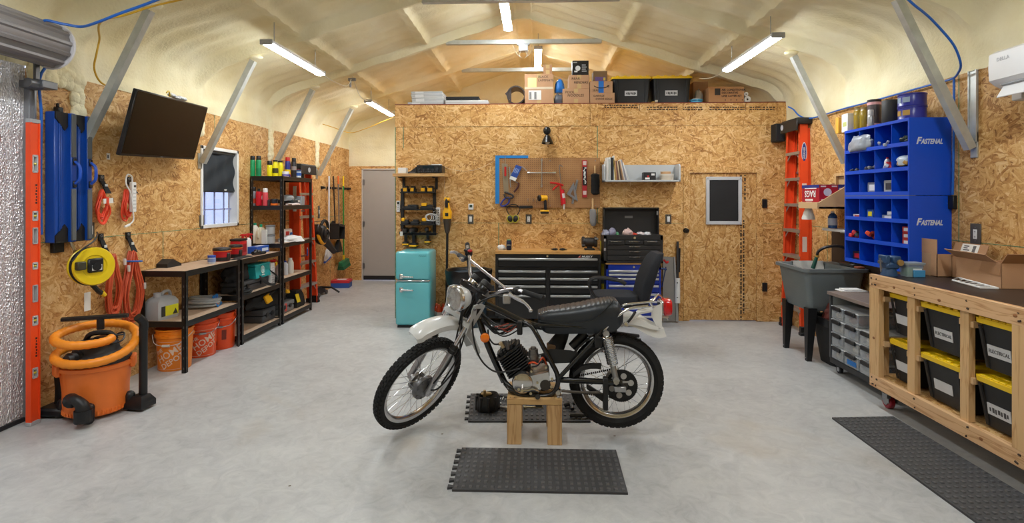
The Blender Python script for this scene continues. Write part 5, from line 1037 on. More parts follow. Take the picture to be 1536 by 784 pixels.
for x in (X0+.08,X1-.08):
    for y in (ty+.08,YB-.1): make('caster',G().cyl((x-.02,y,.06),(x+.02,y,.06),.06).box(x-.03,x+.03,y-.03,y+.03,.1,.125),BLK,t)
zt_ = ztop+.036
t = thing('drink_can','dark blue drink can on the wooden cabinet top','can',(at(763.5,372,Y=ty+.12).x,ty+.12,zt_)); make('body',G().lathe([(0,0),(.026,0),(.033,.01),(.033,.105),(.026,.12),(0,.12)]),c(28,36,66,.35,.3),t); make('green_top',G().lathe([(.0265,.118),(.028,.122),(.026,.128),(0,.126)]),c(60,130,90,.4),t)
g = G()
for k in range(5): g.box(-.02+.008*k,-.015+.008*k,-.0345,-.033,.055+.008*(k % 2),.07)
make('print_mark',g,c(190,190,170,.4),t)
heap('rag','small white crumpled rag beside the drink can','rag',(at(755,372,Y=ty+.14).x-.02,ty+.15,zt_),(.05,.05,.04),c(222,222,222,.8,bump=.5,bs=40),31)
t = thing('safety_glasses','pair of dark safety glasses lying on the wooden cabinet top','glasses'); x = at(838,374,Y=ty+.1).x; g = G()
for s in (-1,1): g.ball((x+s*.045,ty+.1,zt_+.014),.04,1,.7,.35)
g.tube(spl([(x-.085,ty+.1,zt_+.015),(x-.09,ty+.17,zt_+.01),(x-.06,ty+.22,zt_+.008)],4),.005,6).tube(spl([(x+.085,ty+.1,zt_+.015),(x+.1,ty+.15,zt_+.01),(x+.08,ty+.2,zt_+.008)],4),.005,6); make('lens_frame',g,BLKS,t)
t = thing('bench_grinder','small black bench grinder at the chest end of the wooden top','grinder'); x = at(884,372,Y=ty+.18).x; y = ty+.18; z = zt_
make('motor',G().lathe([(0,-.06),(.05,-.058),(.056,-.04),(.056,.04),(.05,.058),(0,.06)],(x,y,z+.095),FX),c(34,30,30,.45),t)
for s in (-1,1): make('wheel_guard',G().lathe([(0,0),(.062,0),(.066,.008),(.066,.03),(.05,.036),(0,.036)],(x+s*.058,y,z+.098),(s,0,0)),c(40,36,36,.45),t)
make('base',G().box(x-.06,x+.06,y-.06,y+.06,z,z+.02,.005).box(x-.03,x+.03,y-.035,y+.035,z+.02,z+.06),BLK,t); make('tool_rest',G().box(x-.1,x-.06,y-.1,y-.05,z+.06,z+.07),STL,t); make('eye_shield',G().box(x+.06,x+.1,y-.09,y-.05,z+.13,z+.15,.003),STL,t)
t = thing('spirit_level','yellow level leaning between the black cabinet and the blue one','level'); a,b = at(903.5,398,Y=YB-.12),at(905.5,470,Y=YB-.16); g = G(); bar(g,(a.x,YB-.08,1.0),(b.x,YB-.18,.02),.025,.04); make('bar',g,c(222,206,30,.4),t)
for k in (.25,.5,.75): q = V((a.x,YB-.08,1.0)).lerp(V((b.x,YB-.18,.02)),k); make('vial',G().box(q.x-.022,q.x+.022,q.y-.016,q.y,q.z-.03,q.z+.03),c(60,70,66,.3),t)
# ---- blue cabinet, wooden slab, black chest with open lid
t = thing('drawer_cabinet','blue rolling drawer cabinet under the black tool chest','cabinet'); ty2 = 6.60; t2 = lambda px: at(px,400,Y=ty2).x; z2 = lambda py: at(950,py,Y=ty2).z; BC = c(22,52,160,.3)
A0,A1 = t2(909.5),t2(991.5); zt2 = z2(396.5)
make('body',G().box(A0,A1,ty2+.02,YB-.02,.1,zt2,.004).box(A0,A0+.02,ty2,ty2+.02,.1,zt2).box(A1-.02,A1,ty2,ty2+.02,.1,zt2).box(A0,A1,ty2,ty2+.02,z2(404),zt2),BC,t)
for ya,yb in ((404.5,409.5),(410,415.5),(416,425.5),(426.5,438),(439,449),(450,472),(472.5,484)): drawer(t,A0+.024,A1-.024,z2(yb),z2(ya),ty2,BC,c(206,208,214,.3,.7))
make('lock',G().cyl(at(951,400.5,Y=ty2),at(951,400.5,Y=ty2-.01),.012),CHR,t)
for x in (A0+.06,A1-.06): make('caster',G().cyl((x-.018,ty2+.08,.05),(x+.018,ty2+.08,.05),.05).box(x-.03,x+.03,ty2+.05,ty2+.11,.09,.105),BLK,t)
make('top_slab',G().box(A0-.01,A1+.01,ty2-.01,YB-.02,zt2,zt2+.02,.002),MAPLE,t)
t = thing('tool_chest','black tool chest with its lid open full of small bags','chest'); ty3 = 6.58; t3 = lambda px: at(px,370,Y=ty3).x; z3 = lambda py: at(950,py,Y=ty3).z; CB = c(36,34,34,.5,bump=.15,bs=300)
C0,C1 = t3(906),t3(994.5); zb,zt3 = zt2+.021,z3(352)
make('body',G().box(C0,C1,ty3+.02,YB-.03,zb,zt3-.005,.004).box(C0,C1,ty3,ty3+.02,z3(359.5),zt3-.005).box(C0,C0+.03,ty3,ty3+.02,zb,zt3-.01).box(C1-.03,C1,ty3,ty3+.02,zb,zt3-.01).box(C0,C1,ty3,ty3+.02,zb,z3(391)),CB,t)
for xa,xb,ya,yb in ((911,937,360.5,367),(938,965,360.5,366.5),(966,991,360.5,367),(911,991,368,374.5),(911,991,375.5,382.5),(911,991,383.5,390.5)):
    f = drawer(t,t3(xa),t3(xb),z3(yb),z3(ya),ty3,CB,None,None); cxx = (t3(xa)+t3(xb))/2 if yb < 368 else t3(952); zz_ = z3(ya+1.6); make('drawer_pull',G().tube(spl([(cxx-.055,ty3-.004,zz_),(cxx-.05,ty3-.02,zz_),(cxx+.05,ty3-.02,zz_),(cxx+.055,ty3-.004,zz_)],3),.006,6),CHR,f)
make('lock',G().cyl(at(952,356.5,Y=ty3),at(952,356.5,Y=ty3-.012),.014),CHR,t)
for y in (358,372): make('corner_sticker',G().box(C0-.001,C0+.02,ty3-.001,ty3+.0,z3(y+4),z3(y)),c(170,160,156,.6),t)
yb_ = YB-.05; L0,L1 = at(904,330,Y=yb_).x,at(986,330,Y=yb_).x; zl0,zl1 = zt3-.01,at(945,311,Y=yb_).z
make('lid',G().box(L0,L1,yb_,yb_+.03,zl0,zl1,.004).box(L0,L0+.012,yb_-.10,yb_+.01,zl0,zl1).box(L1-.012,L1,yb_-.10,yb_+.01,zl0,zl1).box(L0,L1,yb_-.10,yb_+.01,zl1-.012,zl1),CB,t)
make('lid_plate',G().box(at(937,325,Y=yb_).x,at(949,325,Y=yb_).x,yb_-.003,yb_,at(943,327,Y=yb_).z,at(943,323.5,Y=yb_).z,.001),c(120,120,122,.4,.5),t)
make('lid_stay',G().box(L1-.03,L1-.012,yb_-.1,yb_-.08,at(984,322,Y=yb_).z,at(984,316,Y=yb_).z),STL,t)
for k,(px,w_,h_,col) in enumerate(((911,.05,.045,(140,142,160)),(921,.045,.06,(130,128,150)),(928,.025,.03,(90,150,110)),(944,.06,.055,(206,176,170)),(955,.035,.022,(206,70,50)),(964,.05,.03,(196,184,186)),(974,.045,.03,(206,206,210)))):
    heap('parts_bag',('grey clear parts bag at the hinge corner of the open chest','tall crumpled clear bag in the open chest','green-tinted little bag in the open chest','pale pink bag standing in the middle of the open chest','small red pouch lying in the open chest','flat cream paper in the open chest','white paper scrap at the far end of the open chest')[k],'bag',(t3(px),ty3+.14,zt3-.02),(w_,.06,h_),c(*col,.35,bump=.6,bs=40),40+k,'small bags in the open chest')
# ---- pegboard and tools
t = thing('pegboard','brown pegboard panel screwed to the back wall','pegboard')
def pegmat():
    m,nt,p,ln = newmat('pegboard'); tc = nd(nt,'ShaderNodeTexCoord'); s = nd(nt,'ShaderNodeVectorMath',operation='SCALE'); s.inputs['Scale'].default_value = 1/.0254; ln(tc.outputs['Object'],s.inputs[0]); f = nd(nt,'ShaderNodeVectorMath',operation='FRACTION'); ln(s.outputs[0],f.inputs[0])
    sp = nd(nt,'ShaderNodeSeparateXYZ'); ln(f.outputs[0],sp.inputs[0]); cb = nd(nt,'ShaderNodeCombineXYZ'); ln(sp.outputs[0],cb.inputs[0]); ln(sp.outputs[2],cb.inputs[1]); d = nd(nt,'ShaderNodeVectorMath',operation='DISTANCE'); ln(cb.outputs[0],d.inputs[0]); d.inputs[1].default_value = (.5,.5,0)
    lt = nd(nt,'ShaderNodeMath',operation='LESS_THAN'); ln(d.outputs['Value'],lt.inputs[0]); lt.inputs[1].default_value = .13
    nz = nd(nt,'ShaderNodeTexNoise'); nz.inputs['Scale'].default_value = 5; ln(tc.outputs['Object'],nz.inputs['Vector']); rp = ramp(nt,[(.3,(160,114,70)),(.7,(178,132,84))]); ln(nz.outputs['Fac'],rp.inputs[0])
    mx = nd(nt,'ShaderNodeMix',data_type='RGBA'); ln(lt.outputs[0],mx.inputs[0]); ln(rp.outputs[0],mx.inputs[6]); mx.inputs[7].default_value = [lin(x) for x in (58,34,20)]+[1]; ln(mx.outputs[2],p.inputs['Base Color']); p.inputs['Roughness'].default_value = .6
    return m
PO = .03
make('panel',brect(G(),749,900,237,311.5,.018,.025),pegmat(),t); g = G()
for px in (755,825,893):
    for py in (241,308): q = B(px,py,.025); g.cyl(q,q-V((0,.003,0)),.006,seg=10)
make('screw',g,STL,t)
t = thing('framing_square','bright blue framing square hung around the pegboard corner','square'); P_ = lambda a: [(B(x,y,PO).x-B(743,305,PO).x,B(x,y,PO).z-B(743,305,PO).z) for x,y in a]
SQ = c(30,130,206,.45); make('blade',G().prism(P_([(743,305.5),(749,305.5),(749,237),(792.5,237),(792.5,233),(743,233)]),B(743,305,PO),FX,FZ,.003),SQ,t); g = G()
for k in range(22): g = brect(g,743.4,745+(k % 2),238+3*k,238.4+3*k,PO,PO+.0006)
make('scale_mark',g,c(20,70,130,.5),t)
def flat(g,pts,off,dep=.004): o = B(*pts[0],off); return g.prism([(B(x,y,off).x-o.x,B(x,y,off).z-o.z) for x,y in pts],o,FX,FZ,dep)
t = thing('hand_saw','old hand saw hanging handle-down on the pegboard','saw'); make('blade',flat(G(),[(752.5,245),(758,245),(761.5,246),(763,290),(756,290)],PO+.006,.002),c(160,146,122,.4,.5),t); make('handle',G().tube(spl([B(757,288,PO+.02),B(768,292,PO+.02),B(769,296,PO+.02),B(760,297,PO+.02),B(756,291,PO+.02)],5),.012,8),c(52,46,46,.5),t); make('grip_loop',G().tube(spl([B(764,299,PO+.02),B(762,305,PO+.02),B(755,309,PO+.02),B(751,307,PO+.02),B(755,300,PO+.02),B(761,296,PO+.02)],5,True),.010,8,closed=True),c(30,50,140,.4),t)
t = thing('screwdriver','screwdriver with a red handle in front of the hand saw','screwdriver'); make('handle',G().cyl(B(758,250,PO+.03),B(758,264,PO+.03),.013),RED,t); make('shaft',G().cyl(B(757.7,234,PO+.03),B(758,250,PO+.03),.004,seg=8),CHR,t)
t = thing('blister_pack','blue and white card pack hanging tilted on the pegboard','package'); g = flat(G(),[(774,247),(783,250),(773,271.5),(764,268)],PO+.03,.006); make('card',g,c(40,76,160,.4),t); make('white_panel',flat(G(),[(766,263.5),(775.3,267),(773,271.5),(764,268)],PO+.0305,.002),WHT,t); g = G()
for k in range(4): g = flat(g,[(772+k*2,251+k*.8),(773+k*2,251.4+k*.8),(770+k*2,258+k*.8),(769+k*2,257.6+k*.8)],PO+.0308,.001)
make('print_mark',g,c(150,170,214,.5),t)
t = thing('hack_saw','hacksaw frame hung behind the blue pack','saw'); make('frame',G().tube(spl([B(766,281,PO+.015),B(766,262,PO+.015),B(781,250,PO+.015),B(790,256,PO+.015)],5),.006,6).tube(spl([B(764,250,PO+.015),B(766,272,PO+.015)],3),.008,6),c(170,170,172,.4,.7),t); make('handle',G().tube(spl([B(778,274,PO+.02),B(777,280,PO+.02),B(771,288,PO+.02)],5),.012,8),c(74,30,30,.4),t); make('blade',G().tube([B(766,268,PO+.02),B(778,275,PO+.02)],.004,6),STL,t)
t = thing('lug_wrench','silver four-way lug wrench cross on the pegboard','wrench'); make('bar',G().cyl(B(791,259,PO+.02),B(833,259,PO+.02),.009,seg=10).cyl(B(812.5,239,PO+.03),B(812.5,279,PO+.03),.009,seg=10),CHR,t); g = G()
for a,b in (((791,259),(795,259)),((829,259),(834,259)),((812.5,238),(812.5,242)),((812.5,276),(812.5,281))): g.cyl(B(*a,PO+.025),B(*b,PO+.025),.016,seg=12)
make('socket_end',g,CHR,t)
t = thing('caulking_gun','red caulking gun with a red tube hanging nose-down','caulking gun'); make('tube',G().cyl(B(843,284,PO+.04),B(846,306,PO+.04),.025),c(206,30,44,.35),t); make('nozzle',G().cyl(B(846,306,PO+.04),B(846,314,PO+.04),.012,.006),WHT,t); make('cradle',G().tube([B(840.5,278,PO+.03),B(843,308,PO+.03)],.012,6),RED,t); make('trigger',G().tube(spl([B(825,274,PO+.03),B(836,275,PO+.03),B(845,278,PO+.03)],4),.012,6).tube(spl([B(840,276,PO+.03),B(834,280,PO+.03),B(829,285,PO+.03)],4),.010,6),RED,t); make('push_rod',G().tube(spl([B(841.5,275,PO+.03),B(839,250,PO+.03),B(841,248,PO+.03),B(844,250,PO+.03)],4),.005,6),STL,t); make('label',G().cyl(B(844,290,PO+.0401),B(845,297,PO+.0401),.0256),c(222,214,214,.5),t)
t = thing('spot_light','yellow and black cordless work light on the pegboard edge','flashlight'); q = B(816,297,.09)
make('head',G().cyl(q+V((-.05,-.02,0)),q+V((.03,.02,0)),.036),DEW,t); make('lamp_face',G().lathe([(0,0),(.036,0),(.04,.01),(.038,.024),(.03,.03),(0,.02)],q+V((-.045,-.018,0)),(-1,-.4,0)),BLK,t); make('handle',G().tube([q+V((.012,.0,-.02)),q+V((.02,0,-.15))],[.02,.018],8),BLK,t); f = make('battery',G().box(q.x-.045,q.x+.06,q.y-.05,q.y+.04,q.z-.195,q.z-.145,.008),BLK,t); make('yellow_band',G().box(q.x-.047,q.x+.062,q.y-.053,q.y+.043,q.z-.17,q.z-.148,.006),DEW,f)
t = thing('speed_square','grey triangular speed square on the pegboard','square'); o = flat(G(),[(850,291),(860.5,273),(867,302)],PO+.012,.004); make('plate',o,c(140,140,144,.4,.5),t); make('cut_out',flat(G(),[(856,291),(860,283),(862,295)],PO+.0124,.001),c(120,84,52,.6),t)
t = thing('steel_ruler','short steel ruler hanging aslant beside the speed square','ruler'); make('blade',flat(G(),[(864.5,269),(867.5,270),(860,306),(857,305)],PO+.008,.002),c(150,152,156,.35,.7),t); make('groove',flat(G(),[(865.2,272),(866,272.2),(859.5,303),(858.8,302.8)],PO+.0085,.001),c(90,90,94,.5),t)
t = thing('torpedo_level','red and white packaged level hung upright on the pegboard','level'); make('body',brect(G(),873.5,880.5,240,296,PO,PO+.02,.002),c(176,34,44,.4),t); make('black_panel',brect(G(),874,880,250,278,PO+.02,PO+.0215),c(24,24,26,.4),t); g = G(); rs = random.Random(6)
for k in range(12): x = 874.5+rs.random()*3; y = 251+2.1*k; g = brect(g,x,x+2.5*rs.random()+.8,y,y+1.5,PO+.0215,PO+.022)
make('print_mark',g,WHT,t); g = G()
for y in (241.5,286): g = brect(g,874.6,879.6,y,y+6,PO+.02,PO+.0212)
make('vial_window',g,c(214,190,186,.3),t)
t = thing('duster_brush','black bristle dust brush with a wooden handle on the pegboard','brush'); make('handle',G().lathe([(0,0),(.013,.01),(.01,.06),(.012,.1)],B(892.5,248,PO+.03),(0,0,-1)),WOODP,t)
g = G(); rings = []; a,b = B(892.5,260,PO+.03),B(893,292,PO+.03); rs = random.Random(9)
for j in range(17): p = a.lerp(b,j/16); r = .045*(1 if 0 < j < 16 else .4); rings.append([p+V(((r+.012*rs.random())*math.cos(q),(r*.7+.008*rs.random())*math.sin(q),0)) for q in [2*math.pi*k/18 for k in range(18)]])
g.loft(rings); make('bristle_head',g,c(18,18,18,.9,bump=.8,bs=90),t)
t = thing('bench_brush','grey bristle brush with a wooden handle below the pegboard','brush'); make('handle',G().lathe([(0,0),(.011,.01),(.013,.05),(.012,.1),(.016,.14)],B(889,297,.04),(0,0,-1)),WOODP,t)
g = G(); a,b = B(889,313,.04),B(890,339,.04); rings = []
for j in range(13): p = a.lerp(b,j/12); r = (.022,.034,.038,.04,.04,.04,.04,.04,.04,.039,.036,.03,.015)[j]; rings.append([p+V(((r+.004*rs.random())*math.cos(q),(r*.5+.003*rs.random())*math.sin(q),0)) for q in [2*math.pi*k/18 for k in range(18)]])
g.loft(rings); make('bristle_head',g,c(136,134,134,.8,bump=.7,bs=120),t)
t = thing('ear_muffs','black and yellow ear muffs hanging below the pegboard','ear muffs'); make('headband',G().tube(spl([B(764,322,.05),B(760,314,.05),B(764,308,.05),B(770,306.5,.05),B(776,308,.05),B(780,314,.05),B(776,322,.05)],5),.006,6,flat=1.6),BLK,t)
for s,px in ((-1,764.5),(1,774)): q = B(px,328,.05); make('ear_cup',G().at(MX.Translation(q) @ MX.Rotation(s*.35,4,'Y')).ball((0,0,0),.05,.72,.7,1.0),c(26,28,28,.4),t); make('yellow_ring',G().at(MX.Translation(q+V((-s*.006,-.012,0))) @ MX.Rotation(s*.35,4,'Y')).torus((0,0,0),(.35*s,1,0),.04,.006,24,6,e=1.15),c(190,180,50,.4),t)
t = thing('file_tool','black flat bar with a dark handle along the bottom of the pegboard','file'); make('bar',brect(G(),757,777,309,310.6,PO,PO+.012),c(50,48,48,.4,.5),t); make('handle',brect(G(),779,799,308.3,312.5,PO,PO+.03,.005),BLK,t)
for k,px in enumerate((792,800,804.5,823)): make('peg_hook',G().tube(spl([B(px,302,.028),B(px,302,.06),B(px,300,.075),B(px,297.5,.078)],3),.004,6),STL); tag(bpy.data.objects['peg_hook' if k == 0 else 'peg_hook.%03d' % k],'empty steel peg hook on the pegboard, '+('nearest the lug wrench','second along from it','just beside the work light','past the work light')[k],'hook','empty peg hooks')
# wall lamp
t = thing('wall_lamp','black clamp lamp hooked on the back wall above the pegboard','lamp'); q = B(820.5,196,.06)
make('socket',G().ball(q,.048,1,.8,1.1),BLKS,t); make('shade',G().lathe([(.028,0),(.04,-.02),(.06,-.06),(.075,-.10),(.072,-.10),(.055,-.06),(.03,-.02),(0,-.015)],B(821,203,.08),(0,.12,1)),BLKS,t); make('bulb',G().ball(B(821,212,.075),.036),c(226,214,190,.3),t); make('clamp',G().tube(spl([B(821,190,.005),B(822,191,.05),B(820,198,.07)],4),.008,6),c(170,130,90,.4),t)
# grey floating shelf with magazines, box and tins
t = thing('ledge_shelf','light grey floating shelf with raised back on the wall by the chest','shelf'); GS = c(186,190,194,.45,var=.02); o1 = .22
S0,S1 = bx(904.5,.11),bx(1017.5,.11); zs = bz(271,.11)
make('bottom_board',G().box(S0,S1,YB-o1,YB,zs-.016,zs+.003,.002),GS,t); make('back_board',G().box(S0,S1,YB-.016,YB-.001,zs,zs+.20),GS,t)
for x in (S0,S1): make('end_board',G().prism([(0,-.014),(-o1,-.014),(-o1,.17),(-o1+.03,.20),(0,.20)],(x+(.016 if x == S0 else 0),YB,zs),(0,1,0),FZ,.016),GS,t)
mags = [(.010,.26,(214,210,204)),(.022,.30,(226,224,222)),(.012,.28,(170,176,170)),(.008,.31,(238,238,236)),(.036,.30,(34,36,40)),(.008,.325,(226,226,222)),(.014,.27,(206,176,90)),(.012,.26,(186,140,100)),(.016,.26,(120,84,70)),(.010,.25,(226,206,170)),(.018,.255,(90,70,56)),(.012,.26,(190,150,110)),(.009,.28,(232,226,220)),(.016,.275,(150,150,160)),(.010,.24,(236,236,234)),(.006,.16,(220,220,216))]
x = S0+.022; nm_ = ['pale grey','thick white','grey-green','thin white','thick black','tall white','mustard','tan','brown','cream','dark brown','light brown','leaning white','leaning grey','leaning thin white','slumped small white']
for k,(w_,h_,col) in enumerate(mags):
    ln_ = 0 if k < 6 else .06+.025*(k-6); o = G().at(MX.Translation((x,YB-.2,zs+.003)) @ MX.Rotation(-ln_,4,'Y')).box(0,w_,0,.17,0,h_*.92,.001); o.mat(1).box(.001,w_-.001,.003,.171,.003,h_*.92+.0008)
    o = make('magazine',o,[c(*col,.5),PAPER]); tag(o,nm_[k]+' magazine or manual standing on the grey floating shelf','magazine','magazines on the grey shelf'); o['_placed'] = 1; x += w_+.002+(.004 if k >= 6 else 0)
q = bx(973,.12); t = thing('parts_box','small black box with red and white label on the grey floating shelf','box'); make('carton',G().box(q-.075,q+.075,YB-.18,YB-.08,zs+.003,zs+.10,.002),c(30,28,30,.4),t); g = G().box(q-.055,q-.0,YB-.182,YB-.18,zs+.012,zs+.035).box(q+.02,q+.06,YB-.182,YB-.18,zs+.06,zs+.085); make('white_label',g,WHT,t); make('red_mark',G().box(q-.03,q-.008,YB-.182,YB-.18,zs+.04,zs+.06),RED,t)
q = bx(1000,.12)
for k,(r,z,h,nm) in enumerate(((.085,zs+.003,.075,'wide clear round tin on the grey shelf under the smaller tin'),(.062,zs+.079,.03,'small wooden round tin on top of the wide clear tin'))):
    t = thing('round_tin',nm,'tin'); make('body',G().lathe([(0,0),(r,0),(r,h*.8),(0,h*.8)],(q-.01*k,YB-.115,z),seg=32),c(196,186,170,.3) if k == 0 else c(190,150,106,.5),t); make('lid',G().lathe([(r*1.03,h*.72),(r*1.03,h),(0,h)],(q-.01*k,YB-.115,z),seg=32),c(206,200,190,.3) if k == 0 else c(206,166,120,.5),t)
# chalkboard on the door
t = thing('chalkboard','small blackboard in a grey frame screwed to the plywood door','chalkboard')
a,b = B(1058.5,265,-.012),B(1112,336.5,-.012); yy = YB+.012; make('board',G().box(a.x+.01,b.x-.01,yy-.014,yy,b.z+.01,a.z-.01),c(26,28,32,.6,var=.2,sc_=5),t); g = G(); w_ = .042
g.box(a.x,b.x,yy-.024,yy,a.z-w_,a.z,.003).box(a.x,b.x,yy-.024,yy,b.z,b.z+w_,.003).box(a.x,a.x+w_,yy-.024,yy,b.z+w_,a.z-w_,.003).box(b.x-w_,b.x,yy-.024,yy,b.z+w_,a.z-w_,.003); make('frame',g,c(196,198,202,.45),t); g = G()
for x in (a.x+.02,b.x-.02):
    for z in (a.z-.02,b.z+.02): g.cyl((x,yy-.027,z),(x,yy-.023,z),.006,seg=8)
make('screw',g,STL,t)
# leaning panel, pole and pipe beside the door
t = thing('steel_sheet','grey metal sheet leaning on the wall beside the blue cabinet','sheet'); make('sheet',G().prism([(0,0),(.19,0),(.165,.79),(.02,.80)],B(994,482,.10),FX,(0,.08,1),.004),c(152,150,146,.4,.5),t); make('folded_edge',G().prism([(.165,0),(.195,0),(.17,.795),(.15,.795)],B(994,482,.115),FX,(0,.08,1),.012),c(166,166,166,.4,.5),t)
t = thing('pump_pole','black pole with a white sleeve leaning in the corner by the door','pole'); a,b = B(1016.5,362,.03),B(1016,481,.09); make('tube',G().cyl(a,b,.016,seg=12),c(60,58,58,.4),t); make('side_rod',G().cyl(B(1019.5,372,.04),B(1018.5,408,.05),.012,seg=10),BLK,t); make('sleeve',G().cyl(B(1016,417,.07),B(1016,454,.085),.034,seg=16),c(226,226,224,.4),t)
for py in (424,446): make('sleeve_clip',G().cyl(B(1016,py,.10),B(1016,py,.115),.008,seg=8),BLK,t)
t = thing('grease_gun','red-handled grease gun hanging at the side of the blue cabinet','grease gun'); make('lever',G().tube(spl([at(1002,392,Y=6.72),at(1000,394,Y=6.7),at(996,390,Y=6.68)],4),.012,8),RED,t); make('barrel',G().cyl(at(999,400,Y=6.7),at(993,430,Y=6.68),.007,seg=8).cyl(at(990,402,Y=6.7),at(1000,404,Y=6.7),.012,seg=8),c(60,76,120,.3,.6),t)
t = thing('side_speaker','small black speaker bracketed high on the wall by the orange ladder','speaker'); make('cabinet',brect(G(),1164,1178,185,212,.01,.16,.008),BLKR,t); make('bracket',brect(G(),1169,1173,195,203,0,.012),STL,t)
make('grille',brect(G(),1165,1177,187,210,.16,.163),c(30,30,32,.8,bump=.6,bs=400),t)
# ---- office chair
t = thing('office_chair','black office chair with loop arms standing in front of the blue cabinet','chair')
CF = c(30,33,40,.85,bump=.4,bs=400); ych = 5.75; K = lambda px,py,dy=0: at(px,py,Y=ych+dy)
ctr = K(932,446); sx0,sx1 = K(893,440).x,K(950,440).x
g = G(); rings = []
for z,s in ((ctr.z-.055,.86),(ctr.z-.03,1),(ctr.z+.02,1),(ctr.z+.045,.94),(ctr.z+.055,.8)): rings.append([V(((sx0+sx1)/2+.24*s*math.copysign(abs(math.cos(a))**.5,math.cos(a)),ych+.24*s*math.copysign(abs(math.sin(a))**.5,math.sin(a)),z)) for a in [2*math.pi*k/28 for k in range(28)]])
g.loft(rings); make('seat',g,CF,t)
g = G(); prof_ = [(945,460),(948,430),(955,400),(967,379)]; rings = []
for px,py,hw_,th in ((961,462,.20,.035),(962,440,.22,.05),(968,418,.23,.055),(975,398,.225,.05),(982,384,.2,.045),(986,378,.18,.03)):
    q = K(px,py); rings.append([q+V((th*math.copysign(abs(math.cos(a))**.6,math.cos(a))*1.25,hw_*math.copysign(abs(math.sin(a))**.4,math.sin(a)),0)) for a in [2*math.pi*k/28 for k in range(28)]])
g.loft(rings); make('backrest',g,CF,t)
for s in (-1,1): make('armrest',G().tube(spl([K(900,452,s*.27),K(889,440,s*.27),K(884,425,s*.27),K(890,417,s*.27),K(908,417,s*.27),K(930,421,s*.27),K(938,426,s*.27)],6),[.016]*12+[.02]*25,8,flat=1.3),BLK,t)
bx_ = (sx0+sx1)/2; make('gas_column',G().cyl((bx_,ych,.10),(bx_,ych,ctr.z-.05),.03).cyl((bx_,ych,ctr.z-.09),(bx_,ych,ctr.z-.05),.1,.12),BLK,t); make('back_support',G().tube(spl([(bx_,ych,ctr.z-.08),(K(958,450).x+.04,ych,ctr.z-.06),(K(966,430).x+.05,ych,ctr.z+.12)],5),.03,8,flat=.5),BLK,t)
for k in range(5): a = 2*math.pi*k/5+.3; e = V((bx_+.28*math.cos(a),ych+.28*math.sin(a),.085)); f = make('base_leg',G().tube([(bx_,ych,.125),e],[.03,.018],8),BLK,t); make('caster',G().cyl(e+V((-.022,0,-.055)),e+V((.022,0,-.055)),.03),BLK,f)
t = thing('mechanic_creeper','low black creeper with tools on the floor behind the motorcycle','creeper'); q = at(755,487,Z=0)
make('board',G().box(q.x-.25,q.x+.42,q.y,q.y+.35,.07,.11,.02),c(34,34,36,.6),t)
for x in (q.x-.2,q.x+.36): make('caster',G().cyl((x-.015,q.y+.04,.035),(x+.015,q.y+.04,.035),.035),BLK,t)
t = thing('angle_grinder','small grinder with a pale handle lying on the black creeper','grinder'); make('body',G().tube([(q.x+.02,q.y+.1,.15),(q.x+.16,q.y+.1,.14)],.03,10),c(50,46,44,.5),t); make('handle',G().tube([(q.x-.02,q.y+.05,.13),(q.x+.06,q.y+.02,.16)],.018,8),c(206,190,140,.5),t); make('disc',G().cyl((q.x+.0,q.y+.06,.12),(q.x+.0,q.y+.06,.128),.05),STL,t)
# ================================================================ RIGHT SIDE
# ---- tall orange step ladder leaning folded in the corner
qb = at(1176,478,Z=0)
t,X,Yf = ladder('tall orange fibreglass step ladder folded upright behind the grey sink',(2.97,6.52,0),R_(-90),2.38,.38,7,.03,rear=.05)
h_ = 2.38; WX = lambda z: X(z,1)+.0046
def oval(nm,z,a_,b_,e_,m): 
    g = G(); e = [V((WX(z)+e_,Yf(z)+.045+a_*math.cos(k*math.pi/14),z+b_*math.sin(k*math.pi/14))) for k in range(28)]; g.loft([e,[p+V((.0008,0,0)) for p in e]]); make(nm,g,m,t)
oval('oval_badge',2.05,.03,.115,.0014,c(214,218,232,.4)); oval('oval_field',2.05,.023,.104,.0022,c(40,56,140,.4))
text('WERNER',.034,(WX(2.05)+.0035,Yf(2.05)+.057,1.975),FZ,(0,-1,0),WHT,t)
for nm,za,zb in (('white_label',1.52,1.70),('lower_label',.93,1.10)): make(nm,G().box(WX(za)-.0005,WX(za)+.001,Yf(za)+.02,Yf(za)+.07,za,zb),c(226,212,206,.5),t)
make('cap_badge',G().at(FR((-.16,Yf(h_)-.0555,h_-.01),(1,0,0),FZ)).lathe([(0,0),(.032,0),(.032,.003),(0,.003)],(0,0,0),(0,0,1)),c(190,196,210,.4),t)
# ---- pine shelf with a box of rags
WS = c(208,172,128,.6)
t = thing('wall_shelf','pine wall shelf with sloped sides carrying the box of rags','shelf')
a = at(1194,309,X=2.78); y0 = a.y; zs = a.z; yA,yB = 5.42,5.80; xo = 2.74
make('board',G().box(xo,XR,yA,yB,zs-.018,zs+.002),WS,t); make('front_lip',G().box(xo-.018,xo,yA,yB,zs-.018,zs+.045,.001),WS,t)
for y in (yA,yB-.018): make('side_board',G().prism([(0,0),(XR-xo,0),(XR-xo,.26),(XR-xo-.06,.26),(0,.06)],(xo,y,zs-.018),(1,0,0),FZ,.018),WS,t)
g = G()
for k in range(4): g.cyl((xo+.04+.1*k,yA-.0185,zs-.005),(xo+.04+.1*k,yA-.019,zs-.005),.005,seg=8)
make('screw',g,STL,t)
t = thing('rag_box','big red and blue box of rags on the pine wall shelf','box'); bx0,bx1,by0,by1,bz0,bz1 = xo+.01,xo+.25,yA+.02,yB-.02,zs+.003,zs+.215
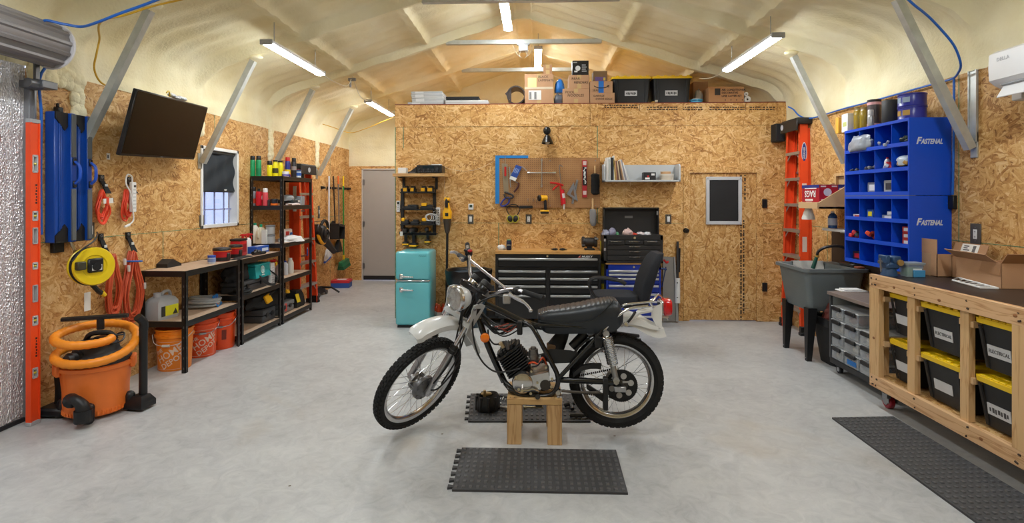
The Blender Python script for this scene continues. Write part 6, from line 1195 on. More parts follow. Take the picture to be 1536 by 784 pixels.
make('carton',G().box(bx0,bx1,by0,by1,bz0,bz1,.002),c(176,24,44,.4),t); make('blue_panel',G().box(bx0-.0015,bx0,by0,by1,bz1-.03,bz1).box(bx1-.06,bx1+.0,by0-.0015,by0,bz0,bz1).box(bx0,bx1,by0,by1,bz1,bz1+.0015),c(34,52,132,.4),t)
text('RAGS',.09,(bx0-.002,by0+.06,bz0+.155),LX,(0,0,-1),WHT,t,wgt=.002); make('white_print',G().box(bx0-.002,bx0,by0+.12,by0+.27,bz0+.055,bz0+.075).box(bx0-.002,bx0,by0+.14,by0+.25,bz0+.03,bz0+.045).box(bx0-.002,bx0,by0+.05,by0+.28,bz0+.175,bz0+.183),WHT,t)
g = G().at(FR((bx0+.08,by0-.001,bz0+.14),FX,FZ)).lathe([(0,0),(.038,0),(.038,.001),(0,.001)],(0,0,0),(0,0,1)); make('seal',g,c(206,206,226,.5),t); g = G()
for x,z,w_ in ((.015,.19,.05),(.12,.19,.05),(.02,.06,.11),(.02,.03,.09)): g.box(bx0+x,bx0+x+w_,by0-.001,by0,bz0+z,bz0+z+.012)
g.box(bx1-.05,bx1-.02,by0-.0025,by0,bz0+.14,bz0+.18); make('print',g,c(226,206,214,.5),t)
t = thing('paper_funnel','white curled paper towel hanging under the pine shelf by the ladder','paper'); q = at(1213,318,X=2.80); make('sheet',G().loft([[q+V((r*math.cos(a)*.9,r*math.sin(a),z)) for a in [math.pi*.2+math.pi*1.5*k/14 for k in range(15)]] for z,r in ((.04,.035),(0,.05),(-.06,.07),(-.075,.068))],closed=False),c(226,224,220,.7),t).modifiers.new('thick','SOLIDIFY').thickness = .003; make('hook',G().cyl(q+V((0,0,.03)),q+V((0,0,.06)),.004,seg=6),STL,t)
# ---- small wooden frame, backsplash, ledge with a blue bottle
t = thing('shadow_box','small pine frame on the boards beside the bin cabinets','frame'); a,b = at(1257.5,260,X=XR),at(1275,311,X=XR); g = G()
g.box(XR-.04,XR,a.y-.03,a.y,b.z,a.z).box(XR-.04,XR,b.y,b.y+.03,b.z,a.z).box(XR-.04,XR,b.y+.03,a.y-.03,a.z-.03,a.z).box(XR-.04,XR,b.y+.03,a.y-.03,b.z,b.z+.03); make('frame',g,WOODP,t); make('panel',G().box(XR-.012,XR-.001,b.y+.03,a.y-.03,b.z+.03,a.z-.03),c(190,158,116,.6),t)
t = thing('splash_board','dark brown splash board behind the sink tap','board'); a,b = at(1249,343,X=XR),at(1290,404,X=XR); make('board',G().box(XR-.012,XR-.001,5.05,a.y,.85,a.z),c(52,42,36,.5),t); make('edge',G().box(XR-.014,XR-.001,5.05,a.y,.845,.86),c(40,34,30,.5),t)
t = thing('ledge','narrow white ledge on the wall above the sink','shelf'); a = at(1232,342,X=2.95); yl0,yl1 = 5.12,5.72; zl_ = a.z+.005; make('board',G().box(2.92,XR,yl0,yl1,zl_-.022,zl_,.002),c(206,208,208,.4),t); make('cleat',G().box(XR-.03,XR,yl0+.02,yl1-.02,zl_-.05,zl_-.022),c(170,172,172,.5),t)
q = at(1249,340,X=3.02); bottle('upside-down blue soap bottle standing on the white ledge',3.02,q.y,zl_,c(40,86,150,.15),WHT,.042,.17,band=(.03,.1,.0425,c(196,206,226,.4)))
tag(make('green_sponge',G().box(2.94,3.04,5.2,5.36,zl_,zl_+.012,.003),c(50,84,70,.8)),'flat dark green scrubbing pad on the white ledge','pad')
# ---- utility sink
t = thing('utility_sink','grey plastic utility sink on black legs below the orange ladder','sink'); SK = c(108,116,118,.5,bump=.15,bs=250)
sxa,sxb,sya,syb,zr_ = 2.50,3.10,5.20,5.86,.875
def rr(x0,x1,y0,y1,z,r=.05,n=4): 
    out = []
    for cx_,cy_,a0 in ((x1-r,y1-r,0),(x0+r,y1-r,90),(x0+r,y0+r,180),(x1-r,y0+r,270)): out += [V((cx_+r*math.cos(R_(a0+90*k/n)),cy_+r*math.sin(R_(a0+90*k/n)),z)) for k in range(n+1)]
    return out
I = .085; g = G(); g.loft([rr(sxa+I,sxb-I,sya+I,syb-I,.47),rr(sxa+I-.01,sxb-I+.01,sya+I-.01,syb-I+.01,.48),rr(sxa+.028,sxb-.028,sya+.028,syb-.028,zr_-.03),rr(sxa,sxb,sya,syb,zr_-.03),rr(sxa,sxb,sya,syb,zr_),rr(sxa+.035,sxb-.12,sya+.035,syb-.035,zr_),rr(sxa+.05,sxb-.13,sya+.05,syb-.05,zr_-.03),rr(sxa+I+.02,sxb-I-.04,sya+I+.02,syb-I-.02,.50)]); make('tub',g,SK,t)
for x,y in ((sxa+.10,sya+.10),(sxb-.10,sya+.10),(sxa+.10,syb-.10),(sxb-.10,syb-.10)):
    dx = -.02 if x < 2.8 else .02; f = make('leg',G().loft([[(x+dx*k+s*a,y+s*b,z) for a,b in ((-1,-1),(1,-1),(1,1),(-1,1))] for z,s,k in ((.0,.022,1),(.47,.042,0),(.50,.042,0))]),BLK,t); make('bolt',G().cyl((x+dx-.023,y,.03),(x+dx-.027,y,.03),.006,seg=8),STL,f)
make('faucet',G().tube(spl([(sxb-.06,5.42,zr_),(sxb-.07,5.42,zr_+.12),(sxb-.14,5.44,zr_+.19),(sxb-.26,5.47,zr_+.185),(sxb-.33,5.49,zr_+.14),(sxb-.34,5.495,zr_+.09)],6),.014,8).box(sxb-.1,sxb-.02,5.32,5.56,zr_,zr_+.035,.008),c(34,30,28,.35),t); make('tap_handle',G().cyl((sxb-.06,5.36,zr_+.03),(sxb-.06,5.36,zr_+.09),.018).box(sxb-.11,sxb-.05,5.345,5.375,zr_+.08,zr_+.095,.004),c(34,30,28,.35),t)
make('drain_pipe',G().tube(spl([(2.78,5.53,.48),(2.78,5.53,.32),(2.8,5.56,.24),(2.88,5.6,.24),(2.92,5.62,.3),(3.08,5.62,.3)],4),.024,8),c(206,206,200,.5),t)
t = thing('spray_nozzle','green spray nozzle dangling in the sink from the tap','nozzle'); make('nozzle',G().cyl((sxb-.345,5.495,zr_+.085),(sxb-.375,5.51,zr_-.03),.016,.02),c(26,84,70,.4),t); make('collar',G().cyl((sxb-.34,5.495,zr_+.08),(sxb-.342,5.496,zr_+.10),.018),c(196,150,60,.4),t)
g = G(); ys_ = syb-.085; R1 = [[(2.66+.30*i/16,ys_-.012*j/8+.005*math.sin(i*1.1)+.003*math.sin(i*2.7+j),.892-.012*j) for i in range(17)] for j in range(9)]
vs = [(x,syb-.02,.882) for x,y,z in R1[0]]+[p for r in R1 for p in r]
g.add(vs,[(j*17+i,j*17+i+1,j*17+i+18,j*17+i+17) for j in range(9) for i in range(16)]); o = make('towel',g,c(216,212,204,.9,bump=.5,bs=60)); o.modifiers.new('thick','SOLIDIFY').thickness = .005; tag(o,'white paper towel draped over the far rim inside the grey sink','towel')
tag(make('sink_pad',G().box(sxb-.1,sxb-.03,5.24,5.31,zr_,zr_+.02,.006),c(150,84,60,.8)),'small brown sponge on the sink rim beside the tap','sponge')
# ---- black bin under the sink
t = thing('waste_bin','black waste bin under the sink beside the drawer cart','bin'); make('bin',G().loft([rr(2.66+k,3.0-k,5.06+k,5.42-k,z,.05) for z,k in ((0,.05),(.40,.0),(.40,-.012),(.42,-.012),(.42,.01),(.1,.05))]),BLKR,t); make('liner',G().loft([rr(2.645,3.015,5.045,5.435,.36,.05),rr(2.642,3.018,5.042,5.438,.432,.05),rr(2.68,2.98,5.08,5.4,.425,.05)],cap=False),BLKS,t)
heap('trash_heap','red and dark wrappers sticking out of the black waste bin','trash',(2.82,5.24,.38),(.12,.13,.13),c(112,52,44,.5,bump=.5,bs=40),51)
# ---- drawer cart
t = thing('drawer_cart','grey-topped rolling cart of clear storage drawers under the bin cabinets','cart'); cx0,cx1,cy0,cy1 = 2.615,3.06,4.24,4.99; ct = .71
make('top_board',G().box(cx0-.015,cx1,cy0,cy1+.02,ct-.03,ct,.003),grain('grey_laminate',(132,118,112),(118,106,100),1,10,.45),t)
make('base_board',G().box(cx0,cx1,cy0,cy1,.085,.13,.002),c(40,40,42,.5),t); make('side_panel',G().box(cx0+.01,cx1,cy1-.018,cy1,.13,ct-.03),c(154,160,160,.5),t); make('back_panel',G().box(cx1-.012,cx1,cy0,cy1,.13,ct-.03),c(120,124,124,.5),t)
make('corner_post',G().box(cx0-.004,cx0+.016,cy1-.02,cy1,.13,ct-.03),c(70,72,74,.4),t)
for x,y in ((cx0+.06,cy1-.05),(cx1-.06,cy1-.05),(cx0+.06,cy0+.06),(cx1-.06,cy0+.06)): f = make('caster',G().cyl((x-.014,y,.034),(x+.014,y,.034),.034).box(x-.022,x+.022,y-.022,y+.03,.062,.088),BLK,t); make('hub',G().cyl((x-.017,y,.034),(x+.017,y,.034),.018),c(190,190,194,.3,.6),f)
DCL = c(214,220,226,.15,al=.28); rs = random.Random(14); pal = [(150,96,80),(90,110,150),(170,160,140),(60,70,90),(196,190,180),(120,90,70)]
for col,(ya,yb,nrow) in enumerate(((4.78,4.96,4),(4.56,4.76,4),(4.34,4.54,4))):
    for k in range(nrow):
        if col == 2 and k == 3: continue
        hz = .112; z0 = .135+k*(hz+.004)
        f = make('drawer',G().box(cx0+.002,cx0+.005,ya,yb,z0,z0+hz*.9).box(cx0+.002,cx0+.36,ya,ya+.003,z0,z0+hz*.9).box(cx0+.002,cx0+.36,yb-.003,yb,z0,z0+hz*.9).box(cx0+.002,cx0+.36,ya,yb,z0,z0+.003),DCL,t)
        make('lid_rim',G().box(cx0-.004,cx0+.36,ya-.004,yb+.004,z0+hz*.88,z0+hz*.97,.003),c(206,210,214,.3),f); make('latch',G().box(cx0-.018,cx0+.0,ya+.03,yb-.03,z0+hz*.66,z0+hz*.98,.005),BLK,f)
        g = G(); q_ = .6+.3*rs.random()
        for i in range(7): g.ball((cx0+.04+.05*i,(ya+yb)/2+rs.uniform(-.04,.04),z0+.035),.035,1,1,.7+.5*rs.random(),7,5)
        make('small_parts',g,c(*pal[rs.randrange(6)],.6),f)
    if col == 1: make('blue_tag',G().box(cx0-.001,cx0+.002,ya+.03,yb-.04,.15,.19),c(24,110,190,.5),t)
t = thing('folded_rag','folded white rag on the grey cart top','rag'); q = at(1258,436,Z=ct); make('rag',G().box(q.x-.01,q.x+.22,q.y-.07,q.y+.05,ct,ct+.012,.005).box(q.x+.02,q.x+.18,q.y-.06,q.y+.04,ct+.012,ct+.022,.005),c(226,224,222,.8,bump=.5,bs=50),t)
# ---- blue bin cabinets
FB = c(8,76,204,.38,var=.03); fx0,fx1,fy0,fy1 = 2.81,XR-.002,4.248,5.11
for zb,zt,lab in ((1.556,2.14,'upper blue bin cabinet with twelve compartments on the right wall'),(.968,1.551,'lower blue bin cabinet with twelve compartments, just above the workbench height')):
    t = thing('bin_cabinet',lab,'cabinet',grp='blue bin cabinets'); H3 = (zt-zb-.02)/3
    make('shell',G().box(fx0,fx1,fy0,fy0+.006,zb,zt).box(fx0,fx1,fy1-.006,fy1,zb,zt).box(fx0,fx1,fy0+.006,fy1-.006,zt-.006,zt).box(fx0,fx1,fy0+.006,fy1-.006,zb,zb+.006).box(fx1-.006,fx1,fy0+.006,fy1-.006,zb+.006,zt-.006).box(fx0-.0006,fx0+.02,fy0+.0062,fy0+.015,zb+.0062,zt-.0062).box(fx0-.0006,fx0+.02,fy1-.015,fy1-.0062,zb+.0062,zt-.0062),FB,t)
    for k in range(3): z = zb+k*H3; make('shelf',G().box(fx0,fx1,fy0+.006,fy1-.006,z+.004,z+.012).box(fx0-.001,fx0+.012,fy0+.004,fy1-.004,z,z+.03),FB,t)
    make('top_rail',G().box(fx0-.001,fx0+.012,fy0+.004,fy1-.004,zt-.022,zt),FB,t)
    for k in (1,2,3): y = fy0+(fy1-fy0)*k/4; make('divider',G().box(fx0+.006,fx1-.006,y-.002,y+.002,zb,zt-.006),FB,t)
    zc = at(1394,211 if zb > 1.2 else 333,Y=fy0).z; xc = at(1374,211,Y=fy0).x
    text('F',.072,(xc,fy0-.001,zc-.022),FX,FZ,c(206,212,226,.4),t,shear=.3,sx=.9,wgt=.0025); text('ASTENAL',.052,(xc+.036,fy0-.001,zc-.022),FX,FZ,c(206,212,226,.4),t,shear=.3,sx=.72,wgt=.002)
tag(make('seam_strip',G().box(fx0-.002,fx0+.05,fy0+.002,fy1-.002,1.551,1.556),c(120,120,110,.5)),'thin worn strip between the two blue bin cabinets','strip')
def cell(k,r): # compartment k counted from the far end, r from the top over both cabinets: floor centre
    zb = 1.556 if r < 3 else .968; H3 = .5635/3; return V((2.90,fy1-(k+.5)*(fy1-fy0)/4,zb+(2-r % 3)*H3+.0125))
def bits(name,lab,cat,k,r,cols,n,s,seed,dx=0):
    s *= 1.5; dx -= .02; q = cell(k,r); rs = random.Random(seed); t = thing(name,lab,cat,grp='small things in the bin cabinets')
    for j,col in enumerate(cols):
        g = G()
        for i in range(n): p = q+V((rs.uniform(-.05,.03)+dx,rs.uniform(-.07,.07),s*.5+rs.uniform(0,s*.8))); g.at(MX.Translation(p) @ MX.Rotation(rs.uniform(0,3),4,V((rs.random(),rs.random(),1)))).box(-s*.6,s*.6,-s*.35,s*.35,-s*.3,s*.3,s*.1)
        make('fitting',g,c(*col,.4),t)
heap('parts_bag','big silver-grey bag spilling from the top row of the blue bins','bag',cell(0,0)+V((-.06,-.09,0)),(.06,.16,.09),c(150,156,166,.3,bump=.6,bs=30),61)
bits('hose_fittings','dark metal fittings in the top row bin nearest the camera','fittings',3,0,((30,40,36),(60,90,84)),7,.03,62)
bits('clips','few pale clips in the third bin of the top row','clips',2,0,((170,176,186),),3,.02,63,-.03)
bits('fasteners','dark bolts in the second row bin at the sink end','fasteners',0,1,((60,60,66),),4,.02,64); bits('fasteners','mixed steel fasteners in the second bin of the second row','fasteners',1,1,((140,140,146),(60,60,70)),4,.022,65)
q = cell(2,1); bottle('tiny bottle with a tall red cap in the second row of blue bins',q.x-.03,q.y+.03,q.z,c(206,206,210,.4),RED,.022,.11); bits('adhesive_packs','white and red packets beside the tiny bottle','packets',2,1,((222,220,220),(190,40,50)),3,.03,66)
heap('parts_bag','clear bag over brass fittings in the second row bin nearest the camera','bag',cell(3,1)+V((-.04,0,.03)),(.05,.09,.05),c(176,190,206,.3,bump=.6,bs=30),67); bits('brass_fittings','brass fittings under the clear bag in the second row','fittings',3,1,((170,130,60),),6,.028,68,-.03)
heap('blue_wrap','crumpled blue wrapper in the third row bin at the sink end','wrapper',cell(0,2)+V((-.02,-.05,0)),(.02,.03,.04),c(40,80,180,.4,bump=.5,bs=40),69)
def smallbox(name,lab,k,r,s,col,dy=0,z=0,top=None):
    q = cell(k,r)+V((-.04,dy,z)); t = thing(name,lab,'box',grp='small things in the bin cabinets'); make('case',G().box(q.x,q.x+s[0],q.y-s[1]/2,q.y+s[1]/2,q.z,q.z+s[2],.003),c(*col,.4),t); make('label',G().box(q.x-.001,q.x,q.y-s[1]*.3,q.y+s[1]*.3,q.z+s[2]*.3,q.z+s[2]*.8),c(*(top or (222,222,222)),.5),t)
smallbox('hardware_box','clear box of screws in the third row of blue bins',1,2,(.1,.13,.10),(128,134,150)); smallbox('hardware_box','white-wrapped hardware box in the third row of blue bins',2,2,(.1,.12,.11),(170,176,176),0,0,(60,60,66))
smallbox('hardware_box','flat white and red box in the fourth row at the sink end',0,3,(.1,.13,.035),(214,206,204),0,0,(190,80,70)); smallbox('hardware_box','blue and yellow box in the fourth row of blue bins',1,3,(.08,.09,.08),(40,90,170),.03,0,(230,206,40)); smallbox('hardware_box','low wide grey box in the fourth row of blue bins',2,3,(.1,.17,.04),(150,156,160),0,0); smallbox('hardware_box','little white case on top of the low wide grey box',2,3,(.08,.10,.03),(196,200,206),-.03,.041); smallbox('hardware_box','white block in the fourth row bin nearest the camera',3,3,(.09,.06,.06),(206,208,212),-.07)
bits('red_tools','red and black hand tool in the fifth row at the sink end','tools',0,4,((190,30,40),(30,30,32)),4,.035,71); bits('orange_tools','orange hand tool in the second bin of the fifth row','tools',1,4,((226,80,40),),3,.035,72)
for k in range(3): smallbox('nail_box','small orange and black box in the fifth row bin, '+('bottom of the stack','middle of the stack','top of the stack')[k],3,4,(.08,.10,.048),(190,56,34),0,.049*k)
smallbox('tool_box','red-faced black tool in the lowest row at the sink end',0,5,(.1,.14,.08),(40,34,36),0,0,(190,30,40)); t = thing('yellow_card','yellow card leaning behind the red-faced tool','card'); q = cell(0,5); make('card',G().at(FR(q+V((.03,-.04,.09)),(.1,-1,.3),FZ)).box(-.06,.06,-.03,.05,0,.003),YEL,t)
# on top of the cabinets
zt = 2.14; yt = lambda px: at(px,190,X=2.9).y
def toppart(px): return 2.93,at(px,190,X=2.93).y
x,y = toppart(1270.5); tag(make('card_box',G().box(2.84,2.97,y-.02,y+.03,zt,zt+.15,.002),c(226,170,60,.5)),'narrow white and orange box on top of the bin cabinets at the sink end','box')
x,y = toppart(1282); t = thing('filter_box','white box on top of the bin cabinets','box'); make('carton',G().box(2.84,3.0,y-.05,y+.05,zt,zt+.165,.002),c(222,222,222,.5),t); make('label',G().box(2.839,2.84,y-.03,y+.03,zt+.05,zt+.09),c(190,196,120,.5),t)
for px,dz,lab in ((1294,.2,'amber glass jar on top of the bin cabinets, next to the white box'),(1303.5,.19,'amber glass jar on top of the bin cabinets, next to the pink capped jar')):
    x,y = toppart(px); turned('glass_jar',lab,'jar',x-.03,y,zt,[(0,0),(.042,0),(.044,.01),(.044,dz*.8),(.036,dz*.9),(0,dz*.9)],c(150,126,40,.12,al=.85),[('lid',[(.038,dz*.88),(.038,dz),(0,dz)],c(130,110,60,.4))],'jars on the bin cabinets')
x,y = toppart(1315); turned('paint_bottle','grey jar with pink bands and a black lid on the bin cabinets','jar',x-.02,y,zt,[(0,0),(.05,0),(.052,.008),(.052,.215),(0,.215)],c(84,76,78,.35),[('lid',[(.05,.215),(.053,.217),(.053,.235),(0,.235)],BLK),('pink_band',[(.0525,.19),(.0535,.191),(.0535,.212),(.0525,.213)],c(226,170,176,.4)),('pink_base',[(.0525,.004),(.0535,.005),(.0535,.03),(.0525,.031)],c(226,170,176,.4))])
x,y = toppart(1321.5); spray_can('short silver can in front of the pink banded jar on the bin cabinets',2.84,y-.01,zt,c(176,178,180,.3,.5),c(200,200,202,.3),.024,.08)
x,y = toppart(1338); turned('tape_roll','large black roll standing on the bin cabinets','roll',x,y,zt,[(0,0),(.07,0),(.072,.004),(.072,.19),(.07,.194),(.04,.194),(.04,.15),(0,.15)],c(34,34,35,.6),[('core',[(.042,.13),(.042,.196),(.036,.196),(.036,.13)],c(60,52,46,.7))],seg=32)
for k in range(2):
    x,y = toppart(1367); t = turned('paint_tin','dark blue tin on the bin cabinets, '+('lower of the stacked pair' if k == 0 else 'upper of the stacked pair'),'tin',x,y-.01,zt+.1*k+.001,[(0,0),(.095,0),(.097,.004),(.093,.01),(.093,.086),(.097,.09),(.097,.098),(.09,.098),(.088,.094),(0,.094)],c(40,46,150,.28),[],'blue tins',36)
    g = G().at(MX.Rotation(R_(195),4,'Z'))
    for a_,w_ in ((-20,.04),(18,.05)): a = R_(a_); g.at(MX.Rotation(R_(195+a_),4,'Z')).box(.0925,.0938,-w_/2,w_/2,.03,.07)
    make('label',g,c(150,170,196,.4) if k else c(190,150,70,.4),t)
# ---- workbench with totes
bx0,bx1,by0,by1 = 2.508,3.10,1.62,4.232
t = thing('workbench','long pine workbench with a black top on red casters','workbench')
make('top_sheet',G().box(bx0+.036,bx1,by0,by1-.002,.945,.9655,.002),c(44,36,33,.38,var=.1),t)
make('front_rail',G().box(bx0,bx0+.038,by0,by1,.872,.967,.002),WOODY,t); make('bottom_rail',G().box(bx0,bx0+.038,by0,by1,.137,.226,.002),WOODY,t)
make('end_rail',G().box(bx0+.038,bx1,by1-.04,by1-.002,.856,.944,.002),WOODX,t); make('back_rail',G().box(bx1-.04,bx1-.002,by0,by1-.04,.856,.944),WOODY,t)
make('lower_deck',G().box(bx0+.038,bx1,by0,by1,.205,.222),osb('osb_deck',(1,0),.9),t)
py_ = [at(px,480,X=bx0).y for px in (1303,1349)]
posts = [(4.12,4.232,0),(at(1372,450,X=bx0+.02).y,at(1361,450,X=bx0+.02).y,.02),(at(1453,450,X=bx0+.02).y,at(1440,450,X=bx0+.02).y,.02),(2.86,3.0,0),(2.38,2.45,.02),(1.62,1.74,0)]
for y0,y1,dx in posts:
    make('post',G().box(bx0+.0+dx,bx0+.038+dx,y0,y1,.226,.872,.001),WOODP,t)
    if dx == 0: make('inner_post',G().box(bx0+.038,bx0+.10,y0+.04,y0+.078,.226,.872,.001),WOODP,t)
    make('back_post',G().box(bx1-.04,bx1-.002,y0,y1,.222,.872),WOODP,t)
    for z in (.782,.455): make('cleat',G().box(bx0+.03,bx1-.04,y0-.022,y0,z,z+.035).box(bx0+.03,bx1-.04,y1,y1+.022,z,z+.035),WS,t)
g = G(); rs = random.Random(12)
for y in (1.7,2.4,2.9,2.96,3.3,3.74,4.15,4.2):
    for z0 in (.895,.94,.155,.205): g.cyl((bx0-.0006,y+rs.uniform(-.02,.02),z0+rs.uniform(-.006,.006)),(bx0+.001,y,z0),.006,seg=8)
make('screw_hole',g,c(58,40,28,.7),t); g = G()
for y,z in ((3.95,.91),(3.52,.9),(2.98,.92),(3.2,.18),(2.55,.9),(4.18,.5)): g.ball((bx0+.002,y,z),.014,.3,1.3,.8,10,6)
make('knot',g,c(146,96,56,.6),t)
for y in (4.11,2.86,1.72):
    f = make('caster_fork',G().box(bx0+.03,bx0+.13,y-.05,y+.05,.125,.137).box(bx0+.045,bx0+.05,y-.03,y+.045,.05,.128).box(bx0+.105,bx0+.11,y-.03,y+.045,.05,.128).box(bx0+.02,bx0+.05,y-.05,y-.0,.09,.125,.003),STL,t); make('wheel',G().lathe([(0,-.02),(.045,-.02),(.052,-.014),(.052,.014),(.045,.02),(0,.02)],(bx0+.078,y+.02,.052),FX,24),c(150,20,44,.3),f); make('hub',G().cyl((bx0+.052,y+.02,.052),(bx0+.104,y+.02,.052),.026),STL,f)
# totes: black bin, yellow lid, white label
def tote(lab,x,y,z,w=.37,d=.52,h=.30,word=None,grp='black totes with yellow lids',rz=0):
    """front at local -x; origin on the underside, centre"""
    t = thing('storage_tote',lab,'tote',(x,y,z),rz,grp); BKT = c(28,29,32,.5,bump=.1,bs=200)
    hb = h-.035
    g = G(); g.loft([rr(-d/2+.04,d/2-.04,-w/2+.03,w/2-.03,0,.03),rr(-d/2+.012,d/2-.012,-w/2+.012,w/2-.012,hb,.03),rr(-d/2,d/2,-w/2,w/2,hb,.03),rr(-d/2,d/2,-w/2,w/2,hb+.012,.03)]); make('bin',g,BKT,t)
    g = G()
    for s in (-1,1): g.loft([[(-d/2+.006+.034*(1-q)-a,s*(w*.34+.02*q)+b,hb*q) for a,b in ((0,-.012),(.007,-.008),(.007,.008),(0,.012))] for q in (.02,.95)])
    make('rib',g,BKT,t)
    L = c(236,196,18,.38)
    f = make('lid',G().loft([rr(-d/2-.006,d/2+.006,-w/2-.006,w/2+.006,hb+.002,.035),rr(-d/2-.008,d/2+.008,-w/2-.008,w/2+.008,hb+.03,.035),rr(-d/2+.008,d/2-.008,-w/2+.008,w/2-.008,hb+.035,.03)]),L,t)
    g = G()
    for i in range(4):
        for j in range(3): x_ = -d/2+.06+i*(d-.12)/3.2; y_ = -w/2+.05+j*(w-.1)/2.6; g.box(x_,x_+.07,y_,y_+.06,hb+.033,hb+.041,.004)
    for j in range(5): y_ = -w/2+.03+j*(w-.08)/4.4; g.box(-d/2-.004,-d/2+.02,y_,y_+.04,hb+.024,hb+.042,.003)
    make('lid_rib',g,L,f)
    T = FR((-d/2+.028,0,hb*.42),RX,(-.028,0,hb)); lb = make('label',G().at(T).box(-.085,.07,-.03,.035,.0,.004),c(206,208,212,.6),t)
    if word == '~':
        g = G().at(T); x_ = -.07
        for k in range(7): g.box(x_,x_+.011+.004*(k % 2),-.01-.003*(k % 3),.012+.003*(k % 2),.004,.0046); x_ += .019
        make('print',g,c(70,70,74,.6),lb)
    elif word: text(word,.03,T @ V((-.078,-.008,.005)),RX,T.to_3x3() @ V((0,1,0)),c(40,40,44,.6),lb,shear=.15,sx=.85)
    return t
bays = [((posts[1][1]+posts[0][0])/2,posts[0][0]-posts[1][1]),((posts[2][1]+posts[1][0])/2,posts[1][0]-posts[2][1]),((posts[3][1]+posts[2][0])/2,posts[2][0]-posts[3][1])]
xt = bx0+.305; names = ['far end','middle','near end']; wd = [None,'ELECTRICAL','ELECTRICAL',None,None,'~']
for r,z in enumerate((.562,.235)):
    for k,(yc_,w_) in enumerate(bays):
        ww = min(w_-.03,.40)
        tote('black tote with a yellow lid in the %s row of the workbench, %s bay' % (('upper','lower')[r],names[k]),xt+.0+(.02 if k == 0 else 0),yc_,z,ww,.52,.292 if r == 0 else .285,wd[r*3+k])
# things on the bench
Z = .966
t = thing('bench_vise','small blue bench vise clamped at the far corner of the workbench','vise'); VB = c(42,74,112,.45); q = V((2.60,4.17,Z))
make('base',G().lathe([(0,0),(.055,0),(.05,.03),(.04,.06),(0,.06)],q+V((.0,-.02,0))).box(q.x-.045,q.x+.05,q.y-.07,q.y+.03,Z+.05,Z+.10,.012),VB,t); make('jaw',G().box(q.x-.05,q.x-.02,q.y-.07,q.y+.03,Z+.09,Z+.15,.006).box(q.x+.0,q.x+.06,q.y-.07,q.y+.03,Z+.09,Z+.145,.008),VB,t); make('screw_face',G().cyl((q.x+.045,q.y-.085,Z+.1),(q.x+.045,q.y-.06,Z+.1),.022),c(176,146,90,.4,.4),t); make('handle',G().tube([(q.x-.075,q.y-.04,Z+.13),(q.x-.07,q.y-.04,Z+.03)],.006,6).cyl((q.x-.075,q.y-.02,Z+.1),(q.x-.05,q.y-.02,Z+.1),.012),STL,t)
t = thing('parts_tub','clear tub of green fittings beside the blue vise','tub',(2.745,4.13,Z)); make('tub',G().loft([rr(-.055,.055,-.045,.045,0,.015),rr(-.062,.062,-.052,.052,.085,.015)]),c(190,206,206,.2,al=.5),t); make('lid',G().loft([rr(-.068,.068,-.058,.058,.085,.015),rr(-.07,.07,-.06,.06,.10,.015)]),c(150,160,164,.3),t); make('green_parts',G().box(-.05,.05,-.04,.04,.005,.065,.01),c(40,140,90,.4),t); make('label',G().box(-.02,.04,-.0535,-.05,.02,.06),WHT,t)
tag(make('blue_block',G().box(2.72,2.8,4.06,4.075,Z,Z+.05,.003),c(70,150,200,.4)),'small light blue packet in front of the clear tub','packet')
def carton(par,x0,x1,y0,y1,z0,z1,m=CARD):
    g = G(); w_ = .004
    g.box(x0,x1,y0,y1,z0,z0+w_).box(x0,x0+w_,y0,y1,z0,z1).box(x1-w_,x1,y0,y1,z0,z1).box(x0,x1,y0,y0+w_,z0,z1).box(x0,x1,y1-w_,y1,z0,z1); return make('carton',g,m,par)
P_,Q_,R2 = at(1405.5,415,Z=Z),at(1374,409.6,Z=Z),at(1436,419,Z=Z)
def sidebox(t,x0,y0,y1,x1,z1): return carton(t,x0,x1,y0,y1,Z,z1)
t = thing('cardboard_box','cardboard box with an upright flap on the workbench against the bin cabinets','carton'); zA_ = at(1405.5,381,Y=P_.y).z
sidebox(t,P_.x,P_.y,Q_.y,P_.x+.26,zA_); make('flap',G().box(P_.x-.002,P_.x+.002,P_.y,Q_.y,zA_,zA_+.105),CARD,t); make('flap',G().at(FR((P_.x,Q_.y,zA_),FX,(0,.1,1))).box(0,.26,0,.11,-.003,0),CARD2,t); make('tape',G().box(P_.x-.001,P_.x,P_.y+.06,P_.y+.16,Z,zA_),c(186,150,108,.35),t)
xB_ = P_.x+.10; yB0,yB1 = P_.y-.30,P_.y-.005; zB_ = at(1418,382,X=xB_).z
t = thing('cardboard_box','taped cardboard box with a shipping label on its raised flap, between the other two boxes','carton'); sidebox(t,xB_,yB0,yB1,xB_+.30,zB_)
make('tape',G().box(xB_-.001,xB_,yB0+.13,yB0+.19,Z,zB_),TAPE,t); T = FR((xB_-.005,yB1-.02,zB_+.004),RX,(.35,0,1)); make('flap',G().at(T).box(-.02,.27,.0,.10,-.003,.001),CARD2,t); lb = make('shipping_label',G().at(T).box(.05,.2,.008,.095,.001,.002),PAPER,t); g = G().at(T)
for k in range(5): g.box(.07,.105+.01*(k % 3),.02+.014*k,.027+.014*k,.002,.0026)
for k in range(9): g.box(.15+.003*k,.1515+.003*k,.03,.085,.002,.0026)
make('barcode',g,c(40,40,44,.6),lb)
t = thing('cardboard_box','torn open cardboard box on the workbench, nearest the camera','carton')
c0 = at(1434,418,Z=Z); c1 = at(1502,433,Z=Z); ang = math.atan2(c1.y-c0.y,c1.x-c0.x); T = MX.Translation(c0) @ MX.Rotation(ang,4,'Z'); L_ = (c1-c0).length; hh = .16
g = G().at(T); w_ = .004
for a in ((0,L_,0,w_),(0,w_,0,.30),(L_-w_,L_,0,.30),(0,L_,.30-w_,.30)): g.box(*a,0,hh)
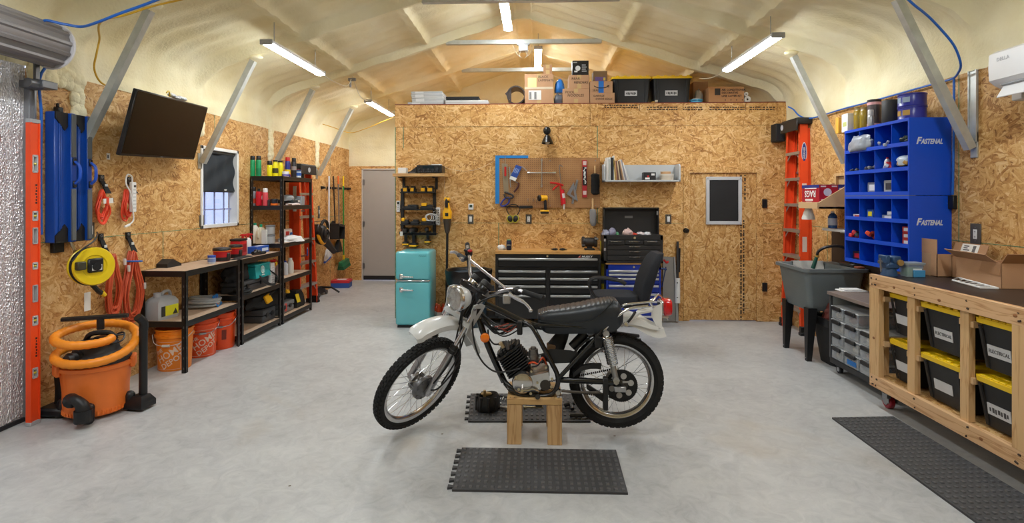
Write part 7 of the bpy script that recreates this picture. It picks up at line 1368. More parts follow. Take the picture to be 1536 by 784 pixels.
g.box(0,L_,0,.3,0,w_); make('carton',g,CARD,t)
make('flap',G().at(T @ MX.Translation((0,0,hh)) @ MX.Rotation(R_(55),4,'X')).box(0,L_*.93,-.003,.001,-.0,.09),CARD,t)
make('flap',G().at(T @ MX.Translation((L_,.0,hh)) @ MX.Rotation(R_(40),4,'Y')).box(-.003,.001,0,.3,-.06,.08),CARD2,t)
make('flap',G().at(T @ MX.Translation((0,.3,hh)) @ MX.Rotation(R_(-20),4,'X')).box(0,L_,-.003,.001,0,.07),CARD2,t)
make('torn_corner',G().at(T).prism([(L_*.55,hh*.55),(L_*.98,hh*.5),(L_*1.0,hh),(L_*.8,hh*1.12),(L_*.62,hh)],(0,-.004,0),FX,FZ,.003),CARD2,t)
t = thing('wire_rack','small white wire rack lying flat on the black bench top','rack'); q0,q1,q2,q3 = at(1429,420,Z=Z+.012),at(1437,416,Z=Z+.012),at(1497,432,Z=Z+.012),at(1470,431,Z=Z+.012)
make('rim',G().tube([q0,q1,q2,q3],.006,6,closed=True),WHT,t); g = G()
for k in range(1,6): g.tube([q0.lerp(q3,k/6),q1.lerp(q2,k/6)],.004,6)
make('cross_wire',g,WHT,t)
# ---- mini split air conditioner
t = thing('air_conditioner','white split air conditioner mounted high on the right wall','air conditioner'); ay1 = at(1483,100,X=2.88).y; ay0 = ay1-.86; az1,az0 = at(1484,78,X=2.88).z,at(1487,128,X=2.88).z
AC = c(232,233,236,.3,var=.01); pr = [(0,az1),(-.20,az1),(-.235,az1-.02),(-.24,az1-.1),(-.235,az0+.03),(-.20,az0),(-.12,az0-.04),(0,az0-.05)]
make('body',G().loft([[(XR+x*1.0,y,z) for x,z in pr] for y in (ay0,ay1)]),AC,t); make('side_cap',G().loft([[(XR+x*.985,y,(z-az0)*.985+az0) for x,z in pr] for y in (ay1,ay1+.008)]),c(222,223,226,.35),t)
make('louver',G().at(FR((XR-.20,0,az0-.03),(0,1,0),(.6,0,1))).box(ay0+.04,ay1-.05,-.065,.035,-.004,.004,.003),AC,t); make('air_outlet',G().at(FR((XR-.16,0,az0-.018),(0,1,0),(-.83,0,.42))).box(ay0+.04,ay1-.05,-.05,.05,-.01,.0),c(150,152,156,.5),t)
make('pipe_cover',G().box(XR-.12,XR,ay1-.1,ay1-.02,az0-.10,az0-.03,.006),c(206,206,204,.5),t)
text('DELLA',.032,(XR-.2405,ay1-.06,az1-.075),RX,FZ,c(176,178,184,.4),t)
outlet('wall_outlet','grey double outlet on the right wall above the cardboard boxes',at(1464.5,351,X=XR),RX,w=.095,h=.15)
# ---- rubber mats
def checker_mat(lab,quad,teeth,n,m_,h=.012):
    """quad: near-left, near-right, far-right, far-left on the floor"""
    t = thing('rubber_mat',lab,'mat'); A,B_,C_,D_ = [V(q) for q in quad]; RB = c(66,66,68,.62,var=.15,sc_=6)
    P = lambda u,v,z=0: (A.lerp(B_,u)).lerp(D_.lerp(C_,u),v)+V((0,0,z))
    make('sheet',G().loft([[P(u,v,z) for u,v in ((0,0),(1,0),(1,1),(0,1))] for z in (0,h)]),RB,t)
    g = G(); du,dv = 1/n,1/m_
    for i in range(n):
        for j in range(m_):
            u,v = (i+.25)*du,(j+.25)*dv; r = [(u,v),(u+.5*du,v),(u+.5*du,v+.5*dv),(u,v+.5*dv)]; cu,cv = u+.25*du,v+.25*dv
            g.loft([[P(a,b,h) for a,b in r],[P(cu+(a-cu)*.8,cv+(b-cv)*.72,h+.006) for a,b in r]])
    make('tread_pattern',g,c(84,84,86,.5,var=.12,sc_=6),t)
    if teeth:
        for k in range(teeth): v = (k+.5)/teeth; d = .022; make('interlock_tooth',G().loft([[P(0,v-.018,z),P(0,v+.018,z),P(-.03,v+.035,z),P(-.03,v-.035,z)] for z in (0,h)]),RB,t)
    return t
checker_mat('black rubber mat lying empty on the floor in front of the motorcycle',[at(678,737,Z=0),at(942,742,Z=0),at(924,677,Z=0),at(693,673.5,Z=0)],7,24,9)
checker_mat('black rubber mat under the motorcycle holding engine parts',[at(702,633.5,Z=0),at(886,633.5,Z=0),at(878,592,Z=0),at(706,592,Z=0)],5,22,8)
a,b,d = at(1248,628,Z=0),at(1340,626.5,Z=0),at(1463,784,Z=0); u = (d-a).normalized()
checker_mat('long ribbed rubber mat on the floor along the workbench',[a+u*2.2,b+u*2.2,b,a],0,11,46)
# ================================================================ MOTORCYCLE ON ITS WOODEN STAND
YM = 3.58
def K(px,py,dy=0.0): return at(px,py,Y=YM+dy)
def onp(px,py,P,n):
    a = at(px,py,Y=1.0); d = (a-V((0,0,EYE))); o = V((0,0,EYE)); return o+d*((P-o).dot(n)/d.dot(n))
def ringp(g,C,n,pr,seg=48):
    n = n.normalized(); u = n.orthogonal().normalized(); w = n.cross(u); rings = [[C+(u*math.cos(a)+w*math.sin(a))*r+n*h for r,h in pr] for a in [2*math.pi*k/seg for k in range(seg)]]; rings.append(rings[0]); return g.loft(rings,cap=False)
FRM = c(16,16,17,.25,coat=.4); RUB = c(20,20,20,.8,bump=.2,bs=200); ALM = c(176,176,178,.3,.85,var=.15,sc_=30); SILV = c(206,206,208,.18,.95); GRY = c(196,198,198,.3,coat=.3,var=.02); ENG = c(132,130,128,.4,.8,var=.2,sc_=40)
mo = thing('motorcycle','stripped black and silver vintage dirt bike standing on a wooden stand','motorcycle')
def wheel(nm,C,n,R,tr,seg_k,near,drum):
    """tyre with knobs, chrome rim, spokes and hub; n points to the near side"""
    n = n.normalized(); u = n.orthogonal().normalized(); w = n.cross(u)
    wh = bpy.data.objects.new(nm,None); COL.objects.link(wh); wh.parent = mo
    ri = R-2*tr*.78
    g = G(); pr = [(ri-.004,tr*.55),(ri+.02,tr*.85),(R-tr,tr),(R-.022,tr*.93),(R-.008,tr*.6),(R-.004,0),(R-.008,-tr*.6),(R-.022,-tr*.93),(R-tr,-tr),(ri+.02,-tr*.85),(ri-.004,-tr*.55)]
    ringp(g,C,n,pr,72)
    for k in range(seg_k):
        for row,(h,ww,rr_) in enumerate(((-tr*.74,.015,R-.017),(-tr*.4,.015,R-.007),(0,.015,R-.005),(tr*.4,.015,R-.007),(tr*.74,.015,R-.017))):
            a = 2*math.pi*(k+.5*(row % 2))/seg_k; d = u*math.cos(a)+w*math.sin(a); tt = n.cross(d); p = C+d*rr_+n*h; L = math.pi*R/seg_k*.7
            g.loft([[p+tt*x*L+n*y*ww*.5+d*z for x,y in ((-1,-1),(1,-1),(1,1),(-1,1))] for z in (-.012,.0055)])
    make('tyre',g,RUB,wh)
    g = G(); ringp(g,C,n,[(ri+.006,tr*.62),(ri+.004,tr*.5),(ri-.012,tr*.42),(ri-.02,0),(ri-.012,-tr*.42),(ri+.004,-tr*.5),(ri+.006,-tr*.62),(ri-.004,-tr*.62),(ri-.024,-tr*.3),(ri-.03,0),(ri-.024,tr*.3),(ri-.004,tr*.62)],72); make('rim',g,SILV,wh)
    g = G()
    for k in range(36):
        a = 2*math.pi*k/36; s = 1 if k % 2 else -1; b = a+(.75 if (k//2) % 2 else -.75); g.tube([C+(u*math.cos(b)+w*math.sin(b))*.058+n*s*.026,C+(u*math.cos(a)+w*math.sin(a))*(ri-.022)],.0018,5)
    make('spoke',g,CHR,wh)
    g = G().lathe([(0,-.05),(.03,-.05),(.062,-.04),(.062,-.02),(.045,-.015),(.045,.015),(.062,.02),(.066,.04),(.03,.055),(0,.055)],C,n,28); make('hub',g,ENG,wh)
    if drum:
        g = G().lathe([(0,.03),(.082,.03),(.084,.04),(.08,.056),(.05,.064),(.02,.075),(0,.075)],C,n,32); 
        for k in range(8): a = 2*math.pi*k/8; g.cyl(C+(u*math.cos(a)+w*math.sin(a))*.066+n*.05,C+(u*math.cos(a)+w*math.sin(a))*.066+n*.066,.007,seg=8)
        make('brake_plate',g,c(120,120,122,.42,.8,var=.2,sc_=30),wh); g = G().tube([C+n*.07+u*.0,C+n*.072+(u*.5-w*.8)*.09],[.012,.007],8); make('brake_lever',g,ALM,wh)
    make('axle',G().cyl(C-n*.11,C+n*.11,.009,seg=10),CHR,wh); return wh
ph,rk = R_(57),R_(30); ax = V((math.sin(rk),0,math.cos(rk))); n1 = V((0,-1,0))*math.cos(ph)+ax.cross(V((0,-1,0)))*math.sin(ph); fw_ = n1.cross(ax).normalized()
Wc = K(629,582,-.05); Wc.z = .337
wheel('front_wheel',Wc,n1,.335,.036,58,1,True)
# fork: stanchions, sliders with boots, clamps, all square to the turned steering axis
for s in (1,-1):
    b = Wc+n1*.092*s; f = make('fork_slider',G().tube([b-ax*.025,b,b+ax*.05,b+ax*.30],[.014,.020,.021,.021],14).cyl(b-n1*.02*s,b+n1*.018*s,.018,seg=12),c(170,170,172,.3,.85),mo)
    make('dust_boot',G().lathe([(.023,.29),(.029,.295),(.030,.315),(.024,.32),(.027,.33),(.024,.345),(.017,.35)],b,ax,16),BLK,mo)
    make('fork_tube',G().cyl(b+ax*.3,b+ax*.72,.0165,seg=14),SILV,mo)
hd = Wc+ax*.60-fw_*.055
for k,(h,nm) in enumerate(((.50,'lower_clamp'),(.70,'upper_clamp'))):
    q = Wc+ax*h; g = G()
    for s in (1,-1): g.cyl(q+n1*.092*s-ax*.016,q+n1*.092*s+ax*.016,.027,seg=14)
    g.loft([[q+n1*s*.09-fw_*(.0 if abs(s) > .5 else .03)+fw_*a*.028+ax*b*.014 for a,b in ((-1,-1),(1,-1),(1,1),(-1,1))] for s in (-1,-.3,.3,1)]); make(nm,g,GRY if k == 0 else BLKS,mo)
# steering head and frame
hb,ht = Wc+ax*.47-fw_*.06,Wc+ax*.73-fw_*.06
make('steering_head',G().cyl(hb,ht,.032,seg=18),FRM,mo)
# headlight with bracket plate
hl = K(686,447.5,-.17); hf = V((-.72,-.69,.02)).normalized()
make('headlight_shell',G().lathe([(.0,-.095),(.03,-.09),(.055,-.07),(.072,-.035),(.076,-.01),(.076,.012),(0,.012)],hl,hf,32),GRY,mo)
hlr = make('headlight_rim',G().lathe([(.076,-.005),(.081,.0),(.081,.018),(.072,.026),(.068,.02),(.068,0)],hl,hf,36),SILV,mo)
make('headlight_lens',G().lathe([(.069,.016),(.055,.028),(.03,.036),(0,.038)],hl,hf,32),c(226,226,222,.03,al=.12),mo)
make('reflector',G().lathe([(.068,.012),(.05,-.02),(.015,-.035),(.012,-.01),(0,-.008)],hl,hf,28),c(220,220,216,.12,.9),mo)
for s in (1,-1):
    L0 = [(0,-.03),(.03,-.035),(.035,-.09),(.025,-.25),(0,-.25),(-.025,-.16),(-.075,-.09),(-.085,-.05),(-.05,-.035)]
    o = Wc+n1*.122*s+ax*.695; g = G().prism([(x,y) for x,y in L0],o,fw_*-1,ax,.006*s); make('headlight_bracket',g,GRY,mo)
    make('bracket_opening',G().prism([(-.04,-.065),(.0,-.06),(-.008,-.11)],o+n1*.0015*s,fw_*-1,ax,.009*s),BLKS,mo)
    make('bracket_bolt',G().cyl(o+fw_*.065-ax*.07+n1*-.004*s,o+fw_*.065-ax*.07+n1*.01*s,.01,seg=10),STL,mo)
# front fender: high, in the plane of the turned wheel
pts = spl([onp(x,y,Wc,n1) for x,y in ((619,504),(632,494),(652,485),(672,481),(690,485),(702,500),(712,522))],6)
rings = []
for i,p in enumerate(pts):
    t_ = (pts[min(i+1,len(pts)-1)]-pts[max(i-1,0)]).normalized(); up = n1.cross(t_).normalized(); up = up if up.dot(ax) > 0 else -up
    w_ = .062 if i > 3 else .045+.006*i
    rings.append([p+n1*w_*q+up*h for q,h in ((-1,-.03),(-.92,.004),(-.55,.02),(0,.026),(.55,.02),(.92,.004),(1,-.03),(.9,-.03),(.5,.012),(0,.018),(-.5,.012),(-.9,-.03))])
make('front_fender',G().loft(rings),c(214,216,216,.25,coat=.4,var=.02),mo)
# gauges, switchgear and bars
for k,(px,py,dy) in enumerate(((712,421,.05),(727,430,-.06))):
    q = K(px,py,dy); d = (ax*.85+fw_*-.3).normalized(); f = make('gauge',G().lathe([(0,-.05),(.03,-.048),(.036,-.03),(.036,.0),(.041,.005),(.041,.03),(.036,.036),(0,.03)],q,d,24),BLK,mo); make('gauge_band',G().lathe([(.0365,-.032),(.0385,-.03),(.0385,-.005),(.0365,-.002)],q,d,24),CHR if k == 0 else BLKS,f)
make('ignition_block',G().box(K(722,440).x-.03,K(722,440).x+.03,YM-.08,YM-.02,K(722,450).z,K(722,436).z,.006).cyl(K(736,428,-.05),K(737,436,-.05),.022),c(40,46,52,.4),mo)
BAR = c(206,204,210,.2,.9)
dN,dF = -.26,.30
bar_pts = [K(701,369,dF),K(703,380,dF-.06),K(704,388,dF-.1),K(705,410,.12),K(710,428,.05),K(722,441,0),K(742,440,-.06),K(762,434,-.12),K(780,436,dN+.06),K(812,446,dN)]
make('handlebar',G().tube(spl(bar_pts[:4],5)+spl(bar_pts[4:6],5)+spl(bar_pts[6:],5),.0112,10),BAR,mo)
make('cross_bar',G().tube([K(705,390,dF-.11),K(758,432,-.11)],.0095,10),BAR,mo)
make('bar_clamp',G().box(K(716,440).x,K(736,440).x,YM-.05,YM+.04,K(720,446).z,K(720,436).z,.008),ALM,mo)
make('grip',G().tube([K(785,437.5,dN+.05),K(790,439,dN+.04),K(814,447,dN-.02)],[.019,.0165,.0165],12).cyl(K(812,446.5,dN-.015),K(814.5,447.5,dN-.02),.021),BLKR,mo)
make('grip',G().tube([K(702,378,dF-.03),K(701,366,dF+.06)],.017,12),BLKR,mo)
make('switch_block',G().ball(K(776,436,dN+.08),.024,1.3,1,1.2).box(K(766,433).x-.01,K(766,433).x+.03,YM+dN+.08,YM+dN+.12,K(766,439).z,K(766,430).z,.006),BLK,mo)
f = make('throttle_block',G().ball(K(703,379,dF-.06),.028,1,1,1.2),BLK,mo); make('kill_switch',G().ball(K(705,376,dF-.09),.013,1.3,1,.8),RED,f); make('mirror_mount',G().cyl(K(696,375,dF-.08),K(701,376,dF-.08),.009),BLK,mo)
make('clutch_lever',G().tube(spl([K(764,441,dN+.03),K(772,446,dN),K(784,452,dN-.03),K(791,458,dN-.04),K(795.5,464,dN-.05)],5),[.014]*3+[.012]*8+[.0095]*10,8,flat=.7).ball(K(796,465.5,dN-.05),.0125),c(204,204,206,.25,.8),mo)
make('lever_perch',G().box(K(757,442).x,K(768,442).x,YM+dN+.03,YM+dN+.08,K(760,446).z,K(760,433).z,.006),ALM,mo)
make('brake_lever',G().tube(spl([K(695,390,dF-.12),K(689,383,dF-.06),K(683,378,dF-.02),K(677.5,378,dF)],5),[.016]*5+[.011]*11,8).ball(K(677,378,dF),.012),c(196,196,200,.25,.8),mo)
make('perch',G().tube([K(688,382,dF-.07),K(699,388,dF-.11)],.017,8),c(70,72,76,.4,.6),mo)
# frame tubes
def tb(nm,pts,r,m=FRM,n=6,seg=10,par=mo): return make(nm,G().tube(spl(pts,n) if len(pts) > 2 else pts,r,seg),m,par)
hbp,htp = K(718,478),K(727,455)
tb('top_tube',[htp,K(755,468),K(782,481),K(812,490),K(850,491)],.021)
tb('gusset_tube',[K(722,468),K(740,492),K(772,489),K(800,487)],.012)
tb('down_tube',[hbp,K(732,518),K(746,550),K(756,572)],.021)
for s,nm in ((-1,'near'),(1,'far')):
    d = .115*s
    tb('cradle_tube',[K(752,565,d*.3),K(762,577,d*.8),K(780,591,d),K(800,594,d),K(826,592,d),K(836,578,d),K(836,562,d),K(828,545,d),K(819,528,d),K(806,503,d),K(797,489,d*.8),K(786,483,d*.5)],.0155)
    tb('seat_rail',[K(806,487,d),K(850,489,d),K(896,490,d),K(918,476,d)],.0125)
    tb('rear_stay',[K(837,568,d),K(866,537,d),K(897,503,d),K(903,494,d)],.014)
    tb('swing_arm',[K(836,569,d*.8),K(880,571,d*.95),K(929,573,d*.95)],.019)
    tb('fender_strut',[K(905,497,d),K(922,478,d),K(944,463,d*.9),K(972,459,d*.9)],.0085,CHR)
make('skid_plate',G().loft([[K(px,py,s*.1)+V((0,0,-.012*q)) for s,q in ((-1,0),(1,0),(1,1),(-1,1))] for px,py in ((755,574),(764,585),(778,594),(800,597))]),FRM,mo)
make('rear_bracket',G().box(K(888,500).x,K(900,500).x,YM-.145,YM-.09,K(890,513).z,K(890,497).z,.006).cyl(K(895,504,-.145),K(895,504,-.16),.012),BLK,mo)
# seat
prof_ = [(807,466,483,.075),(812,464.5,489,.10),(822,462,494.5,.115),(845,459,494.5,.125),(868,455.5,494,.13),(890,451,493.5,.135),(908,448,492,.13),(920,447.5,489,.125),(926,451,485,.115),(931,463,480,.10)]
rings = []
for px,pt,pb,w_ in prof_:
    a,b = K(px,pt),K(px,pb); h = a.z-b.z; C_ = V((a.x,YM,0)); ring = []
    for q,z in ((-.86,0),(-.97,.25),(-1,.55),(-.97,.78),(-.86,.93),(-.55,1),(-.2,1.005),(.2,1.005),(.55,1),(.86,.93),(.97,.78),(1,.55),(.97,.25),(.86,0),(0,0)): ring.append(V((a.x,YM+q*w_,b.z+h*z)))
    rings.append(ring)
def densify(rs_,n):
    out = []; k = len(rs_)
    for j in range(len(rs_[0])): out.append(spl([r[j] for r in rs_],n))
    return [[out[j][i] for j in range(len(out))] for i in range(len(out[0]))]
rings = densify(rings,12)
for i,r in enumerate(rings):
    if 6 < i < len(rings)-22:
        for j in range(5,10): r[j] = r[j]+V((0,0,(.0012,.0006,-.003,.0006)[i % 4]))
SEAT = c(36,41,47,.38,bump=.12,bs=300)
make('seat',G().loft(rings),SEAT,mo,sharp=60)
make('seat_piping',G().tube(spl([K(808,481,-.105),K(822,483.5,-.128),K(845,484.5,-.138),K(868,484,-.143),K(888,480,-.147),K(902,470,-.14),K(914,457,-.12),K(920,450,-.1)],6),.0032,6),c(24,26,28,.4),mo)
make('seat_base',G().loft([[K(px,py,s*w_)+V((0,0,dz)) for s,dz in ((-1,0),(1,0),(1,-.02),(-1,-.02))] for px,py,w_ in ((815,492,.09),(850,495,.11),(895,494.5,.11),(928,484,.09))]),BLK,mo)
# airbox, battery box, rear inner fender
make('air_box',G().loft([[K(px,py,s*.10) for s,py in ((-1,pt),(1,pt),(1,pb),(-1,pb))] for px,pt,pb in ((821,525,542),(826,523,545),(856,525,544),(867,528,532))]),c(18,18,18,.3),mo)
make('intake_neck',G().tube([K(832,523),K(842,505),K(846,492)],[.06,.045,.04],12),BLKR,mo); make('oil_pocket',G().box(K(820,520).x,K(833,520).x,YM-.06,YM+.02,K(826,524).z,K(826,514).z,.006),c(104,78,50,.6,var=.2),mo)
make('inner_fender',G().loft([[K(px,py,s*.07)+V((dx,0,0)) for s,dx in ((-1,0),(1,0),(1,.02),(-1,.02))] for px,py in ((852,540),(864,522),(880,507),(900,496))]),c(28,28,28,.5),mo)
make('shock_reservoir',G().tube([K(858,520,-.03),K(878,499,-.03)],.03,12),BLK,mo)
# engine
ca = (K(762,524)-K(783,553)).normalized(); cn = V((0,-1,0)); cu = ca.cross(cn).normalized()
def slab(g,C_,hx,hy,h0,h1,r=.02):
    rings = []
    for h in (h0,h1): rings.append([C_+cu*x+cn*y+ca*h for x,y in ((-hx+r,-hy),(hx-r,-hy),(hx,-hy+r),(hx,hy-r),(hx-r,hy),(-hx+r,hy),(-hx,hy-r),(-hx,-hy+r))])
    return g.loft(rings)
Cc = K(786,557); FIN = c(20,20,21,.5)
g = G(); slab(g,Cc,.055,.055,0,.20)
for k in range(8): slab(g,Cc,.092-.002*k,.095,.035+.0165*k,.042+.0165*k)
make('cylinder',g,FIN,mo)
g = G(); slab(g,Cc,.088,.09,.165,.18,.03); slab(g,Cc,.07,.075,.18,.2,.03)
for k in range(7): x = -.066+.022*k; o = Cc+ca*.18+cu*x; g.loft([[o+cu*a*.0035+cn*y+ca*h for a,y in ((-1,-.075),(1,-.075),(1,.075),(-1,.075))] for h in (0,.034-.0022*(k-3)**2)])
make('cylinder_head',g,FIN,mo)
sp0 = Cc+ca*.215+cn*.06; make('spark_plug',G().cyl(sp0,sp0+ca*.04+cn*.015,.012).cyl(sp0+ca*.0,sp0+ca*.015,.017,seg=6),c(196,170,130,.4),mo)
make('plug_cap',G().tube(spl([K(762,524,-.1),K(760.5,516,-.09),K(756,513,-.07),K(748,516,-.05)],5),[.012]*4+[.015]*5+[.009]*7,8),c(64,58,56,.5),mo); tb('plug_lead',[K(748,516,-.05),K(740,515,-.03),K(733,505,0),K(732,494,0)],.0055,BLK)
g = G(); cc_ = K(803,572)
def plate(g,pts,d0,d1): return g.loft([[K(x,y,0)+V((0,d,0)) for x,y in pts] for d in (d0,d1)])
CS_ = [(771,566),(779,556),(792,553),(808,552),(820,550),(824,556),(822,566),(812,575),(806,584),(794,588),(780,588),(772,580)]
plate(g,CS_,-.09,.10); make('crankcase',g,ENG,mo)
g = G(); plate(g,[(787,556),(800,553.5),(822,549),(824,560),(818,570),(806,576),(798,574)],-.125,-.088); make('case_cover',g,c(196,194,190,.2,.92,var=.1,sc_=20),mo)
q = K(784,571.5,-.09); make('magneto_cover',G().lathe([(.0,.052),(.052,.052),(.062,.046),(.066,.034),(.068,.0),(.0,0)],q,(0,-1,0),40),c(200,198,196,.16,.95),mo)
g = G()
for px,py in ((803,553),(819,551),(797,557),(806,574)): g.cyl(K(px,py,-.124),K(px,py,-.134),.0075,seg=8)
make('cover_bolt',g,CHR,mo)
g = G().cyl(K(801,543,-.05),K(800,523,-.05),.03).cyl(K(790,540,-.05),K(812,538,-.05),.024); g.ball(K(801,536,-.05),.036,1,1,1.2).cyl(K(800,523,-.05),K(800,520,-.05),.018); make('carburettor',g,c(120,116,112,.4,.75,var=.2,sc_=40),mo)
make('intake_boot',G().tube([K(810,538,-.03),K(822,534,-.02)],.03,12),BLKR,mo); tb('orange_hose',[K(793,545,-.08),K(800,543,-.1),K(808,546,-.1),K(814,536,-.09),K(820,546,-.08)],.006,c(226,84,40,.35)); tb('fuel_hose',[K(818,545,-.06),K(813,541,-.12),K(806,548,-.12),K(798,550,-.1)],.005,BLK)
make('shift_lever',G().tube(spl([K(808,587,-.14),K(800,584,-.15),K(790,586,-.15),K(783,586,-.15)],4),.008,8).cyl(K(783,586,-.15),K(783,586,-.19),.01),CHR,mo)
make('lower_mount',G().box(K(803,590).x,K(813,590).x,YM-.14,YM+.14,K(806,599).z,K(806,588).z,.006).cyl(K(806.5,595,-.14),K(806.5,595,-.165),.016,seg=12),c(60,58,56,.4,.5),mo)
make('drive_sprocket',G().lathe([(0,0),(.03,0),(.034,.006),(0,.006)],K(818,577,-.12),(0,-1,0),18).ball(K(815,581,-.07),.022,1.3,.8,1),c(70,66,62,.45,.6),mo)
make('foot_peg',G().tube([K(838,588,-.12),K(837,589.5,-.26)],.014,10).box(K(834,590).x,K(842,590).x,YM-.14,YM-.1,K(838,594).z,K(838,583).z,.004),c(170,166,160,.35,.6),mo); tb('brake_rod',[K(842,586,-.13),K(870,588,-.13),K(900,588.5,-.12)],.009,c(90,84,78,.4,.6)); g = G()
for px,py in ((838,590),(827,580),(828,568),(778,584),(774,566),(796,590)): g.cyl(K(px,py,-.13),K(px,py,-.145),.009,seg=8)
make('frame_bolt',g,CHR,mo)
# rear wheel, sprocket, chain, shocks
Rc = K(924,569.5); nR = V((0,-1,0)); Rc.z = max(Rc.z,.345)
wheel('rear_wheel',Rc,nR,.303,.043,50,1,False)
q = Rc+V((.022,-.075,-.01)); g = G(); u_,w_ = V((1,0,0)),V((0,0,1)); sp = [(.1005 if (k % 4) in (0,1) else .1035) for k in range(200)]
g.loft([[q+V((sp[k]*math.cos(2*math.pi*k/200),d,sp[k]*math.sin(2*math.pi*k/200))) for k in range(200)] for d in (0,-.006)]); make('rear_sprocket',g,c(26,25,25,.4,.4),mo)
g = G()
for k in range(6): a = 2*math.pi*k/6+.3; p = q+V((.062*math.cos(a),-.0065,.062*math.sin(a))); g.cyl(p,p+V((0,-.0015,0)),.019,seg=16)
make('sprocket_hole',g,c(176,174,172,.4),mo); make('sprocket_hub',G().lathe([(0,0),(.04,0),(.036,.012),(.02,.02),(.014,.04),(0,.04)],q+V((0,-.005,0)),(0,-1,0)),c(60,58,56,.4,.5),mo)
g = G(); up_ = [K(818,573,-.075),K(870,560,-.075),q+V((0,0,.104))]; lo_ = [K(818,581,-.075),K(870,588,-.075),q+V((0,0,-.104))]
for a,b in ((K(818,573,-.08),K(925,552,-.08)),(K(818,581,-.08),K(925,597,-.08))): 
    for k in range(36): p,r = a.lerp(b,k/36),a.lerp(b,(k+.75)/36); g.tube([p,r],.007 if k % 2 else .0055,5)
make('chain',g,c(40,36,32,.5,.5),mo)
make('chain_guard',G().loft([[K(px,y_,-.12)+V((0,d,0)) for y_,d in ((py-3,0),(py+4,0),(py+4,.03),(py-3,.03))] for px,py in ((860,562),(872,552),(886,549),(902,549))]),BLK,mo); make('guard_plate',G().box(K(901,560).x,K(908,560).x,YM-.145,YM-.10,K(905,603).z,K(905,556).z,.004),BLK,mo); make('chain_guide',G().loft([[K(px,y_,-.11)+V((0,d,0)) for y_,d in ((pa,0),(pb,0),(pb,.03),(pa,.03))] for px,pa,pb in ((880,576,583),(895,586,596),(905,592,603))]),BLK,mo)
make('axle_adjuster',G().box(K(917,573).x,K(934,573).x,YM-.14,YM-.12,K(924,577).z,K(924,569).z,.004).cyl(K(924.5,573,-.14),K(924.5,573,-.165),.018,seg=6).cyl(K(934,573,-.13),K(944,572.5,-.13),.006),ALM,mo)
for s in (-1,1):
    a,b = K(909,500,.14*s),K(924,569,.14*s); d = (b-a).normalized(); L = (b-a).length
    f = make('shock_absorber',G().cyl(a,a+d*L*.72,.014).cyl(a+d*L*.66,b,.019,.017).cyl(a-V((0,.015,0)),a+V((0,.015,0)),.02).cyl(b-V((0,.02,0)),b+V((0,.02,0)),.02),c(170,168,164,.3,.8),mo); u1 = d.orthogonal().normalized(); u2 = d.cross(u1)
    make('spring',G().tube([a+d*(L*(.05+.62*k/150))+(u1*math.cos(k*.67)+u2*math.sin(k*.67))*.031 for k in range(151)],.0056,6),CHR,f)
# tail: rack, fender, light
for s in (-1,1): tb('rack_rail',[K(931,461,.08*s),K(938,456.5,.1*s),K(960,454,.1*s),K(978,451.5,.1*s),K(983,446,.08*s),K(988,441.5,.05*s),K(993,446,.02*s)],.0065,CHR)
tb('rack_cross',[K(983,446,-.08),K(983,446,.08)],.006,CHR); tb('rack_rail',[K(936,464,-.02),K(960,461.5,-.02),K(986,459,-.02)],.0065,CHR); tb('rack_cross',[K(948,456,-.1),K(948,456,.1)],.006,CHR); tb('rack_brace',[K(983,447,-.07),K(975,452,-.09),K(984,466,-.05)],.006,CHR)
pts = spl([K(926,476),K(940,474),K(955,478),K(970,487),K(984,492),K(992,490)],6); rings = []
for i,p in enumerate(pts):
    t_ = (pts[min(i+1,len(pts)-1)]-pts[max(i-1,0)]).normalized(); up = V((0,1,0)).cross(t_); up = up if up.z > 0 else -up
    rings.append([p+V((0,.075*q,0))+up*h for q,h in ((-1,-.045),(-.95,.01),(-.55,.03),(0,.036),(.55,.03),(.95,.01),(1,-.045),(.9,-.04),(.5,.02),(0,.026),(-.5,.02),(-.9,-.04))])
WF = c(222,222,220,.25,coat=.4,var=.02); make('rear_fender',G().loft(rings),WF,mo)
make('fender_side',G().loft([[K(px,y_,-.085)+V((0,d,0)) for y_,d in ((pa,0),(pb,0),(pb,.012),(pa,.012))] for px,pa,pb in ((930,474,485),(945,475,486),(962,480,489),(978,487,494),(988,490,495))]),WF,mo); make('tail_bracket',G().loft([[K(px,y_,s) for s,y_ in ((-.07,pa),(.07,pa),(.07,pb),(-.07,pb))] for px,pa,pb in ((977,463,474),(985,458,490),(993,455,493))]).tube([K(944,480,-.09),K(958,468,-.09),K(978,464,-.08)],.016,8),WF,mo)
tb('grab_strut',[K(938,487,-.10),K(946,478,-.11),K(953,467,-.1)],.008,BLK); make('flasher_stub',G().cyl(K(939,486,-.1),K(939,486,-.14),.016).torus(K(939,486,-.14),(0,1,0),.013,.004,16,6),CHR,mo)
q0,q1 = K(991,459.5),K(1006,459.5); f = make('tail_light',G().loft([rr(-.03*s,.03*s,-.045*s,.045*s,0,.012*s) for s in (1,)]*0 or [[V((x,YM+.062*s*math.copysign(abs(math.cos(a))**.6,math.cos(a)),q0.z+.054*s*math.copysign(abs(math.sin(a))**.6,math.sin(a)))) for a in [2*math.pi*k/24 for k in range(24)]] for x,s in ((q0.x+.01,.8),(q0.x+.02,1),(q1.x-.015,1),(q1.x-.003,.9),(q1.x,.6))]),c(206,14,24,.15,coat=.5),mo); make('light_base',G().box(q0.x-.012,q0.x+.014,YM-.05,YM+.05,q0.z-.05,q0.z+.045,.008),CHR,mo); make('plate_lamp',G().box(q0.x,q1.x-.02,YM-.03,YM+.03,q0.z-.07,q0.z-.05,.004),c(222,214,206,.2,al=.8),mo); make('plate_stub',G().tube(spl([K(992,474,-.02),K(1000,476,-.02),K(1002,480,-.02)],4),.006,6),CHR,mo)
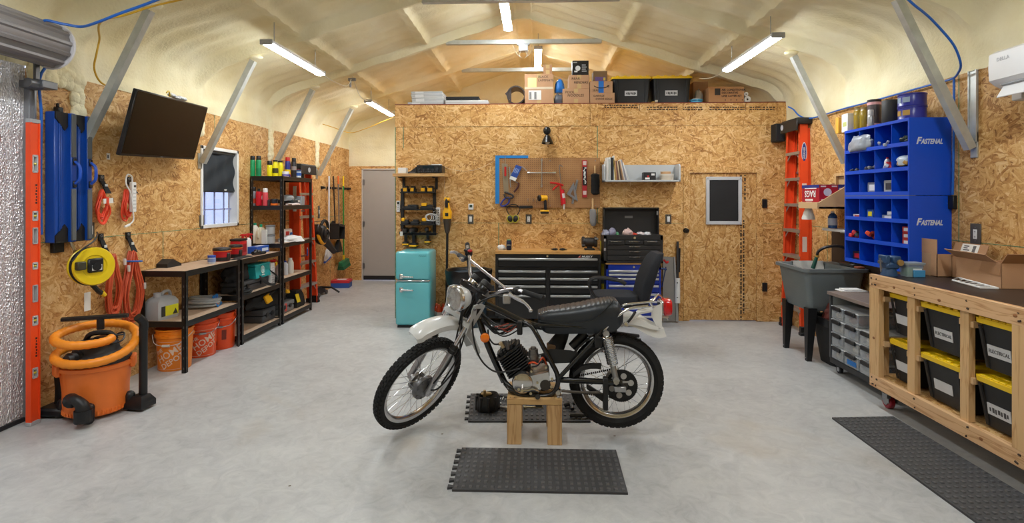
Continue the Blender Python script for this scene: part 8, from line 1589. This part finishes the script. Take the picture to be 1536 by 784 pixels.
# indicator, cables, loose wiring
f = make('indicator',G().lathe([(0,-.03),(.02,-.03),(.03,-.008),(.031,0),(0,0)],K(727.5,506,-.14),(0,-1,0)),BLK,mo); make('amber_lens',G().lathe([(.029,0),(.028,.014),(.02,.02),(0,.022)],K(727.5,506,-.14),(0,-1,0),20),c(240,120,16,.15,coat=.4),f); tb('indicator_stalk',[K(728,506,-.11),K(728,505,-.01)],.008,BLK)
tb('throttle_cable',[K(700,384,.22),K(704,415,.1),K(706,445,.0),K(694,470,-.09),K(692,495,-.1),K(690,520,-.12),K(688,545,-.13),K(660,580,-.14),K(646,585,-.14)],.0055,BLK); tb('clutch_cable',[K(755,443,-.2),K(735,446,-.18),K(715,458,-.15),K(709,485,-.12),K(712,515,-.12),K(722,540,-.13),K(740,556,-.13),K(760,557,-.12),K(780,552,-.1)],.0055,BLK); tb('brake_cable',[K(703,400,.2),K(716,425,.1),K(700,465,.0),K(697,500,-.08),K(684,540,-.10),K(662,575,-.12)],.005,BLK); tb('speedometer_cable',[K(712,430,.03),K(696,455,-.06),K(686,500,-.1),K(676,540,-.11),K(650,575,-.13)],.0055,BLK)
g = G(); rs = random.Random(77)
for k in range(7): a = K(720+rs.uniform(-4,8),468+rs.uniform(0,14),rs.uniform(-.06,.04)); b = K(745+rs.uniform(0,40),486+rs.uniform(-3,12),rs.uniform(-.05,.04)); m_ = a.lerp(b,.5)+V((0,rs.uniform(-.03,.03),-.04-rs.uniform(0,.05))); g.tube(spl([a,m_,b],6),.0045,5)
make('wiring_loom',g,BLK,mo); g = G()
for k in range(3): a = K(742+6*k,490+2*k,-.04); g.tube(spl([a,a+V((.04,-.02,.01-.01*k)),a+V((.09,-.01,.025))],4),.004,5)
make('coloured_wire',g,c(150,60,40,.4),mo); make('ignition_coil',G().box(K(776,484).x,K(784,484).x,YM-.08,YM-.03,K(780,498).z,K(780,478).z,.006),BLK,mo)
# ---- wooden stand
t = thing('wooden_stand','raw pine sawhorse stand under the motorcycle engine','stand'); sw = lambda px,py,Y: at(px,py,Y=Y)
zt = .288; ya,yb = 3.42,3.74; xa,xb = at(760.5,600,Y=ya).x,at(843,600,Y=ya).x
make('top_board',G().box(xa,xb,ya,ya+.14,zt-.038,zt,.002).box(xa,xb,ya+.16,yb,zt-.038,zt,.002),WOODX,t)
for x0,x1 in ((xa,xa+.09),(xb-.09,xb)):
    make('leg',G().box(x0,x1,ya+.002,ya+.04,0,zt-.038,.002),WOODP,t); make('leg',G().box(x0,x1,yb-.04,yb-.002,0,zt-.038,.002),WOODP,t)
    make('side_rail',G().box(x0+.02,x1-.02,ya+.04,yb-.04,zt-.12,zt-.038,.002),WOODY,t)
g = G()
for x in (xa+.02,xa+.045,xb-.045,xb-.02): g.cyl((x,ya+.02,zt),(x,ya+.02,zt+.0008),.004,seg=8)
make('screw',g,c(70,56,44,.5),t)
# ---- engine parts on the mat
t = thing('engine_cover','black oily engine cover lying on the rubber mat by the front wheel','engine part'); q = at(730,618,Z=.016); q.y += .06
g = G(); rings = []
for z,s in ((.016,.9),(.03,1),(.08,1),(.11,.92),(.125,.8),(.10,.66),(.06,.6)): rings.append([V((q.x+s*.085*math.cos(a)*(1+.06*math.cos(3*a)),q.y+s*.075*math.sin(a),z+.01*math.cos(a))) for a in [2*math.pi*k/28 for k in range(28)]])
g.loft(rings); make('casting',g,c(62,62,62,.4,.5,var=.25,sc_=30),t); g = G()
for k in range(9): a = 2*math.pi*k/9; g.cyl((q.x+.08*math.cos(a),q.y+.072*math.sin(a),.02),(q.x+.08*math.cos(a),q.y+.072*math.sin(a),.118),.011,seg=8)
make('bolt_boss',g,c(54,54,54,.4,.5),t); make('gasket_scrap',G().ball((q.x-.01,q.y+.03,.115),.03,1.4,.6,.5),c(190,160,110,.6),t); make('stud',G().cyl((q.x-.02,q.y,.1),(q.x-.02,q.y,.15),.01),c(176,150,100,.4,.5),t)
def small(nm,lab,cat,px,py,fn,m): 
    q = at(px,py,Z=.0165); g = G(); fn(g,q); return tag(make(nm,g,m),lab,cat)
small('spark_plug','silver spark plug pair on the mat beside the engine cover','part',745,612,lambda g,q: g.cyl(q+V((0,0,.012)),q+V((.06,-.02,.012)),.011).cyl(q+V((.06,-.02,.012)),q+V((.085,-.03,.012)),.017,seg=6).cyl(q+V((-.02,.05,.011)),q+V((.03,.06,.011)),.011).ball(q+V((-.03,.05,.013)),.013),ALM)
small('bolt','few small bolts scattered near the engine cover on the mat','bolts',741,601,lambda g,q: [g.cyl(q+V((.02*k,.015*(k % 2),.004)),q+V((.02*k+.01,.02*(k % 2)+.01,.02)),.006,seg=6) for k in range(5)],CHR)
small('rod','black lever rod reaching from the engine cover across the mat','rod',752,597,lambda g,q: g.tube(spl([q+V((-.06,.0,.03)),q+V((0,-.01,.02)),q+V((.10,-.04,.012))],4),.008,6),BLK)
small('axle_bolt','long steel axle bolt lying on the mat between the stand legs','bolt',798,613,lambda g,q: g.cyl(q+V((-.05,0,.01)),q+V((.08,.005,.01)),.007).cyl(q+V((-.06,0,.01)),q+V((-.045,0,.01)),.013,seg=6),c(150,140,110,.35,.8))
small('bracket_part','small black bracket on the mat beside the stand','part',856,612,lambda g,q: g.tube(spl([q+V((-.04,.03,.01)),q+V((0,0,.03)),q+V((.01,-.05,.012))],4),.014,8).cyl(q+V((-.01,.03,.012)),q+V((.03,.04,.02)),.012),BLK)
small('foot_peg','black rubber foot peg with a silver end on the mat by the rear wheel','part',866,626,lambda g,q: g.cyl(q+V((-.05,0,.016)),q+V((.03,0,.016)),.014).cyl(q+V((.03,0,.016)),q+V((.07,.005,.018)),.011).ball(q+V((.07,.005,.019)),.018),c(60,58,56,.4,.4))
# ================================================================ LOFT ON TOP OF THE PARTITION
ZD = ZT+.033; yo = YB+.04
def lx(px,d=.04): return at(px,150,Y=YB+d).x
def lz(py,d=.04): return at(850,py,Y=YB+d).z
def loftbox(lab,x0,x1,y0,depth,d=.04,base=None,m=CARD,tape=True,name='cardboard_box',grp='cartons on the loft',word=None,ws=.05):
    t = thing(name,lab,'carton',grp=grp); a,b = lx(x0,d),lx(x1,d); z0 = ZD if base is None else base; z1 = lz(y0,d)
    make('carton',G().box(a,b,YB+d,YB+d+depth,z0,z1,.002),m,t)
    if tape: make('tape',G().box((a+b)/2-.025,(a+b)/2+.025,YB+d-.001,YB+d+depth,z1-.05,z1+.001),TAPE,t); make('tape',G().box((a+b)/2-.025,(a+b)/2+.025,YB+d-.001,YB+d,z0,z0+.06),TAPE,t)
    make('flap_seam',G().box(a+.004,b-.004,YB+d+depth/2-.001,YB+d+depth/2+.001,z1,z1+.0012),c(110,80,52,.8),t)
    if word:
        for k,(w_,dx,dz) in enumerate(word): text(w_,ws,(a+dx,YB+d-.0012,z1-dz),FX,FZ,c(60,46,38,.7),t,shear=.1)
    return t,a,b,z0,z1
WB = c(206,208,210,.5)
z = ZD
for k,(x0,x1,h,nm,dd) in enumerate(((612,664,.055,'bottom',.05),(618,665,.085,'second',.06),(617,664,.085,'third',.06),(617,663,.06,'top',.07))):
    a,b = lx(x0,dd),lx(x1,dd); t = thing('flat_carton','shiny white flat box on the loft, %s of the stack' % nm,'box',grp='white flat boxes on the loft')
    h *= .62; make('box',G().box(a,b,YB+dd,YB+dd+.5,z,z+h-.004,.004),WB,t); make('lid',G().box(a-.004,b+.004,YB+dd-.004,YB+dd+.504,z+h*.45,z+h-.002,.004),c(190,194,198,.4),t); make('end_tape',G().box(a+.05,a+.16,YB+dd-.0055,YB+dd-.004,z+.004,z+h-.006),c(226,228,230,.2),t); z += h
t = thing('flat_carton','long flat white box on the loft beside the white stack','box'); a,b = lx(668),lx(732); make('box',G().box(a,b,yo,yo+.4,ZD,ZD+.052,.003),c(206,208,208,.5),t); make('seam',G().box(a,b,yo-.001,yo,ZD+.024,ZD+.027),c(150,152,152,.5),t)
t = thing('black_case','flat black case on top of the long flat white box','case'); a,b = lx(669,.1),lx(718,.1); make('case',G().box(a,b,YB+.1,YB+.4,ZD+.053,ZD+.105,.004),BLKR,t); make('case_lid',G().box(a-.003,b+.003,YB+.097,YB+.403,ZD+.085,ZD+.11,.004),BLK,t)
t = thing('duct_tube','short dark brown tube lying end-on on the loft','tube'); q = V((lx(774,.08),YB+.06,ZD+.118)); g = G(); ringp(g,q+V((0,.16,0)),V((.0,1,0)),[(.105,-.16),(.118,-.16),(.118,.16),(.105,.16)],40); make('shell',g,c(74,56,46,.6),t); g = G(); ringp(g,q+V((0,.001,0)),V((0,1,0)),[(.104,-.003),(.119,-.003),(.119,.004),(.104,.004)],40); make('rim',g,c(44,34,30,.5),t); make('corner_flap',G().prism([(-.14,.02),(-.06,.1),(-.06,-.09)],q+V((0,.01,0)),FX,FZ,.004),c(58,44,38,.6),t)
t,a,b,z0,z1 = loftbox('largest cardboard box on the loft with a shipping label and packing list pouch',787,830,110.5,.4,word=[('BLACK',.17,.05),('LAMINATE',.17,.095)],ws=.042); make('shipping_label',G().box(a+.05,a+.21,YB+.0375,YB+.039,z0+.05,z0+.17),PAPER,t); g = G()
for k in range(16): g.box(a+.06+.0035*k+(.035 if k > 7 else 0),a+.062+.0035*k+(.035 if k > 7 else 0),YB+.0365,YB+.038,z0+.06,z0+.15)
make('barcode',g,c(60,60,64,.6),t); make('list_pouch',G().box(a+.04,a+.15,YB+.0375,YB+.039,z0+.21,z0+.33),c(230,222,150,.35),t); make('clear_tape',G().box(a,b,YB+.0378,YB+.039,z0+.185,z0+.215),c(214,196,170,.15),t)
loftbox('tiny cardboard box on top of the largest loft box',815,828,96.5,.12,.08,z1+.002,CARD2)
t = thing('blue_sack','blue plastic bag of wire leaning beside the largest loft box','bag'); o = heap('bag_body','','',(lx(839.5,.1),YB+.14,ZD+.15),(.065,.07,.11),c(40,120,206,.35,bump=.6,bs=30),81); del o['label'],o['category']; o.parent = t; o = heap('wire_wad','','',(lx(838,.1),YB+.12,ZD),(.06,.06,.085),c(96,100,110,.4,bump=.8,bs=60),82); del o['label'],o['category']; o.parent = t
t,a,b,z0,zA = loftbox('cardboard box on the loft under the box marked rear',844,884,133,.3,word=[('POOL',.03,.06),('NOODLES',.06,.10)],ws=.045)
t,a,b,z0,zB = loftbox('cardboard box with handwriting under the black printed box',853.5,884,112.5,.28,.05,zA+.002,word=[('REAR',.03,.06),('FENDERS',.06,.11)],ws=.045)
t = thing('camera_box','black printed box with a white lamp picture at the top of the loft boxes','box'); a,b = lx(858.5,.06),lx(883,.06); z0,z1 = zB+.002,lz(91,.06); make('box',G().box(a,b,YB+.06,YB+.2,z0,z1,.002),c(22,22,24,.4),t); make('picture',G().at(FR((a+.07,YB+.0585,z0+.085),FX,FZ)).lathe([(0,0),(.032,0),(.032,.001),(0,.001)],(0,0,0),(0,0,1)).box(-.045,-.005,-.05,-.03,0,.001),c(214,214,216,.4),t); g = G()
for k in range(4): g.box(a+.12,a+.18-.01*(k % 2),YB+.0585,YB+.06,z0+.04+.026*k,z0+.055+.026*k)
g.box(a+.01,a+.06,YB+.0585,YB+.06,z1-.03,z1-.018); make('print',g,c(150,152,158,.5),t)
t,a,b,z0,zC = loftbox('low cardboard box beside the first tote on the loft',885,922,139.5,.3,tape=False,word=[('GARAGE',.04,.05),('DOOR SEALS',.07,.09)],ws=.036)
t,a,b,z0,zD_ = loftbox('cardboard box with blue tape and a smile arrow on the loft',885,919,122,.28,.05,zC+.002,tape=False,word=[('SEAL',.03,.13)],ws=.04); m_ = (a+b)/2; make('blue_tape',G().box(m_-.035,m_+.03,YB+.0485,YB+.05,z0,z1 if False else zD_),c(30,110,196,.4),t); make('smile_arrow',G().tube(spl([(a+.05,YB+.049,zD_-.06),(m_-.04,YB+.049,zD_-.085),(m_+.04,YB+.049,zD_-.085),(b-.05,YB+.049,zD_-.06)],5),.005,5).tube([(b-.075,YB+.049,zD_-.055),(b-.045,YB+.049,zD_-.055),(b-.05,YB+.049,zD_-.085)],.004,5),BLK,t)
t = thing('plant_carton','small brown and purple carton on top of the blue-taped box','box'); a,b = lx(890,.08),lx(911,.08); z1 = lz(107,.08); make('carton',G().box(a,b,YB+.08,YB+.24,zD_+.002,z1,.003),c(120,92,62,.6),t); make('purple_panel',G().box(a+.02,b-.02,YB+.0785,YB+.08,zD_+.01,zD_+.06),c(100,76,130,.5),t); make('yellow_mark',G().box(b-.05,b-.025,YB+.0775,YB+.079,zD_+.015,zD_+.05),c(200,180,60,.5),t)
for px,w_,lab,ly in ((948,.50,'big black tote with a yellow lid on the loft, next to the cartons',0),(1009,.50,'big black tote with a yellow lid on the loft, nearest the orange ladder',-.01)):
    t = tote(lab,lx(px,.05),YB+.05+.26,ZD,.495,.5,.345,'~','totes on the loft',R_(90))
t = thing('tape_spool','blue-rimmed spool lying on the loft beside the second tote','spool'); q = V((lx(1046,.06),YB+.12,ZD)); make('spool',G().lathe([(0,0),(.085,0),(.085,.012),(.07,.014),(.07,.032),(.085,.034),(.085,.046),(0,.046)],q),c(70,160,200,.4),t); make('roll',G().lathe([(0,.045),(.05,.045),(.05,.06),(0,.06)],q),c(190,196,200,.4),t)
heap('plastic_wrap','crumpled clear plastic wrap behind the blue spool on the loft','plastic',(lx(1049,.2),YB+.24,ZD),(.05,.05,.13),c(176,170,160,.3,bump=.6,bs=40),91)
t,a,b,z0,z1 = loftbox('long cardboard box printed with air conditioner cover kit on the loft',1063,1116,132,.3,.05,name='cardboard_box',tape=False,m=c(190,140,96,.8,bump=.1))
for k,w_ in enumerate(('AIR CONDITIONER','DECORATIVE','LINE COVER KIT')): text(w_,.034,(a+.16,YB+.0488,z1-.05-.038*k),FX,FZ,c(60,46,40,.7),t,wgt=.001)
make('logo_block',G().box(a+.075,a+.145,YB+.0485,YB+.05,z1-.105,z1-.02),c(52,46,44,.6),t); g = G()
for k in range(4): g.box(a+.2+.07*k,a+.212+.07*k,YB+.0485,YB+.05,z0+.025,z0+.04)
make('icon',g,c(96,76,60,.6),t)
loftbox('second long plain box behind the printed air conditioner box',1040,1062,124,.2,.28,m=CARD2,tape=False)
for px,z,lab in ((1121,ZD+.04,'white paper roll lying end-on at the end of the loft'),(1119,ZD+.11,'thinner white roll resting above the paper roll on the loft')):
    r = .04 if z < ZD+.05 else .026; t = thing('paper_roll',lab,'roll'); q = V((lx(px,.06),YB+.05,z if r == .04 else ZD+.105)); g = G(); ringp(g,q+V((0,.15,0)),V((0,1,0)),[(r*.35,-.15),(r,-.15),(r,.15),(r*.35,.15)],24); make('roll',g,c(224,222,216,.6),t); make('core',G().cyl(q+V((0,.01,0)),q+V((0,.28,0)),r*.34),c(70,56,46,.7),t)
t = thing('caster_stub','little brass roller at the front edge of the loft between the totes','roller'); q = V((lx(985,-.0),YB+.02,ZD+.018)); make('roller',G().cyl(q+V((-.015,0,0)),q+V((.015,0,0)),.016),c(206,200,180,.4),t); make('tape_tab',G().box(q.x-.06,q.x-.02,YB+.0,YB+.04,ZD,ZD+.012,.003),c(190,150,60,.5),t)
# ================================================================ origins, world, camera
def descend(o):
    out = []
    for ch in o.children: out += [ch]+descend(ch)
    return out
bpy.context.view_layer.update()
done = set()
for o in list(COL.objects):
    if o.parent or o.get('_keep') or o.get('_placed') or o.type == 'LIGHT': continue
    ms = [x for x in [o]+descend(o) if x.type == 'MESH']
    if not ms: continue
    vs = [v.co for x in ms for v in x.data.vertices]
    lo = [min(v[i] for v in vs) for i in range(3)]; hi = [max(v[i] for v in vs) for i in range(3)]
    b = V(((lo[0]+hi[0])/2,(lo[1]+hi[1])/2,lo[2]))
    for x in ms:
        if x.data.name not in done: x.data.transform(MX.Translation(-b)); done.add(x.data.name)
    o.location = b
for o in COL.objects:
    for k in ('_keep','_placed'):
        if k in o: del o[k]
w = bpy.data.worlds.new('World'); sc.world = w; w.use_nodes = True
bg = w.node_tree.nodes['Background']; bg.inputs[0].default_value = (.62,.70,1.0,1); bg.inputs[1].default_value = .32
cam = bpy.data.cameras.new('camera'); co = bpy.data.objects.new('camera',cam); COL.objects.link(co)
cam.sensor_width = 36; cam.lens = 36*FPX/1536; cam.shift_y = -(392-297)/1536; cam.clip_start = .05
co.location = (0,0,EYE); co.rotation_euler = (math.pi/2,0,TH); sc.camera = co
vs_ = sc.view_settings; sc.display_settings.display_device = 'sRGB'; vs_.view_transform = 'Standard'; vs_.look = 'None'; vs_.gamma = 1; vs_.exposure = 2.2; vs_.use_curve_mapping = False
sc.cycles.max_bounces = 8; sc.cycles.diffuse_bounces = 5; sc.cycles.sample_clamp_indirect = 6
